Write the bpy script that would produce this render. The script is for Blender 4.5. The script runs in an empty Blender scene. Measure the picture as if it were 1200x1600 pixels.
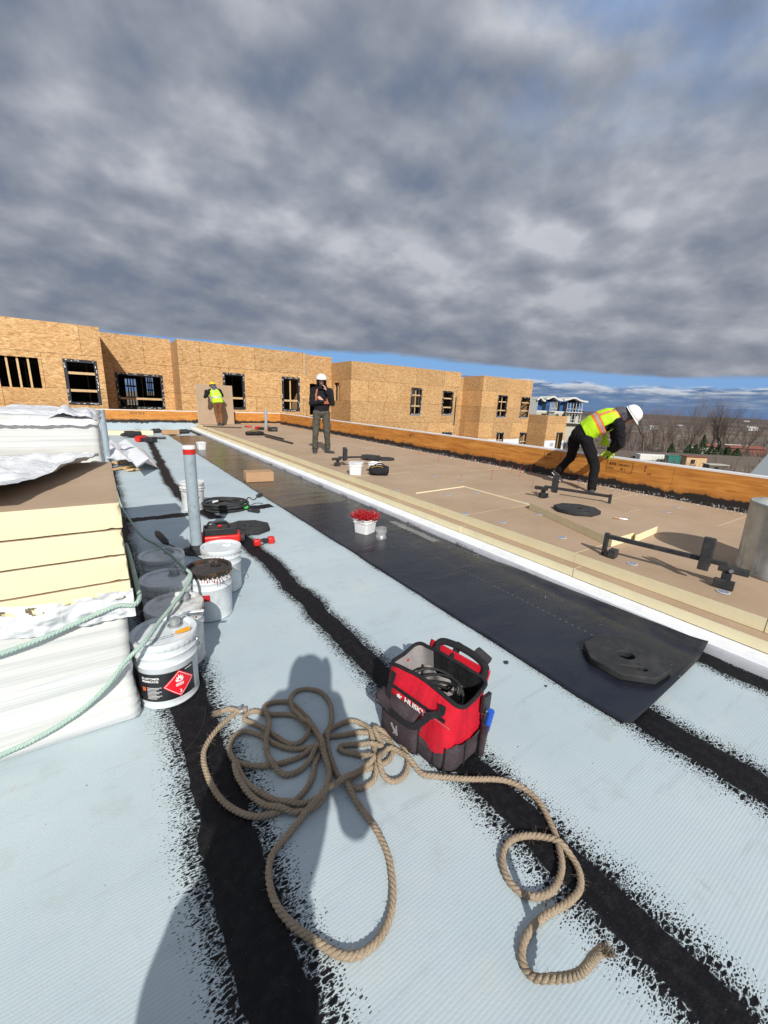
import bpy, bmesh, math, random
from mathutils import Vector, Matrix, noise
R = math.radians
random.seed(7)
C = bpy.context.scene.collection
SC = bpy.context.scene

# ---------------------------------------------------------------- camera
F, H = 637.0, 1.5                      # focal length in photo pixels, eye height above the roof
ROLL = math.atan(0.045); PITCH = R(15.096); YAW = R(34.781)
def cam_to_world(x, y, z):
    c, s = math.cos(ROLL), math.sin(ROLL)
    X = x*c - y*s; Y = x*s + y*c
    cp, sp = math.cos(PITCH), math.sin(PITCH)
    f = -z*cp + Y*sp; u = z*sp + Y*cp
    c, s = math.cos(YAW), math.sin(YAW)
    return Vector((X*c + f*s, -X*s + f*c, u))
def ray(px, py): return cam_to_world(px-600, 800-py, -F)
EYE = Vector((0, 0, H))
def at(px, py, z=0.0):
    r = ray(px, py); return EYE + r*((z-H)/r.z)
def atY(px, py, Y):
    r = ray(px, py); return EYE + r*(Y/r.y)
def atX(px, py, X):
    r = ray(px, py); return EYE + r*(X/r.x)
def lerp(a, b, t): return a + (b-a)*t

cam = bpy.data.cameras.new('camera'); co = bpy.data.objects.new('camera', cam); C.objects.link(co)
M3 = Matrix((cam_to_world(1, 0, 0), cam_to_world(0, 1, 0), cam_to_world(0, 0, 1))).transposed()
co.matrix_world = Matrix.Translation(EYE) @ M3.to_4x4()
cam.sensor_fit = 'HORIZONTAL'; cam.sensor_width = 36; cam.lens = F/1200*36
cam.clip_start = 0.02; cam.clip_end = 12000
SC.camera = co
SC.view_settings.view_transform = 'Standard'; SC.view_settings.look = 'None'
SC.view_settings.exposure = 0.0; SC.view_settings.gamma = 1.0

# ---------------------------------------------------------------- sun and sky
SUN_EL = R(35); AZ = Vector((0.403, 0.915, 0)).normalized()     # horizontal direction in which shadows fall
sl = bpy.data.lights.new('sun', 'SUN'); sl.energy = 4.6; sl.angle = R(0.55); sl.color = (1.0, 0.955, 0.88)
so = bpy.data.objects.new('sun', sl); C.objects.link(so)
sdir = Vector((AZ.x*math.cos(SUN_EL), AZ.y*math.cos(SUN_EL), -math.sin(SUN_EL)))
so.rotation_euler = sdir.to_track_quat('-Z', 'Y').to_euler(); so.location = (-20, -40, 40)

class NT:                                    # small node-tree builder
    def __init__(s, tree): s.t = tree; s.n = tree.nodes; s.l = tree.links
    def new(s, typ, **kw):
        n = s.n.new('ShaderNode'+typ)
        for k, v in kw.items():
            if k in ('op',): n.operation = v
            elif hasattr(n, k): setattr(n, k, v)
        return n
    def put(s, n, i, v):
        if v is None: return
        if isinstance(v, (int, float)): n.inputs[i].default_value = v
        elif isinstance(v, (tuple, list)):
            if len(v) == 3 and n.inputs[i].type == 'RGBA': v = (*v, 1)
            n.inputs[i].default_value = v
        else: s.l.new(v, n.inputs[i])
    def m(s, op, a, b=None, c=None, clamp=False):
        n = s.new('Math', op=op); n.use_clamp = clamp
        s.put(n, 0, a); s.put(n, 1, b); s.put(n, 2, c); return n.outputs[0]
    def vm(s, op, a, b=None):
        n = s.new('VectorMath', op=op); s.put(n, 0, a); s.put(n, 1, b); return n.outputs[0]
    def mix(s, f, a, b, bt='MIX'):
        n = s.new('Mix', data_type='RGBA', blend_type=bt); n.clamp_factor = True
        s.put(n, 0, f); s.put(n, 6, a); s.put(n, 7, b); return n.outputs[2]
    def mr(s, v, a, b, c=0, d=1, smooth=False):
        n = s.new('MapRange'); n.interpolation_type = 'SMOOTHSTEP' if smooth else 'LINEAR'
        for i, x in enumerate((v, a, b, c, d)): s.put(n, i, x)
        return n.outputs[0]
    def noise(s, vec, scale, detail=4, rough=.55, dist=0, out=0):
        n = s.new('TexNoise'); s.put(n, 'Vector', vec); n.inputs['Scale'].default_value = scale
        n.inputs['Detail'].default_value = detail; n.inputs['Roughness'].default_value = rough
        n.inputs['Distortion'].default_value = dist; return n.outputs[out]
    def vor(s, vec, scale, feature='F1', out='Distance', rnd=1):
        n = s.new('TexVoronoi', feature=feature); s.put(n, 'Vector', vec); n.inputs['Scale'].default_value = scale
        n.inputs['Randomness'].default_value = rnd; return n.outputs[out]
    def comb(s, x, y, z=0.0):
        n = s.new('CombineXYZ'); s.put(n, 0, x); s.put(n, 1, y); s.put(n, 2, z); return n.outputs[0]
    def sep(s, v):
        n = s.new('SeparateXYZ'); s.put(n, 0, v); return n.outputs
    def mapping(s, v, rot=(0, 0, 0), sc=(1, 1, 1), loc=(0, 0, 0)):
        n = s.new('Mapping'); s.put(n, 0, v); n.inputs['Rotation'].default_value = rot
        n.inputs['Scale'].default_value = sc; n.inputs['Location'].default_value = loc; return n.outputs[0]
    def ramp(s, v, stops):
        n = s.new('ValToRGB'); s.put(n, 0, v); e = n.color_ramp.elements
        while len(e) < len(stops): e.new(.5)
        for i, (p, c) in enumerate(stops):
            e[i].position = p; e[i].color = (*c, 1) if not isinstance(c, (int, float)) else (c, c, c, 1)
        return n.outputs[0]

w = bpy.data.worlds.new('World'); SC.world = w; w.use_nodes = True
t = NT(w.node_tree); t.n.clear()
sky = t.new('TexSky', sky_type='NISHITA'); sky.sun_disc = False; sky.sun_elevation = SUN_EL
sun_from = -AZ; sky.sun_rotation = math.atan2(sun_from.x, sun_from.y)
sky.air_density = 1.3; sky.dust_density = 0.4; sky.ozone_density = 2.0
tc = t.new('TexCoord'); dx, dy, dz = t.sep(tc.outputs['Generated'])
inv = t.m('DIVIDE', 1.0, t.m('ADD', t.m('MAXIMUM', dz, 0.0), 0.36))
P = t.comb(t.m('MULTIPLY', dx, inv), t.m('MULTIPLY', dy, inv), t.m('MULTIPLY', dz, t.m('MULTIPLY', inv, 1.2)))
def cloud(off):
    v = t.mapping(P, loc=(2.3+off[0], .4+off[1], 0))
    return t.m('ADD', t.m('ADD', t.m('MULTIPLY', t.noise(v, 1.9, 2, .5), .62), t.m('MULTIPLY', t.noise(v, 4.6, 3, .5), .29)), t.m('MULTIPLY', t.noise(v, 12.0, 5, .6), .09))
d0 = cloud((0, 0)); d1 = cloud((-.035, -.075))                 # second sample towards the sun gives the relief of each billow
fine = t.noise(t.mapping(P, loc=(9.1, 1.7, 0)), 6.5, 6, .55)
relief = t.m('MULTIPLY', t.m('SUBTRACT', d0, d1), 1.5)
veil = t.noise(t.mapping(P, loc=(6.7, 2.9, 0)), .8, 3, .5)
dens = t.m('ADD', t.m('ADD', .5, t.m('MULTIPLY', t.m('SUBTRACT', d0, .5), .55)), t.m('ADD', relief, t.m('MULTIPLY', t.m('SUBTRACT', veil, .5), .32)))
ccol = t.ramp(dens, [(.31, (.175, .215, .305)), (.40, (.240, .272, .340)), (.49, (.310, .340, .402)), (.58, (.410, .436, .492)), (.69, (.57, .59, .64))])
# lower cloud deck looks flatter and darker towards the horizon
ccol = t.mix(t.mr(dz, .36, .12, 0, .42), ccol, (.20, .22, .265))
ccol = t.mix(t.mr(fine, .50, .68, 0, t.mr(dz, .45, .05, .0, .20)), ccol, (.36, .38, .43))
ccol = t.mix(t.mr(fine, .50, .36, 0, t.mr(dz, .5, .05, .0, .22)), ccol, (.15, .17, .215))
hole = t.m('MULTIPLY', t.mr(t.noise(t.mapping(P, loc=(1.2, 4.9, 0)), 2.4, 6, .58, .3), .50, .64), .50)
hole = t.m('MULTIPLY', hole, t.m('MULTIPLY', t.mr(dz, .38, .58), t.mr(t.m('ARCTAN2', dx, dy), .40, .90)))
# the blue gap low over the horizon: a band whose lower and upper edges wander
az = t.m('ARCTAN2', dx, dy)
wob = t.noise(t.comb(t.m('MULTIPLY', az, 6.0), t.m('MULTIPLY', dz, 60.0), 0.0), 1.0, 6, .62)
wobl = t.noise(t.comb(t.m('MULTIPLY', az, 3.0), 0.0, 4.0), 1.2, 3, .5)
wob2 = t.noise(t.comb(t.m('MULTIPLY', az, 16.0), 0.0, 9.0), 1.0, 5, .6)
e2 = t.m('ADD', dz, t.m('MULTIPLY', t.m('SUBTRACT', wob, .5), .018))
top = t.m('ADD', t.m('MINIMUM', t.mr(az, 0.0, .62, .1175, .1070), t.mr(az, .60, 1.18, .1070, .070)), t.m('MULTIPLY', t.m('SUBTRACT', wobl, .5), .006))
bot = t.m('ADD', t.mr(az, .30, 1.15, .088, .050), t.m('MULTIPLY', t.m('SUBTRACT', wob2, .5), .022))
gap = t.m('MULTIPLY', t.mr(e2, t.m('ADD', top, .004), t.m('SUBTRACT', top, .004)), t.mr(e2, t.m('SUBTRACT', bot, .004), t.m('ADD', bot, .003)))
blue = t.new('Background'); t.put(blue, 0, t.mix(.75, sky.outputs[0], (.75, 3.0, 7.6))); blue.inputs[1].default_value = .1
# low bank: blue-grey with white cumulus tops
lown = t.noise(t.comb(t.m('MULTIPLY', az, 14.0), t.m('MULTIPLY', dz, 110.0), 2.0), 1.0, 7, .6, .3)
low = t.ramp(lown, [(.40, (.115, .20, .36)), (.50, (.17, .25, .39)), (.58, (.31, .37, .48)), (.68, (.62, .66, .72))])
low = t.mix(t.mr(dz, .045, .004), low, (.13, .22, .40))
low = t.mix(t.m('MULTIPLY', t.mr(e2, t.m('SUBTRACT', bot, .016), t.m('SUBTRACT', bot, .002)), t.mr(lown, .40, .52)), low, (.66, .69, .74))
ccol = t.mix(t.mr(e2, t.m('ADD', bot, .006), bot), ccol, low)
cl = t.new('Background'); t.put(cl, 0, ccol); cl.inputs[1].default_value = 1.0
mx = t.new('MixShader'); t.put(mx, 0, t.m('MAXIMUM', gap, hole)); t.l.new(cl.outputs[0], mx.inputs[1]); t.l.new(blue.outputs[0], mx.inputs[2])
wo = t.new('OutputWorld'); t.l.new(mx.outputs[0], wo.inputs[0])

# ---------------------------------------------------------------- materials
MATS = {}
def newmat(name):
    m = bpy.data.materials.new(name); m.use_nodes = True
    t = NT(m.node_tree); b = t.n['Principled BSDF']; MATS[name] = m
    return m, t, b
def objco(t): return t.new('TexCoord').outputs['Object']
def bump(t, b, h, strength=.3, dist=.01, normal=None):
    n = t.new('Bump'); n.inputs['Strength'].default_value = strength; n.inputs['Distance'].default_value = dist
    t.put(n, 'Height', h)
    if normal is not None: t.l.new(normal, n.inputs['Normal'])
    t.l.new(n.outputs[0], b.inputs['Normal']); return n.outputs[0]
def simple(name, c, rough=.6, var=.18, scale=18, bstr=.15, bd=.004, metal=0, spec=.5, c2=None, dirt=None, dirtamt=.5, dscale=5, trans=0):
    m, t, b = newmat(name); co_ = objco(t)
    n = t.noise(co_, scale, 5, .6)
    lo = tuple(x*(1-var) for x in c); hi = tuple(min(1, x*(1+var)) for x in c)
    if c2: hi = c2; lo = c
    col = t.mix(t.mr(n, .3, .7), lo, hi)
    if dirt: col = t.mix(t.m('MULTIPLY', t.mr(t.noise(co_, dscale, 6, .65), .5, .68), dirtamt), col, dirt)
    t.put(b, 'Base Color', col); t.put(b, 'Roughness', t.mr(n, .3, .7, rough*.85, min(1, rough*1.15)))
    b.inputs['Metallic'].default_value = metal; b.inputs['Specular IOR Level'].default_value = spec
    if bstr: bump(t, b, t.noise(co_, scale*2.2, 4, .6), bstr, bd)
    if trans: b.inputs['Transmission Weight'].default_value = trans
    return m
simple('white_plastic', (.78, .79, .80), .35, .04, 6, .05, dirt=(.45, .42, .38), dirtamt=.35, dscale=9)
simple('pail_white', (.68, .73, .76), .35, .05, 8, .12, .002, dirt=(.33, .30, .27), dirtamt=.45, dscale=11)
simple('pail_grimy', (.70, .71, .70), .45, .08, 8, .12, .002, dirt=(.26, .24, .22), dirtamt=.75, dscale=7)
simple('pail_lid_black', (.030, .024, .020), .32, .4, 14, .35, .003, dirt=(.14, .07, .03), dirtamt=.7, dscale=12)
simple('rust', (.30, .13, .05), .8, .35, 20, .4, .003, dirt=(.5, .35, .2), dirtamt=.6)
simple('black_rubber', (.024, .025, .027), .72, .25, 30, .35, .003, dirt=(.075, .074, .072), dirtamt=.4, dscale=9)
simple('black_steel', (.028, .029, .032), .5, .3, 25, .25, .002, dirt=(.10, .08, .07), dirtamt=.3, dscale=12)
simple('black_plastic', (.022, .022, .024), .42, .2, 20, .1)
simple('black_fabric', (.020, .020, .023), .9, .3, 60, .5, .004, spec=.2)
simple('bag_dark', (.050, .036, .044), .85, .2, 90, .5, .002, spec=.25, dirt=(.13, .11, .11), dirtamt=.35, dscale=9)
simple('bag_red', (.57, .008, .026), .75, .14, 90, .5, .002, spec=.3, dirt=(.36, .02, .03), dirtamt=.4, dscale=12)
simple('grey_lining', (.30, .28, .28), .85, .12, 60, .4, .003, spec=.2)
simple('red_plastic', (.62, .02, .015), .4, .1, 12, .05)
simple('screw_red', (.42, .018, .025), .4, .25, 80, .05)
simple('yellow_plastic', (.75, .46, .02), .5, .1, 12, .05)
simple('blue_plastic', (.02, .10, .55), .4, .1, 12, .05)
simple('orange_plastic', (.85, .32, .01), .4, .1, 12, .05)
simple('green_tape', (.10, .75, .12), .5, .1, 12, .05)
simple('pvc_grey', (.33, .40, .45), .42, .06, 5, .08, dirt=(.16, .18, .20), dirtamt=.5, dscale=14)
simple('galvanised', (.42, .45, .46), .42, .22, 9, .2, .003, metal=.55, dirt=(.20, .22, .22), dirtamt=.6, dscale=3)
simple('metal_clean', (.55, .56, .58), .3, .1, 20, .05, metal=.9)
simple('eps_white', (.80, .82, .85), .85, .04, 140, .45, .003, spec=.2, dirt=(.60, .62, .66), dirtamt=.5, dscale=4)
simple('eps_shaded', (.56, .58, .63), .9, .08, 160, .8, .004, spec=.2, dirt=(.40, .42, .46), dirtamt=.5, dscale=5)  # same white foam, greyed to paint in the weaker sun on upright faces
simple('polyiso_foam', (.83, .75, .50), .9, .035, 14, .12, .003, spec=.15, dirt=(.66, .57, .36), dirtamt=.4, dscale=3.5)
simple('plank_wood', (.62, .42, .22), .75, .15, 14, .2, dirt=(.42, .26, .13), dirtamt=.4)
simple('cardboard', (.46, .29, .165), .85, .06, 8, .1, spec=.2)
simple('tape_black', (.022, .023, .028), .55, .3, 6, .2, dirt=(.6, .62, .66), dirtamt=.0)
simple('house_wrap', (.78, .80, .83), .6, .04, 4, .1)
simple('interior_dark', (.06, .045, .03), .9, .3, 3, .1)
simple('skin', (.50, .27, .19), .55, .1, 30, .1)
simple('skin_face', (.60, .34, .25), .55, .1, 30, .1)
simple('beard', (.05, .03, .025), .9, .3, 80, .3)
simple('hoodie_black', (.016, .016, .020), .92, .3, 12, .5, .01, spec=.15)
simple('trouser_olive', (.085, .078, .062), .9, .2, 14, .5, .01, spec=.15, dirt=(.17, .16, .13), dirtamt=.4, dscale=6)
simple('trouser_brown', (.20, .095, .045), .9, .2, 14, .5, .01, spec=.15)
simple('trouser_black', (.011, .011, .013), .92, .3, 14, .5, .01, spec=.12)
simple('shoe_dark', (.05, .052, .058), .7, .2, 40, .3)
simple('shoe_sole', (.55, .55, .55), .7, .1, 40, .1)
simple('helmet_white', (.82, .82, .82), .25, .02, 5, 0)
simple('helmet_yellow', (.85, .58, .01), .3, .04, 5, 0)
simple('lime', (.48, .82, .012), .65, .06, 20, .25, .006)
simple('orange_fabric', (.90, .20, .03), .65, .08, 20, .2, .004)
simple('faded_orange', (.42, .13, .07), .8, .15, 20, .2, .004)
simple('silver_tape', (.38, .38, .40), .35, .06, 20, .1)
simple('glove_lime', (.45, .62, .04), .7, .1, 30, .2)
simple('hood_grey', (.09, .085, .10), .9, .2, 20, .3)
simple('shingle_grey', (.27, .30, .31), .9, .22, 60, .5, .01)
simple('bark', (.15, .115, .095), .9, .25, 6, .3)
simple('twig', (.165, .125, .110), .9, .25, 3, 0)
simple('conifer', (.022, .040, .018), .9, .4, 4, 0, c2=(.05, .075, .03))
simple('siding_white', (.66, .66, .62), .7, .05, 2, 0)
simple('siding_blue', (.010, .085, .26), .6, .08, 2, 0)
simple('siding_grey', (.30, .31, .31), .7, .06, 2, 0)
simple('siding_beige', (.46, .44, .37), .7, .06, 2, 0)
simple('roof_far', (.16, .13, .12), .8, .1, 2, 0)
simple('window_dark', (.02, .022, .026), .15, .2, 2, 0)
simple('shed_red', (.22, .075, .05), .8, .15, 3, .1)
simple('bin_green', (.015, .16, .13), .6, .1, 3, .05)
simple('fence_wood', (.12, .10, .088), .85, .2, 3, .1)
simple('car_silver', (.45, .47, .50), .25, .05, 2, 0, metal=.4)
simple('car_dark', (.06, .07, .09), .25, .05, 2, 0, metal=.3)
simple('print_black', (.02, .02, .022), .6, .1, 5, 0)
simple('print_grey', (.13, .14, .18), .7, .3, 30, 0)
simple('print_white', (.80, .80, .80), .6, .03, 5, 0)
simple('label_black', (.016, .017, .02), .35, .1, 8, 0)
simple('hazard_red', (.80, .015, .03), .35, .04, 8, 0)
simple('logo_orange', (.65, .12, .03), .45, .1, 8, 0)
simple('plate_blue', (.27, .31, .42), .5, .1, 60, .1, metal=.2)
simple('scuff_pale', (.60, .50, .38), .9, .1, 60, 0)

m, t, b = newmat('clear_plastic')                     # thin clear film and cup
b.inputs['Base Color'].default_value = (.85, .87, .9, 1); b.inputs['Roughness'].default_value = .12
b.inputs['Alpha'].default_value = .20
m, t, b = newmat('wrap_film')                         # stretched white wrapping, slightly translucent
co_ = objco(t); n = t.noise(t.mapping(co_, sc=(.3, 3, 9)), 2.2, 4, .5, .3)
t.put(b, 'Base Color', t.mix(t.mr(n, .35, .7), (.62, .63, .61), (.72, .73, .71)))
ly = t.noise(t.comb(t.m('MULTIPLY', t.sep(co_)[0], .10), t.m('MULTIPLY', t.sep(co_)[1], .10), t.m('MULTIPLY', t.sep(co_)[2], 16.0)), 1.6, 3, .5)
ln = t.mr(t.m('ABSOLUTE', t.m('SUBTRACT', ly, .5)), .030, .0)
t.put(b, 'Base Color', t.mix(t.m('MULTIPLY', ln, .55), t.mix(t.mr(n, .35, .7), (.62, .63, .61), (.72, .73, .71)), (.40, .43, .50)))
t.put(b, 'Roughness', t.mr(n, .3, .7, .25, .5)); bump(t, b, t.noise(t.mapping(co_, sc=(.25, 2, 7)), 3.0, 4, .5, .3), .35, .02)
m, t, b = newmat('crumpled_film')
co_ = objco(t); n = t.noise(co_, 6, 6, .6, 1.0)
t.put(b, 'Base Color', t.mix(t.mr(n, .35, .7), (.66, .68, .71), (.78, .79, .81)))
t.put(b, 'Roughness', t.mr(n, .3, .7, .18, .45))
v = t.vor(t.vm('ADD', co_, t.noise(co_, 5, 3, .5, 0, 1)), 9, 'F1')
bump(t, b, t.m('ADD', v, t.noise(co_, 7, 4, .5, 1.5)), .28, .02)

# brown facer paper of the insulation boards
m, t, b = newmat('facer_paper'); co_ = objco(t)
n = t.noise(co_, 1.3, 6, .6); n2 = t.noise(t.mapping(co_, sc=(.25, 6, 1)), 7, 4, .6)
col = t.mix(t.mr(n, .3, .7), (.378, .270, .180), (.468, .345, .240))
col = t.mix(t.m('MULTIPLY', t.mr(n2, .5, .75), .35), col, (.50, .36, .25))
col = t.mix(t.m('MULTIPLY', t.mr(t.noise(co_, 11, 5, .7), .60, .72), .28), col, (.58, .48, .38))
col = t.mix(t.m('MULTIPLY', t.mr(t.noise(t.mapping(co_, loc=(5, 3, 0)), 2.3, 6, .7), .60, .72), .35), col, (.30, .20, .135))
t.put(b, 'Base Color', col); b.inputs['Roughness'].default_value = .85; b.inputs['Specular IOR Level'].default_value = .25
bump(t, b, t.noise(co_, 40, 4, .6), .15, .003)

# oriented strand board: two layers of stretched flakes and panel joints
m, t, b = newmat('osb'); x, y, z = t.sep(objco(t))
u = t.m('ADD', x, y); V = t.comb(u, z, 0.0)
warp = t.vm('ADD', V, t.mapping(t.noise(V, 3.0, 2, .5, 0, 1), sc=(.12, .12, 0)))
def flake(rot, sx, sy, seed):
    vec = t.mapping(warp, rot=(0, 0, R(rot)), sc=(sx, sy, 1), loc=(seed, seed*2, 0))
    return t.sep(t.vor(vec, 1.0, 'F1', 'Color'))[0]
f1 = flake(20, 9, 27, 0); f2 = flake(75, 10, 30, 5); f3 = flake(-40, 9.5, 28, 9)
sel = t.sep(t.vor(t.mapping(V, sc=(7, 8, 1)), 1.0, 'F1', 'Color'))[1]
f = t.m('ADD', t.m('ADD', t.m('MULTIPLY', f1, t.mr(sel, .2, .5)), t.m('MULTIPLY', f2, t.mr(sel, .5, .2))), t.m('MULTIPLY', f3, .5))
col = t.ramp(t.m('MULTIPLY', f, .72), [(.05, (.36, .195, .080)), (.25, (.48, .280, .120)), (.55, (.585, .360, .168)), (.92, (.72, .49, .26))])
col = t.mix(t.m('MULTIPLY', t.mr(t.noise(V, .7, 4, .6), .45, .7), .30), col, (.50, .225, .075))
br = t.new('TexBrick'); t.put(br, 'Vector', V); br.offset = .5
for k, vv in (('Scale', 1.0), ('Mortar Size', .008), ('Brick Width', 2.44), ('Row Height', 1.22), ('Bias', 0.0)): br.inputs[k].default_value = vv
br.inputs['Color1'].default_value = (.82, .82, .82, 1); br.inputs['Color2'].default_value = (1.08, 1.05, 1.0, 1); br.inputs['Mortar'].default_value = (.35, .3, .25, 1)
col = t.mix(1.0, col, br.outputs[0], 'MULTIPLY')
t.put(b, 'Base Color', col); b.inputs['Roughness'].default_value = .8; b.inputs['Specular IOR Level'].default_value = .25

# orange treated plywood of the parapet, tarred ragged foot, white specks
m, t, b = newmat('parapet_ply'); co_ = objco(t); x, y, z = t.sep(co_); u = t.m('ADD', x, y); V = t.comb(u, z, 0.0)
g = t.noise(t.mapping(V, sc=(.7, 7, 1)), 2.2, 6, .6, 1.2)
col = t.ramp(g, [(.3, (.38, .145, .026)), (.5, (.56, .225, .040)), (.7, (.70, .33, .075))])
col = t.mix(t.m('MULTIPLY', t.mr(t.vor(t.mapping(V, sc=(1.2, 3, 1)), 1.6), .10, .03), .6), col, (.25, .08, .015))
col = t.mix(t.m('MULTIPLY', t.mr(t.noise(V, 1.6, 5, .65), .52, .7), .4), col, (.72, .34, .09))
edge = t.m('ADD', z, t.m('MULTIPLY', t.m('SUBTRACT', t.noise(t.mapping(V, sc=(1, .6, 1)), 3.2, 7, .72), .5), .26))
col = t.mix(t.mr(edge, .405, .385), col, (.014, .013, .014))
stain = t.m('MULTIPLY', t.mr(edge, .46, .39), .5); col = t.mix(t.m('MULTIPLY', stain, t.mr(edge, .38, .40)), col, (.10, .035, .01))
sp = t.m('MULTIPLY', t.mr(t.noise(t.mapping(V, sc=(1, .55, 1)), 34, 4, .7), .53, .60), t.mr(t.m('ADD', z, t.m('MULTIPLY', t.noise(V, 2.5, 3, .5), .14)), .385, .355))
col = t.mix(sp, col, (.55, .55, .55))
t.put(b, 'Base Color', col); b.inputs['Roughness'].default_value = .62
bump(t, b, g, .15, .01)

# far upstand of the roof: pale membrane with a tarred ragged top
m, t, b = newmat('upstand'); co_ = objco(t); x, y, z = t.sep(co_); V = t.comb(t.m('ADD', x, y), z, 0.0)
e = t.m('ADD', z, t.m('MULTIPLY', t.m('SUBTRACT', t.noise(t.mapping(V, sc=(1, .5, 1)), 2.4, 7, .75), .5), .30))
t.put(b, 'Base Color', t.mix(t.mr(e, .27, .30), (.42, .50, .55), (.02, .02, .022))); b.inputs['Roughness'].default_value = .6

# roof membrane: pale, finely ribbed, with brushed bitumen along the sheet laps
m, t, b = newmat('roof_membrane'); co_ = objco(t); x, y, z = t.sep(co_)
wobx = t.m('MULTIPLY', t.m('SUBTRACT', t.noise(t.comb(0.0, y, 0.0), 1.6, 4, .55), .5), .16)
fr = t.noise(co_, 9, 5, .65)
fr2 = t.noise(t.mapping(co_, sc=(1.4, .8, 1), loc=(3, 0, 0)), 2.6, 4, .6)
frs = t.m('ADD', t.m('MULTIPLY', t.m('SUBTRACT', fr, .5), .20), t.m('MULTIPLY', t.m('SUBTRACT', fr2, .5), .30))
warp = t.vm('ADD', t.comb(t.m('MULTIPLY', x, 32.0), t.m('MULTIPLY', y, 68.0), 0.0), t.mapping(t.noise(co_, 22, 3, .6, 0, 1), sc=(1.6, 1.6, 0)))
cell = t.vor(warp, 1.0, 'DISTANCE_TO_EDGE')
warp2 = t.vm('ADD', t.comb(t.m('MULTIPLY', x, 75.0), t.m('MULTIPLY', y, 150.0), 0.0), t.mapping(t.noise(co_, 30, 3, .6, 0, 1), sc=(1.6, 1.6, 0)))
cell2 = t.vor(warp2, 1.0, 'DISTANCE_TO_EDGE')
rib = t.m('SINE', t.m('MULTIPLY', y, 2*math.pi/.0108))
tar = None; solid_all = None
def stripe(cx, hw, fe, gate=None, side=None):
    global tar, solid_all
    d = t.m('SUBTRACT', t.m('ABSOLUTE', t.m('SUBTRACT', t.m('ADD', x, wobx), cx)), hw)
    d = t.m('ADD', d, t.m('MULTIPLY', frs, t.m('MULTIPLY', fe, 2.2)))
    q = t.m('DIVIDE', d, fe)                                  # 0 at the solid edge, 1 where it dies out
    qr = t.m('ADD', q, t.m('MULTIPLY', rib, .07))
    thr = t.m('ADD', .085, t.m('MULTIPLY', t.m('POWER', t.m('MAXIMUM', qr, 0.0), 1.6), .34))
    k1 = t.mr(t.m('SUBTRACT', cell, thr), -.03, .03); k2 = t.m('MULTIPLY', t.mr(t.m('SUBTRACT', cell2, t.mr(qr, .35, 1.7, .10, .44)), -.04, .04), t.m('MULTIPLY', t.mr(q, 1.7, 1.3), .92))
    k = t.m('MAXIMUM', t.m('MAXIMUM', k1, k2), t.mr(q, .06, 0.0))
    if gate is not None: k = t.m('MULTIPLY', k, gate)
    tar = k if tar is None else t.m('MAXIMUM', tar, k)
s0 = t.mr(y, 2.3, 4.2, .215, .06, True)
stripe(s0, t.mr(y, 2.3, 4.2, .085, .055), .082)
c1 = t.m('ADD', t.mr(y, 3.8, 7.0, 1.16, .88, True), t.mr(y, 8.0, 14.0, 0.0, .30))
stripe(c1, .070, t.mr(y, 0.0, 4.0, .092, .052), t.m('SUBTRACT', 1.0, t.m('MULTIPLY', t.m('GREATER_THAN', y, 5.0), t.m('LESS_THAN', y, 5.2))))
stripe(2.13, .088, .085)
stripe(3.04, .070, .075)
stripe(-2.2, .09, .1); stripe(-1.2, .09, .1)
# cross lap behind the pails
dyl = t.m('SUBTRACT', t.m('ABSOLUTE', t.m('SUBTRACT', t.m('ADD', y, t.m('MULTIPLY', wobx, .8)), 5.55)), .10)
cross = t.m('MULTIPLY', t.m('LESS_THAN', t.m('ADD', dyl, t.m('MULTIPLY', frs, .45)), 0.0), t.m('LESS_THAN', x, 1.9))
tar = t.m('MAXIMUM', tar, cross)
base = t.mix(t.mr(t.noise(co_, .9, 5, .6), .3, .7), (.425, .515, .562), (.525, .608, .638))
base = t.mix(t.m('MULTIPLY', t.mr(t.noise(co_, 4.5, 6, .7), .55, .72), .5), base, (.38, .41, .405))
base = t.mix(t.m('MULTIPLY', t.mr(t.noise(t.mapping(co_, sc=(1, .5, 1), loc=(4, 2, 0)), 13, 5, .75), .66, .72), .5), base, (.40, .34, .26))
base = t.mix(t.m('MULTIPLY', t.mr(t.vor(co_, 4.2), .030, .018), .8), base, (.05, .05, .05))
base = t.mix(t.m('MULTIPLY', t.mr(rib, -.2, -1.0), .22), base, (.28, .34, .38))
soot = t.m('MULTIPLY', t.mr(t.noise(t.mapping(co_, sc=(.4, 1.6, 1)), 7, 6, .7), .56, .70), t.m('MULTIPLY', t.mr(y, 2.6, 4.4), .4))
base = t.mix(soot, base, (.24, .25, .25))
tarc = t.mix(t.mr(t.noise(co_, 26, 5, .7), .45, .75), (.006, .006, .008), (.020, .019, .020))
tarc = t.mix(t.mr(t.noise(co_, 190, 2, .7), .70, .74), tarc, (.18, .18, .17))
scf = t.noise(t.mapping(co_, rot=(0, 0, .5), sc=(.5, 5, 1)), 3.0, 7, .7)
base = t.mix(t.m('MULTIPLY', t.mr(scf, .56, .70), .55), base, (.36, .41, .43))
base = t.mix(t.m('MULTIPLY', t.mr(t.noise(t.mapping(co_, loc=(8, 1, 0)), 1.7, 6, .72), .55, .70), .35), base, (.56, .58, .55))
lap = t.m('MULTIPLY', t.m('LESS_THAN', t.m('ABSOLUTE', t.m('SUBTRACT', t.m('FRACT', t.m('ADD', x, t.m('ADD', .02, t.m('MULTIPLY', wobx, .04)))), .5)), .0022), 0.0)
t.put(b, 'Base Color', t.mix(tar, base, tarc))
t.put(b, 'Roughness', t.m('ADD', t.m('MULTIPLY', tar, -.08), .66)); t.put(b, 'Specular IOR Level', t.m('SUBTRACT', .35, t.m('MULTIPLY', tar, .17)))
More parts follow.
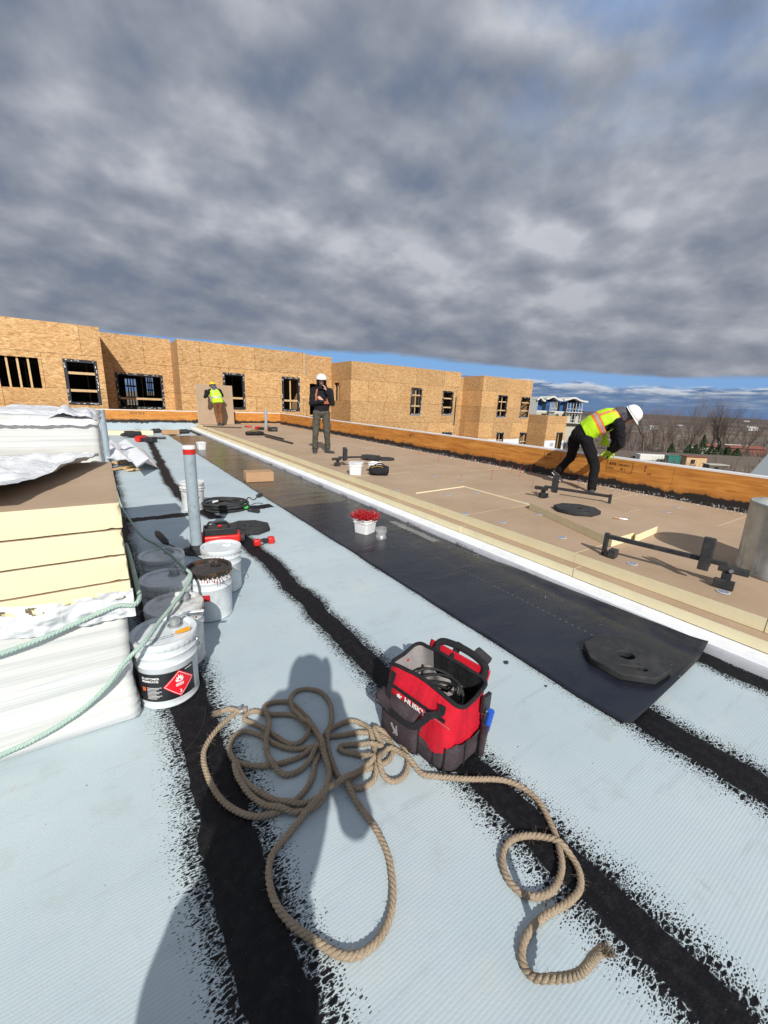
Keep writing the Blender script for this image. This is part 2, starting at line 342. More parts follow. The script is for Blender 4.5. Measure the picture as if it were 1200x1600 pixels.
hgt = t.m('ADD', t.m('MULTIPLY', rib, .00013), t.m('MULTIPLY', tar, .0010))
hgt = t.m('ADD', hgt, t.m('MULTIPLY', t.noise(co_, 120, 3, .6), t.m('ADD', .0007, t.m('MULTIPLY', tar, .0030))))
bump(t, b, hgt, .8, 1.0)

# loose rubber sheets
m, t, b = newmat('rubber_sheet'); co_ = objco(t); x, y, z = t.sep(co_)
n = t.noise(t.mapping(co_, sc=(1, 2.2, 1)), 1.6, 6, .6, .6)
col = t.mix(t.mr(n, .35, .7), (.009, .011, .018), (.020, .023, .032))
edg = t.m('MULTIPLY', t.mr(x, 2.86, 3.05), t.mr(t.noise(t.mapping(co_, sc=(3, .8, 1)), 4, 5, .6), .35, .65))
col = t.mix(t.m('MULTIPLY', edg, .4), col, (.10, .09, .065))
dots = t.m('MULTIPLY', t.m('LESS_THAN', t.m('ABSOLUTE', t.m('SUBTRACT', x, t.m('ADD', 2.62, t.m('MULTIPLY', y, .01)))), .006), t.m('GREATER_THAN', t.m('SINE', t.m('MULTIPLY', y, 130.0)), .75))
col = t.mix(dots, col, (.12, .13, .15))
t.put(b, 'Base Color', col); t.put(b, 'Roughness', t.mr(n, .3, .7, .20, .38)); b.inputs['Specular IOR Level'].default_value = .5
bump(t, b, t.m('ADD', t.noise(t.mapping(co_, sc=(.8, 2.6, 1)), 3.2, 6, .6, 1.0), t.m('MULTIPLY', t.noise(co_, 160, 2, .6), .03)), .5, .010)
m, t, b = newmat('rubber_sheet_sheen'); co_ = objco(t)
n = t.noise(t.mapping(co_, sc=(.5, 3.0, 1)), 2.2, 6, .6, 1.0)
t.put(b, 'Base Color', t.mix(t.mr(n, .35, .7), (.030, .029, .027), (.105, .093, .075)))  # brown-grey sky sheen of the far sheet painted into the base colour
t.put(b, 'Roughness', t.mr(n, .3, .7, .13, .30)); bump(t, b, t.noise(t.mapping(co_, sc=(.5, 3.6, 1)), 3.0, 5, .55, 1.2), .45, .02)

# ropes
def rope_mat(name, c1, c2, c3):
    m, t, b = newmat(name); co_ = objco(t)
    n = t.noise(co_, 240, 4, .7); n2 = t.noise(co_, 11, 5, .7)
    col = t.mix(t.mr(n, .3, .7), c1, c2); col = t.mix(t.m('MULTIPLY', t.mr(n2, .5, .7), .5), col, c3)
    t.put(b, 'Base Color', col); b.inputs['Roughness'].default_value = .85; b.inputs['Specular IOR Level'].default_value = .2
    bump(t, b, n, .5, .0015)
rope_mat('hemp', (.22, .165, .11), (.47, .38, .28), (.24, .175, .115))
rope_mat('green_fibre', (.24, .38, .32), (.50, .62, .56), (.60, .63, .58))

# land
m, t, b = newmat('land'); co_ = objco(t)
n1 = t.noise(t.mapping(co_, sc=(1, 1, 1)), .010, 8, .65); n2 = t.noise(co_, .055, 8, .7); n3 = t.noise(t.mapping(co_, rot=(0, 0, .9), sc=(.3, 1.6, 1)), .03, 6, .65)
col = t.ramp(n2, [(.35, (.085, .065, .045)), (.5, (.145, .115, .082)), (.62, (.24, .20, .15)), (.75, (.36, .32, .27))])
col = t.mix(t.mr(n3, .50, .60), col, (.10, .075, .055)); col = t.mix(t.m('MULTIPLY', t.mr(n1, .52, .64), .6), col, (.07, .075, .035))
col = t.mix(t.m('MULTIPLY', t.mr(t.noise(co_, .16, 4, .7), .62, .68), .6), col, (.40, .38, .35))
t.put(b, 'Base Color', col); b.inputs['Roughness'].default_value = .95
m, t, b = newmat('woods'); co_ = objco(t)
n2 = t.noise(co_, .05, 8, .75)
t.put(b, 'Base Color', t.mix(t.mr(n2, .35, .65), (.060, .050, .048), (.15, .12, .10))); b.inputs['Roughness'].default_value = 1
bump(t, b, t.noise(co_, .3, 6, .8), 1, 3)

# ---------------------------------------------------------------- geometry helpers
class MB:
    def __init__(s): s.v = []; s.f = []; s.mi = []
    def add(s, vs, fs, mi=0, mtx=None):
        o = len(s.v); s.v += [(mtx @ Vector(v)) if mtx else Vector(v) for v in vs]
        s.f += [tuple(i+o for i in f) for f in fs]; s.mi += [mi]*len(fs); return s
    def box(s, x0, x1, y0, y1, z0, z1, mi=0, mtx=None, mis=None):
        vs = [(x0, y0, z0), (x1, y0, z0), (x1, y1, z0), (x0, y1, z0), (x0, y0, z1), (x1, y0, z1), (x1, y1, z1), (x0, y1, z1)]
        fs = [(0, 3, 2, 1), (4, 5, 6, 7), (0, 1, 5, 4), (1, 2, 6, 5), (2, 3, 7, 6), (3, 0, 4, 7)]
        s.add(vs, fs, mi, mtx)
        if mis: s.mi[-6:] = mis          # bottom, top, -y, +x, +y, -x
        return s
    def bar(s, a, b, w, h=None, up=Vector((0, 0, 1)), mi=0):
        a, b = Vector(a), Vector(b); h = h or w; d = (b-a).normalized()
        sx = d.cross(up)
        if sx.length < 1e-4: sx = d.cross(Vector((0, 1, 0)))
        sx.normalize(); sy = sx.cross(d)
        vs = [p + sx*i*w/2 + sy*j*h/2 for p in (a, b) for i, j in ((-1, -1), (1, -1), (1, 1), (-1, 1))]
        return s.add(vs, [(0, 1, 2, 3), (7, 6, 5, 4), (0, 4, 5, 1), (1, 5, 6, 2), (2, 6, 7, 3), (3, 7, 4, 0)], mi)
    def lathe(s, prof, n=32, c=(0, 0, 0), mi=0, mtx=None, caps=True, arc=None):
        vs = []; fs = []
        for r, z in prof:
            for k in range(n):
                a = 2*math.pi*k/n; vs.append((c[0]+r*math.cos(a), c[1]+r*math.sin(a), c[2]+z))
        for i in range(len(prof)-1):
            for k in range(n):
                fs.append((i*n+k, i*n+(k+1) % n, (i+1)*n+(k+1) % n, (i+1)*n+k))
        if caps:
            fs.append(tuple(range(n-1, -1, -1))); fs.append(tuple((len(prof)-1)*n+k for k in range(n)))
        return s.add(vs, fs, mi, mtx)
    def cyl(s, a, b, r1, r2=None, n=12, mi=0, caps=True):
        return s.tube([a, b], [r1, r1 if r2 is None else r2], n, mi, caps)
    def tube(s, pts, r, n=8, mi=0, caps=True, flat=1.0, closed=False):
        pts = [Vector(p) for p in pts]; m = len(pts)
        rs = r if isinstance(r, (list, tuple)) else [r]*m
        vs = []; fs = []; up = None
        for i, p in enumerate(pts):
            if closed: d = (pts[(i+1) % m]-pts[i-1])
            else: d = (pts[min(i+1, m-1)]-pts[max(i-1, 0)])
            d.normalize()
            if up is None:
                up = d.orthogonal().normalized() if abs(d.z) > .9 else Vector((0, 0, 1))
            sx = d.cross(up)
            if sx.length < 1e-5: sx = d.orthogonal()
            sx.normalize(); up = sx.cross(d).normalized()
            for k in range(n):
                a = 2*math.pi*k/n; vs.append(p + sx*math.cos(a)*rs[i] + up*math.sin(a)*rs[i]*flat)
        for i in range(m if closed else m-1):
            j = (i+1) % m
            for k in range(n):
                fs.append((i*n+k, i*n+(k+1) % n, j*n+(k+1) % n, j*n+k))
        if caps and not closed:
            fs.append(tuple(range(n-1, -1, -1))); fs.append(tuple((m-1)*n+k for k in range(n)))
        return s.add(vs, fs, mi)
    def prism(s, poly, z0, z1, mi=0, mtx=None):
        n = len(poly); vs = [(p[0], p[1], z0) for p in poly]+[(p[0], p[1], z1) for p in poly]
        fs = [tuple(range(n-1, -1, -1)), tuple(range(n, 2*n))]+[(i, (i+1) % n, n+(i+1) % n, n+i) for i in range(n)]
        return s.add(vs, fs, mi, mtx)
    def grid(s, nu, nv, fn, mi=0, keep=None):
        vs = [fn(i/(nu-1), j/(nv-1)) for j in range(nv) for i in range(nu)]
        fs = [(j*nu+i, j*nu+i+1, (j+1)*nu+i+1, (j+1)*nu+i) for j in range(nv-1) for i in range(nu-1) if keep is None or keep((i+.5)/(nu-1), (j+.5)/(nv-1))]
        return s.add(vs, fs, mi)
    def ball(s, c, r, n=12, mi=0, mtx=None):
        rr = r if isinstance(r, (tuple, list)) else (r, r, r); vs = [(0, 0, -1)]; m = n//2
        for i in range(1, m):
            ph = -math.pi/2+math.pi*i/m
            for k in range(n): vs.append((math.cos(ph)*math.cos(2*math.pi*k/n), math.cos(ph)*math.sin(2*math.pi*k/n), math.sin(ph)))
        vs.append((0, 0, 1)); fs = []
        for k in range(n): fs.append((0, 1+(k+1) % n, 1+k)); fs.append((len(vs)-1, 1+(m-2)*n+k, 1+(m-2)*n+(k+1) % n))
        for i in range(m-2):
            for k in range(n): a = 1+i*n; fs.append((a+k, a+(k+1) % n, a+n+(k+1) % n, a+n+k))
        vs = [Vector((v[0]*rr[0], v[1]*rr[1], v[2]*rr[2])) for v in vs]
        if mtx: vs = [mtx @ v for v in vs]
        return s.add([v+Vector(c) for v in vs], fs, mi)
    def build(s, name, mats, parent=None, smooth=35, bevel=0, seg=2, world=False, solid=0, sub=0, remesh=0, noisy=None):
        vs = s.v
        if world and parent is not None:
            mi_ = (Matrix.Translation(parent.location) @ parent.rotation_euler.to_matrix().to_4x4()).inverted()
            vs = [mi_ @ v for v in vs]
        me = bpy.data.meshes.new(name); me.from_pydata([tuple(v) for v in vs], [], s.f); me.update()
        if not isinstance(mats, (list, tuple)): mats = [mats]
        for m in mats: me.materials.append(MATS[m])
        if len(mats) > 1: me.polygons.foreach_set('material_index', s.mi)
        if smooth:
            me.polygons.foreach_set('use_smooth', [True]*len(me.polygons))
            if smooth < 180: me.set_sharp_from_angle(angle=R(smooth))
        o = bpy.data.objects.new(name, me); C.objects.link(o)
        if parent is not None: o.parent = parent
        if remesh:
            d = o.modifiers.new('remesh', 'REMESH'); d.mode = 'VOXEL'; d.voxel_size = remesh; d.use_smooth_shade = True
            d = o.modifiers.new('soft', 'SMOOTH'); d.factor = .6; d.iterations = 4
        if noisy:
            tx = bpy.data.textures.new(name, 'CLOUDS'); tx.noise_scale = noisy[0]; tx.noise_depth = 3
            d = o.modifiers.new('folds', 'DISPLACE'); d.texture = tx; d.strength = noisy[1]; d.mid_level = .5; d.texture_coords = 'LOCAL'
        if solid: d = o.modifiers.new('thickness', 'SOLIDIFY'); d.thickness = solid; d.offset = 0
        if bevel:
            d = o.modifiers.new('bevel', 'BEVEL'); d.width = bevel; d.segments = seg; d.limit_method = 'ANGLE'; d.angle_limit = R(40)
        if sub: d = o.modifiers.new('sub', 'SUBSURF'); d.levels = sub; d.render_levels = sub
        return o

def tag(o, label=None, cat=None, group=None, kind=None):
    if label: o['label'] = label
    if cat: o['category'] = cat
    if group: o['group'] = group
    if kind: o['kind'] = kind
    return o
def thing(name, label, cat, loc=(0, 0, 0), rz=0, group=None):
    o = bpy.data.objects.new(name, None); C.objects.link(o); o.location = loc; o.rotation_euler = (0, 0, rz)
    o.empty_display_size = .05
    return tag(o, label, cat, group)
def dup(root, loc=None, rz=None, label=None, scale=None):
    r = root.copy(); C.objects.link(r)
    if loc is not None: r.location = loc
    if rz is not None: r.rotation_euler = (0, 0, rz)
    if scale is not None: r.scale = (scale,)*3 if isinstance(scale, (int, float)) else scale
    if label: r['label'] = label
    for ch in [c for c in list(bpy.data.objects) if c.parent == root]:
        c = ch.copy(); C.objects.link(c); c.parent = r
        for g in [k for k in list(bpy.data.objects) if k.parent == ch]:
            d = g.copy(); C.objects.link(d); d.parent = c
    return r
def curve_mesh(name, splines, depth, mat, parent=None, bevel=0, mtx=None, world=False):
    cu = bpy.data.curves.new(name, 'CURVE'); cu.dimensions = '2D'; cu.fill_mode = 'BOTH'; cu.extrude = depth/2; cu.bevel_depth = bevel
    for pts in splines:
        sp = cu.splines.new('POLY'); sp.points.add(len(pts)-1)
        for q, p in zip(sp.points, pts): q.co = (p[0], p[1], 0, 1)
        sp.use_cyclic_u = True
    return _cm(name, cu, mat, parent, mtx)
def _cm(name, cu, mat, parent, mtx):
    tmp = bpy.data.objects.new(name+'_tmp', cu); C.objects.link(tmp)
    dg = bpy.context.evaluated_depsgraph_get(); me = bpy.data.meshes.new_from_object(tmp.evaluated_get(dg))
    bpy.data.objects.remove(tmp); bpy.data.curves.remove(cu); me.name = name
    if mtx: me.transform(mtx)
    me.materials.clear(); me.materials.append(MATS[mat])
    o = bpy.data.objects.new(name, me); C.objects.link(o)
    if parent is not None: o.parent = parent
    return o
def text_mesh(name, body, size, mat, parent, mtx, bold=0.0, depth=.001):
    cu = bpy.data.curves.new(name, 'FONT'); cu.body = body; cu.size = size; cu.extrude = depth/2; cu.offset = bold; cu.align_x = 'LEFT'
    return _cm(name, cu, mat, parent, mtx)
def frame(o, ex, ey):
    ex = Vector(ex).normalized(); ey = Vector(ey); ey = (ey-ex*ey.dot(ex)).normalized(); ez = ex.cross(ey)
    return Matrix.Translation(Vector(o)) @ Matrix((ex, ey, ez)).transposed().to_4x4()
def wrap_cyl(o, r, cx=0, cy=0):          # bends a flat mesh (x = arc length, y = height, z = proud) round a vertical cylinder
    for v in o.data.vertices:
        a = v.co.x/r; rr = r+v.co.z; v.co = Vector((cx+rr*math.sin(a), cy-rr*math.cos(a), v.co.y))
    return o
def nz(x, y=0, z=0): return noise.noise(Vector((x, y, z)))
def fbm(x, y, z=0, o=4): return noise.fractal(Vector((x, y, z)), .9, 2.1, o)
def catmull(P, step=.01, closed=False):
    P = [Vector(p) for p in P]; out = []; n = len(P)
    for i in range(n-1):
        p0, p1, p2, p3 = P[max(i-1, 0)], P[i], P[i+1], P[min(i+2, n-1)]
        m = max(2, int((p2-p1).length/step))
        for k in range(m):
            t = k/m; out.append(.5*((2*p1)+(p2-p0)*t+(2*p0-5*p1+4*p2-p3)*t*t+(3*p1-p0-3*p2+p3)*t**3))
    out.append(P[-1]); return out

# ---------------------------------------------------------------- ground, roof deck
def land_z(x, y):
    d = math.hypot(x, y)
    return -9.6 + (3.0*fbm(x/260, y/260)+2)*min(1, max(0, (d-250)/600))
g = MB(); N = 90; ext = [(-1+2*i/(N-1)) for i in range(N)]; cc = [math.copysign(abs(e)**2.6*6500, e) for e in ext]
g.grid(N, N, lambda u, v: (cc[round(u*(N-1))], cc[round(v*(N-1))], land_z(cc[round(u*(N-1))], cc[round(v*(N-1))])))
tag(g.build('ground', 'land', smooth=180), kind='structure')
# wooded rises on the horizon
for k, (dist, hgt, a0, a1) in enumerate([(900, 10, 20, 110), (1500, 14, 15, 115), (520, 5, 58, 112)]):
    mb = MB()
    def fn(u, v, dist=dist, hgt=hgt, a0=a0, a1=a1, k=k):
        a = R(lerp(a0, a1, u)); d = dist+v*dist*.35
        h = hgt*math.sin(math.pi*min(1, v*1.15+.02))*(.62+.5*fbm(u*7, k*3.1)+.10*fbm(u*160, v*6, k))*min(1, u*8, (1-u)*8)
        return (d*math.sin(a), d*math.cos(a), -10+h)
    mb.grid(420, 10, fn); tag(mb.build('hills', 'woods', smooth=180), kind='structure')

X_PAR, Z_PAR, Y_FAR = 7.1, .77, 19.2
deck = MB(); deck.box(-9, 7.22, -7, 19.34, -9.55, 0)
tag(deck.build('roof_deck', 'roof_membrane', smooth=0), kind='structure')
up = MB(); up.box(-9, 3.4, 19.155, 19.195, .002, .36)
par = thing('parapet', 'orange plywood parapet running round the roof with a tarred black foot and white top edge', 'parapet', (X_PAR, Y_FAR, 0))
up.build('upstand', 'upstand', par, world=True, smooth=0)
def stamp(y0, wid, texts, parent):
    for i, (s, dy, dz, sz) in enumerate(texts):
        text_mesh('stamp', s, sz, 'print_black', parent, frame((-.0325+0, y0-Y_FAR+dy, dz), (0, -1, 0), (0, 0, 1)), 0, .0008)
ys = [-4.7, -2.26, 2.02+.55, 5.0, 7.45, 9.9, 12.3, 14.75, 17.2, 19.165]
ys = [-4.7, -2.3, .14, 2.57, 5.0, 7.45, 9.9, 12.3, 14.75, 17.2, 19.165]
for i in range(len(ys)-1):
    mb = MB(); mb.box(X_PAR-.03, X_PAR+.06, ys[i]+.002, ys[i+1]-.002, .22, Z_PAR-.02); mb.build('panel', 'parapet_ply', par, world=True, smooth=0)
xs = [-9, -6.6, -4.2, -1.8, .64, 3.1, 5.1, 7.065]
for i in range(len(xs)-1):
    mb = MB(); mb.box(xs[i]+.002, xs[i+1]-.002, Y_FAR-.03, Y_FAR+.06, .30, Z_PAR-.02); mb.build('panel', 'parapet_ply', par, world=True, smooth=0)
mb = MB(); mb.box(X_PAR-.02, X_PAR+.10, -4.7, Y_FAR+.10, Z_PAR-.018, Z_PAR+.008); mb.box(-9, X_PAR-.022, Y_FAR-.02, Y_FAR+.10, Z_PAR-.018, Z_PAR+.008)
mb.build('cap_edge', 'house_wrap', par, world=True, smooth=0)
stamp(3.55, 0, [('APA', 0, .64, .07), ('T&G EXP 1', -.16, .65, .04), ('23/32', .02, .575, .05), ('PS 1', -.2, .575, .05)], par)
stamp(2.98, 0, [('E', 0, .66, .06), ('L', 0, .61, .06), ('LVL', -.05, .57, .04)], par)
stamp(4.75, 0, [('SPF', 0, .64, .07), ('KD 19', .02, .575, .05)], par)
stamp(9.1, 0, [('SPF 12', 0, .62, .08)], par)
for y0, y1, z0, z1 in ((3.58, 3.16, .55, .72), (4.8, 4.45, .55, .72)):
    mb = MB()
    for a, b_ in (((y0, z0), (y1, z0)), ((y1, z0), (y1, z1)), ((y0, z0), (y0, z1)), ((y0, z1), (y1, z1))):
        mb.bar((-.0315, a[0]-Y_FAR, a[1]), (-.0315, b_[0]-Y_FAR, b_[1]), .006, .001)
    mb.build('stamp_frame', 'print_black', par, smooth=0)
text_mesh('stamp', 'M12 24 E', .13, 'print_black', par, frame((1.0-X_PAR, -.0325, .60), (1, 0, 0), (0, 0, 1)), 0, .0008)

# ---------------------------------------------------------------- insulation: white strip, lower and upper boards
XE, XP1, XP2 = 3.12, 3.29, 3.41
seams = [-.8, .53, 1.86, 3.25, 4.58, 5.9, 7.2, 8.5, 9.8, 11.1, 12.4, 13.7, 15.0, 16.3, 17.6, 19.15]
j = 0
rs = random.Random(3)
for i in range(0, len(seams)-1, 2):
    y0, y1 = seams[i]-.25, (seams[i+2] if i+2 < len(seams) else 19.40)-.25
    mb = MB(); n = 60
    def prof(y):
        e = .004*nz(y*9, 1)+.003*nz(y*30, 3)
        return [(XP1+.06, .002), (XE+e, .002), (XE+e+.002*nz(y*50), .050), (XE+.012+e, .068), (XP1+.06, .085)]
    vs = []
    for k in range(n+1):
        y = lerp(y0+.002, y1-.002, k/n)
        for q in prof(y): vs.append((q[0], y, q[1]))
    fs = [(k*5+a, k*5+(a+1) % 5, (k+1)*5+(a+1) % 5, (k+1)*5+a) for k in range(n) for a in range(5)] + [(4, 3, 2, 1, 0), tuple(n*5+a for a in range(5))]
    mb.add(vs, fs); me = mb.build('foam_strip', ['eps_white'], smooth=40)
    me.data.materials.append(MATS['eps_shaded'])
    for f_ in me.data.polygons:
        if abs(f_.normal.x) > .7: f_.material_index = 1  # upright faces get the greyed copy, shade put into the colour
    where = ['nearest the camera', 'beside the rubber disc and roofing film strip', 'beside the bucket of red screws', 'just before the cardboard box', 'beside the cardboard box', 'beyond the cardboard box', 'beside the small far white bucket', 'at the far end by the parapet'][j]
    tag(me, 'white foam strip along the black sheet, '+where, 'foam strip', 'white foam strips along the rubber sheet'); j += 1
    txt = ['EPS-II 24', 'EPS-II  7 2 x 10', 'EPS-II R-20', 'EPS-II 4x8', 'EPS-II', 'EPS-II', 'EPS-II', 'EPS'][j-1]
    for q in range(3):
        text_mesh('print', txt, .042, 'print_grey', me, frame((XE-.0085, lerp(y0, y1, .86-.33*q), .012), (0, -1, 0), (0, 0, 1)), 0, .0006)
def board(name, x0, x1, y0, y1, z0, z1, label, group, bev=.002):
    mb = MB(); mb.box(x0, x1, y0, y1, z0, z1, mis=[1, 1, 0, 0, 0, 0])
    o = mb.build(name, ['polyiso_foam', 'facer_paper'], smooth=0)
    return tag(o, label, 'insulation board', group)
for i in range(len(seams)-1):
    y0, y1 = seams[i], seams[i+1]; ord_ = ['first','second','third','fourth','fifth','sixth','seventh','eighth','ninth','tenth','eleventh','twelfth','thirteenth','fourteenth','fifteenth'][i]
    board('insulation_board', XP1+rs.uniform(-.003, .003), 5.2, y0-.08+.003, y1-.08-.001, .087, .162, 'cream foam board with brown facing on the lower step, %s from the near end' % ord_, 'lower step insulation boards')
    top_seams = [XP2, 4.64, 5.88, 7.062]
    for c in range(3):
        h = .262+rs.uniform(-.001, .001)
        lab = ('brown-faced foam board at the outer edge of the upper deck, %s from the near end' % ord_) if c == 0 else ('brown-faced foam board in the %s row of the upper deck, %s from the near end' % (('middle', 'parapet')[c-1], ord_))
        off = 0 if c == 0 else (.55, -.3)[c-1]
        board('insulation_board', top_seams[c]+(rs.uniform(-.003, .003) if c == 0 else .0015), top_seams[c+1]-.0015, y0+.0015+off if i else y0, (y1-.0015+off) if i < len(seams)-2 else 19.15, .1655, h, lab, 'upper deck insulation boards')
DZ = .264

# raised lip lines of cream foam seen where a board edge stands proud
lp = [at(650, 771, DZ), at(725, 760.5, DZ), at(828, 789, DZ)]
mb = MB()
for a, b_ in zip(lp[:-1], lp[1:]): mb.bar(a+Vector((0, 0, .003)), b_+Vector((0, 0, .003)), .018, .012)
tag(mb.build('foam_sliver', 'polyiso_foam', smooth=0), 'thin cream foam sliver bent in an angle on the brown deck', 'foam sliver')

# loose board on the deck
pp = [at(*p, .345) for p in [(828, 786), (957, 842), (992, 832), (994, 836), (1028, 822), (985, 800), (905, 763)]]
mb = MB(); mb.prism([(p.x, p.y) for p in pp], DZ+.001, .345); mb.mi[0] = 1; mb.mi[1] = 1
tag(mb.build('loose_board', ['polyiso_foam', 'facer_paper'], smooth=0), 'loose cream foam board lying on the deck under the rubber disc', 'insulation board')

# ---------------------------------------------------------------- rubber sheets
def sheet(name, y0, y1, mat, label, z, curl=False, xl=1.97):
    nu, nv = 40, int((y1-y0)*26)
    def fn(u, v):
        y = lerp(y0, y1, v); x = lerp(xl+.012*nz(y*1.3, 5)+.006*nz(y*5), 3.105+.006*nz(y*2, 8), u)
        zz = z+.004+.0035*(1+fbm(x*1.4, y*2.2, z*100))+ (.004*abs(fbm(x*.9, y*5.5, 3)) if mat != 'rubber_sheet' else 0)
        if curl:
            d = y-y0
            y += (.06*u-.05*u*(1-u)) * max(0, 1-d/.5)
            cr = max(0, (u-.88)/.12); zz += .060*cr**1.6*max(0, 1-d/1.8)**.7
            zz += .03*max(0, 1-d/.16)**2*(.25+.75*abs(math.sin(u*3.4+.3)))*.6
            x += .012*cr*max(0, 1-d/1.8)
        zz += .010*max(0, 1-u/.05)*abs(nz(y*1.1, 2))
        return (x, y, zz)
    mb = MB(); mb.grid(nu, nv, fn); o = mb.build(name, mat, smooth=180, solid=.003)
    return tag(o, label, 'roofing sheet')
sheet('rubber_sheet', .66, 5.35, 'rubber_sheet', 'blue-black rubber roofing sheet with curled end, near the camera', .009, True)
sheet('rubber_sheet', 5.15, 16.4, 'rubber_sheet_sheen', 'wrinkled rubber sheet with painted-in grey sky sheen under the cardboard box', .001)
p0, p1 = at(612, 815, .03), at(682, 846, .03)
mb = MB(); dd = (p1-p0); nn = Vector((-dd.y, dd.x, 0)).normalized()
mb.grid(24, 5, lambda u, v: p0+dd*u+nn*((v-.5)*.09+.01*nz(u*5))+Vector((0, 0, .012*abs(nz(u*8, v*3)))))
tag(mb.build('film_strip', 'clear_plastic', smooth=180), 'clear plastic film strip lying on the black sheet by the white foam', 'plastic strip')

# ---------------------------------------------------------------- unfinished sheathed building across the far end
bld = thing('unfinished_building', 'unfinished building sheathed in tan strand board with black taped window openings', 'building', (16, 22, -9.5))
def wall_run(axis, a0, a1, z0, z1, off, opens, th=.15, name='wall', mat='osb'):
    """axis 'x': wall along X whose outer face is at Y=off; axis 'y': wall along Y whose outer face is at X=off"""
    us = sorted({a0, a1, *[o[0] for o in opens], *[o[1] for o in opens]}); zs = sorted({z0, z1, *[o[2] for o in opens], *[o[3] for o in opens]})
    mb = MB()
    for i in range(len(us)-1):
        run = None
        for k in range(len(zs)-1):
            cu, cz = (us[i]+us[i+1])/2, (zs[k]+zs[k+1])/2
            solid = not any(o[0] < cu < o[1] and o[2] < cz < o[3] for o in opens)
            if solid and run is None: run = zs[k]
            if run is not None and (not solid or k == len(zs)-2):
                top = zs[k+1] if solid else zs[k]
                if axis == 'x': mb.box(us[i], us[i+1], off, off+th, run, top)
                else: mb.box(off, off+th, us[i], us[i+1], run, top)
                run = None
    return mb.build(name, mat, bld, world=True, smooth=0)
def window(axis, a0, a1, z0, z1, off, braces=2, studs=0, tape=True, white=False, seed=0):
    rr = random.Random(seed); w = .085; mb = MB(); p = .012
    def bx(u0, u1, zz0, zz1, d0, d1, m=mb, mi=0):
        if axis == 'x': m.box(u0, u1, off+d0, off+d1, zz0, zz1, mi)
        else: m.box(off+d0, off+d1, u0, u1, zz0, zz1, mi)
    if tape:
        bx(a0-w, a0+.02, z0-w, z1+w, -p, .10); bx(a1-.02, a1+w, z0-w*.8, z1+w*.9, -p, .10)
        bx(a0+.021, a1-.021, z1-.02, z1+w, -p-.002, .10); bx(a0+.021, a1-.021, z0-w, z0+.02, -p-.002, .10)
        n = int(2*(a1-a0+z1-z0)/.13)
        for _ in range(n):           # pale adhesive flecks on the tape
            s = rr.choice('lrtb'); q = rr.uniform(.03, .07)
            if s in 'lr':
                uu = (a0-w*.5 if s == 'l' else a1+w*.5)+rr.uniform(-.02, .02); zz = rr.uniform(z0, z1)
                bx(uu-.012, uu+.012, zz-q/2, zz+q/2, -p-.006, -p+.001, mi=1)
            else:
                uu = rr.uniform(a0, a1); zz = (z1+w*.5 if s == 't' else z0-w*.4)+rr.uniform(-.015, .015)
                bx(uu-q/2, uu+q/2, zz-.010, zz+.010, -p-.008, -p-.001, mi=1)
    if white: bx(a0-.03, a1+.03, z0-.11, z0-.087, -.05, .02, mi=1)
    if not mb.v: bx(a0, a1, z0-.03, z0-.001, .02, .14)
    o = mb.build('window', ['tape_black', 'house_wrap'] if tape else ['plank_wood', 'house_wrap'], bld, world=True, smooth=0)
    def brace(*a):
        b2 = MB(); bx(*a, b2); q = b2.build('brace', 'plank_wood', None, smooth=0); q.data.transform(Matrix.Translation(bld.location).inverted()); q.parent = o
    for k in range(braces):
        zz = lerp(z0, z1, (.30, .74)[k % 2] if braces == 2 else .27) + rr.uniform(-.04, .04)
        brace(a0+.02, a1-.02, zz-.045, zz+.045, .035, .075)
    for k in range(studs):
        uu = lerp(a0, a1, (k+1)/(studs+1)); brace(uu-.03, uu+.03, z0, z1, .085, .125)
def px_open(Y, px0, px1, py0, py1):
    a = atY(px0, (py0+py1)/2, Y).x; b_ = atY(px1, (py0+py1)/2, Y).x
    return (a, b_, atY((px0+px1)/2, py1, Y).z, atY((px0+px1)/2, py0, Y).z)
Y1, Y2, Y3, Y4, Y5, Y6, Y7 = 20.0, 22.6, 20.6, 24.4, 21.9, 25.6, 23.4
T1 = atY(160, 512, Y1).z; T2 = atY(215, 525, Y2).z; T3 = atY(380, 541, Y3).z; T4 = atY(497, 556, Y4).z; T5 = atY(640, 573.5, Y5).z; T7 = atY(790, 590.5, Y7).z
X1 = atY(160, 560, Y1).x; X3a = atY(280, 580, Y3).x; X3b = atY(478, 600, Y3).x; X5a = atY(548, 610, Y5).x; X5b = atY(718, 620, Y5).x
X7a = atY(752, 630, Y7).x; X7b = atY(829, 630, Y7).x
ZB = -9.5
oA = px_open(Y1, -60, 62, 555, 604); oA = (oA[0], oA[1], oA[2], oA[3])
oA0 = px_open(Y1, -60, 4, 612, 645)
oB = px_open(Y1, 107, 151, 566, 629)
wall_run('x', -14, X1, ZB, T1, Y1, [oA, oB]); window('x', *oA, Y1, 0, 6, False, seed=1); window('x', *oB, Y1, 2, 0, seed=2)
wall_run('y', Y1+.15, Y2-.001, ZB, T1, X1-.152, [])
oC = px_open(Y2, 186, 253, 587, 636)
wall_run('x', X1, X3a, ZB, T2, Y2, [oC]); window('x', *oC, Y2, 1, 0, seed=3)
wall_run('y', Y3+.15, Y2-.001, ZB, T3-.002, X3a, [])
oD = px_open(Y3, 352, 380, 586, 637); oE = px_open(Y3, 443, 466, 592, 640)
wall_run('x', X3a, X3b, ZB, T3, Y3, [oD, oE]); window('x', *oD, Y3, 1, 0, seed=4); window('x', *oE, Y3, 1, 1, seed=5)
wall_run('y', Y3+.15, Y4-.001, ZB, T3-.002, X3b-.152, [])
oF = px_open(Y4, 484, 505, 600, 668)
wall_run('x', X3b, X5a, ZB, T4, Y4, [oF]); window('x', *oF, Y4, 1, 0, False, seed=6)
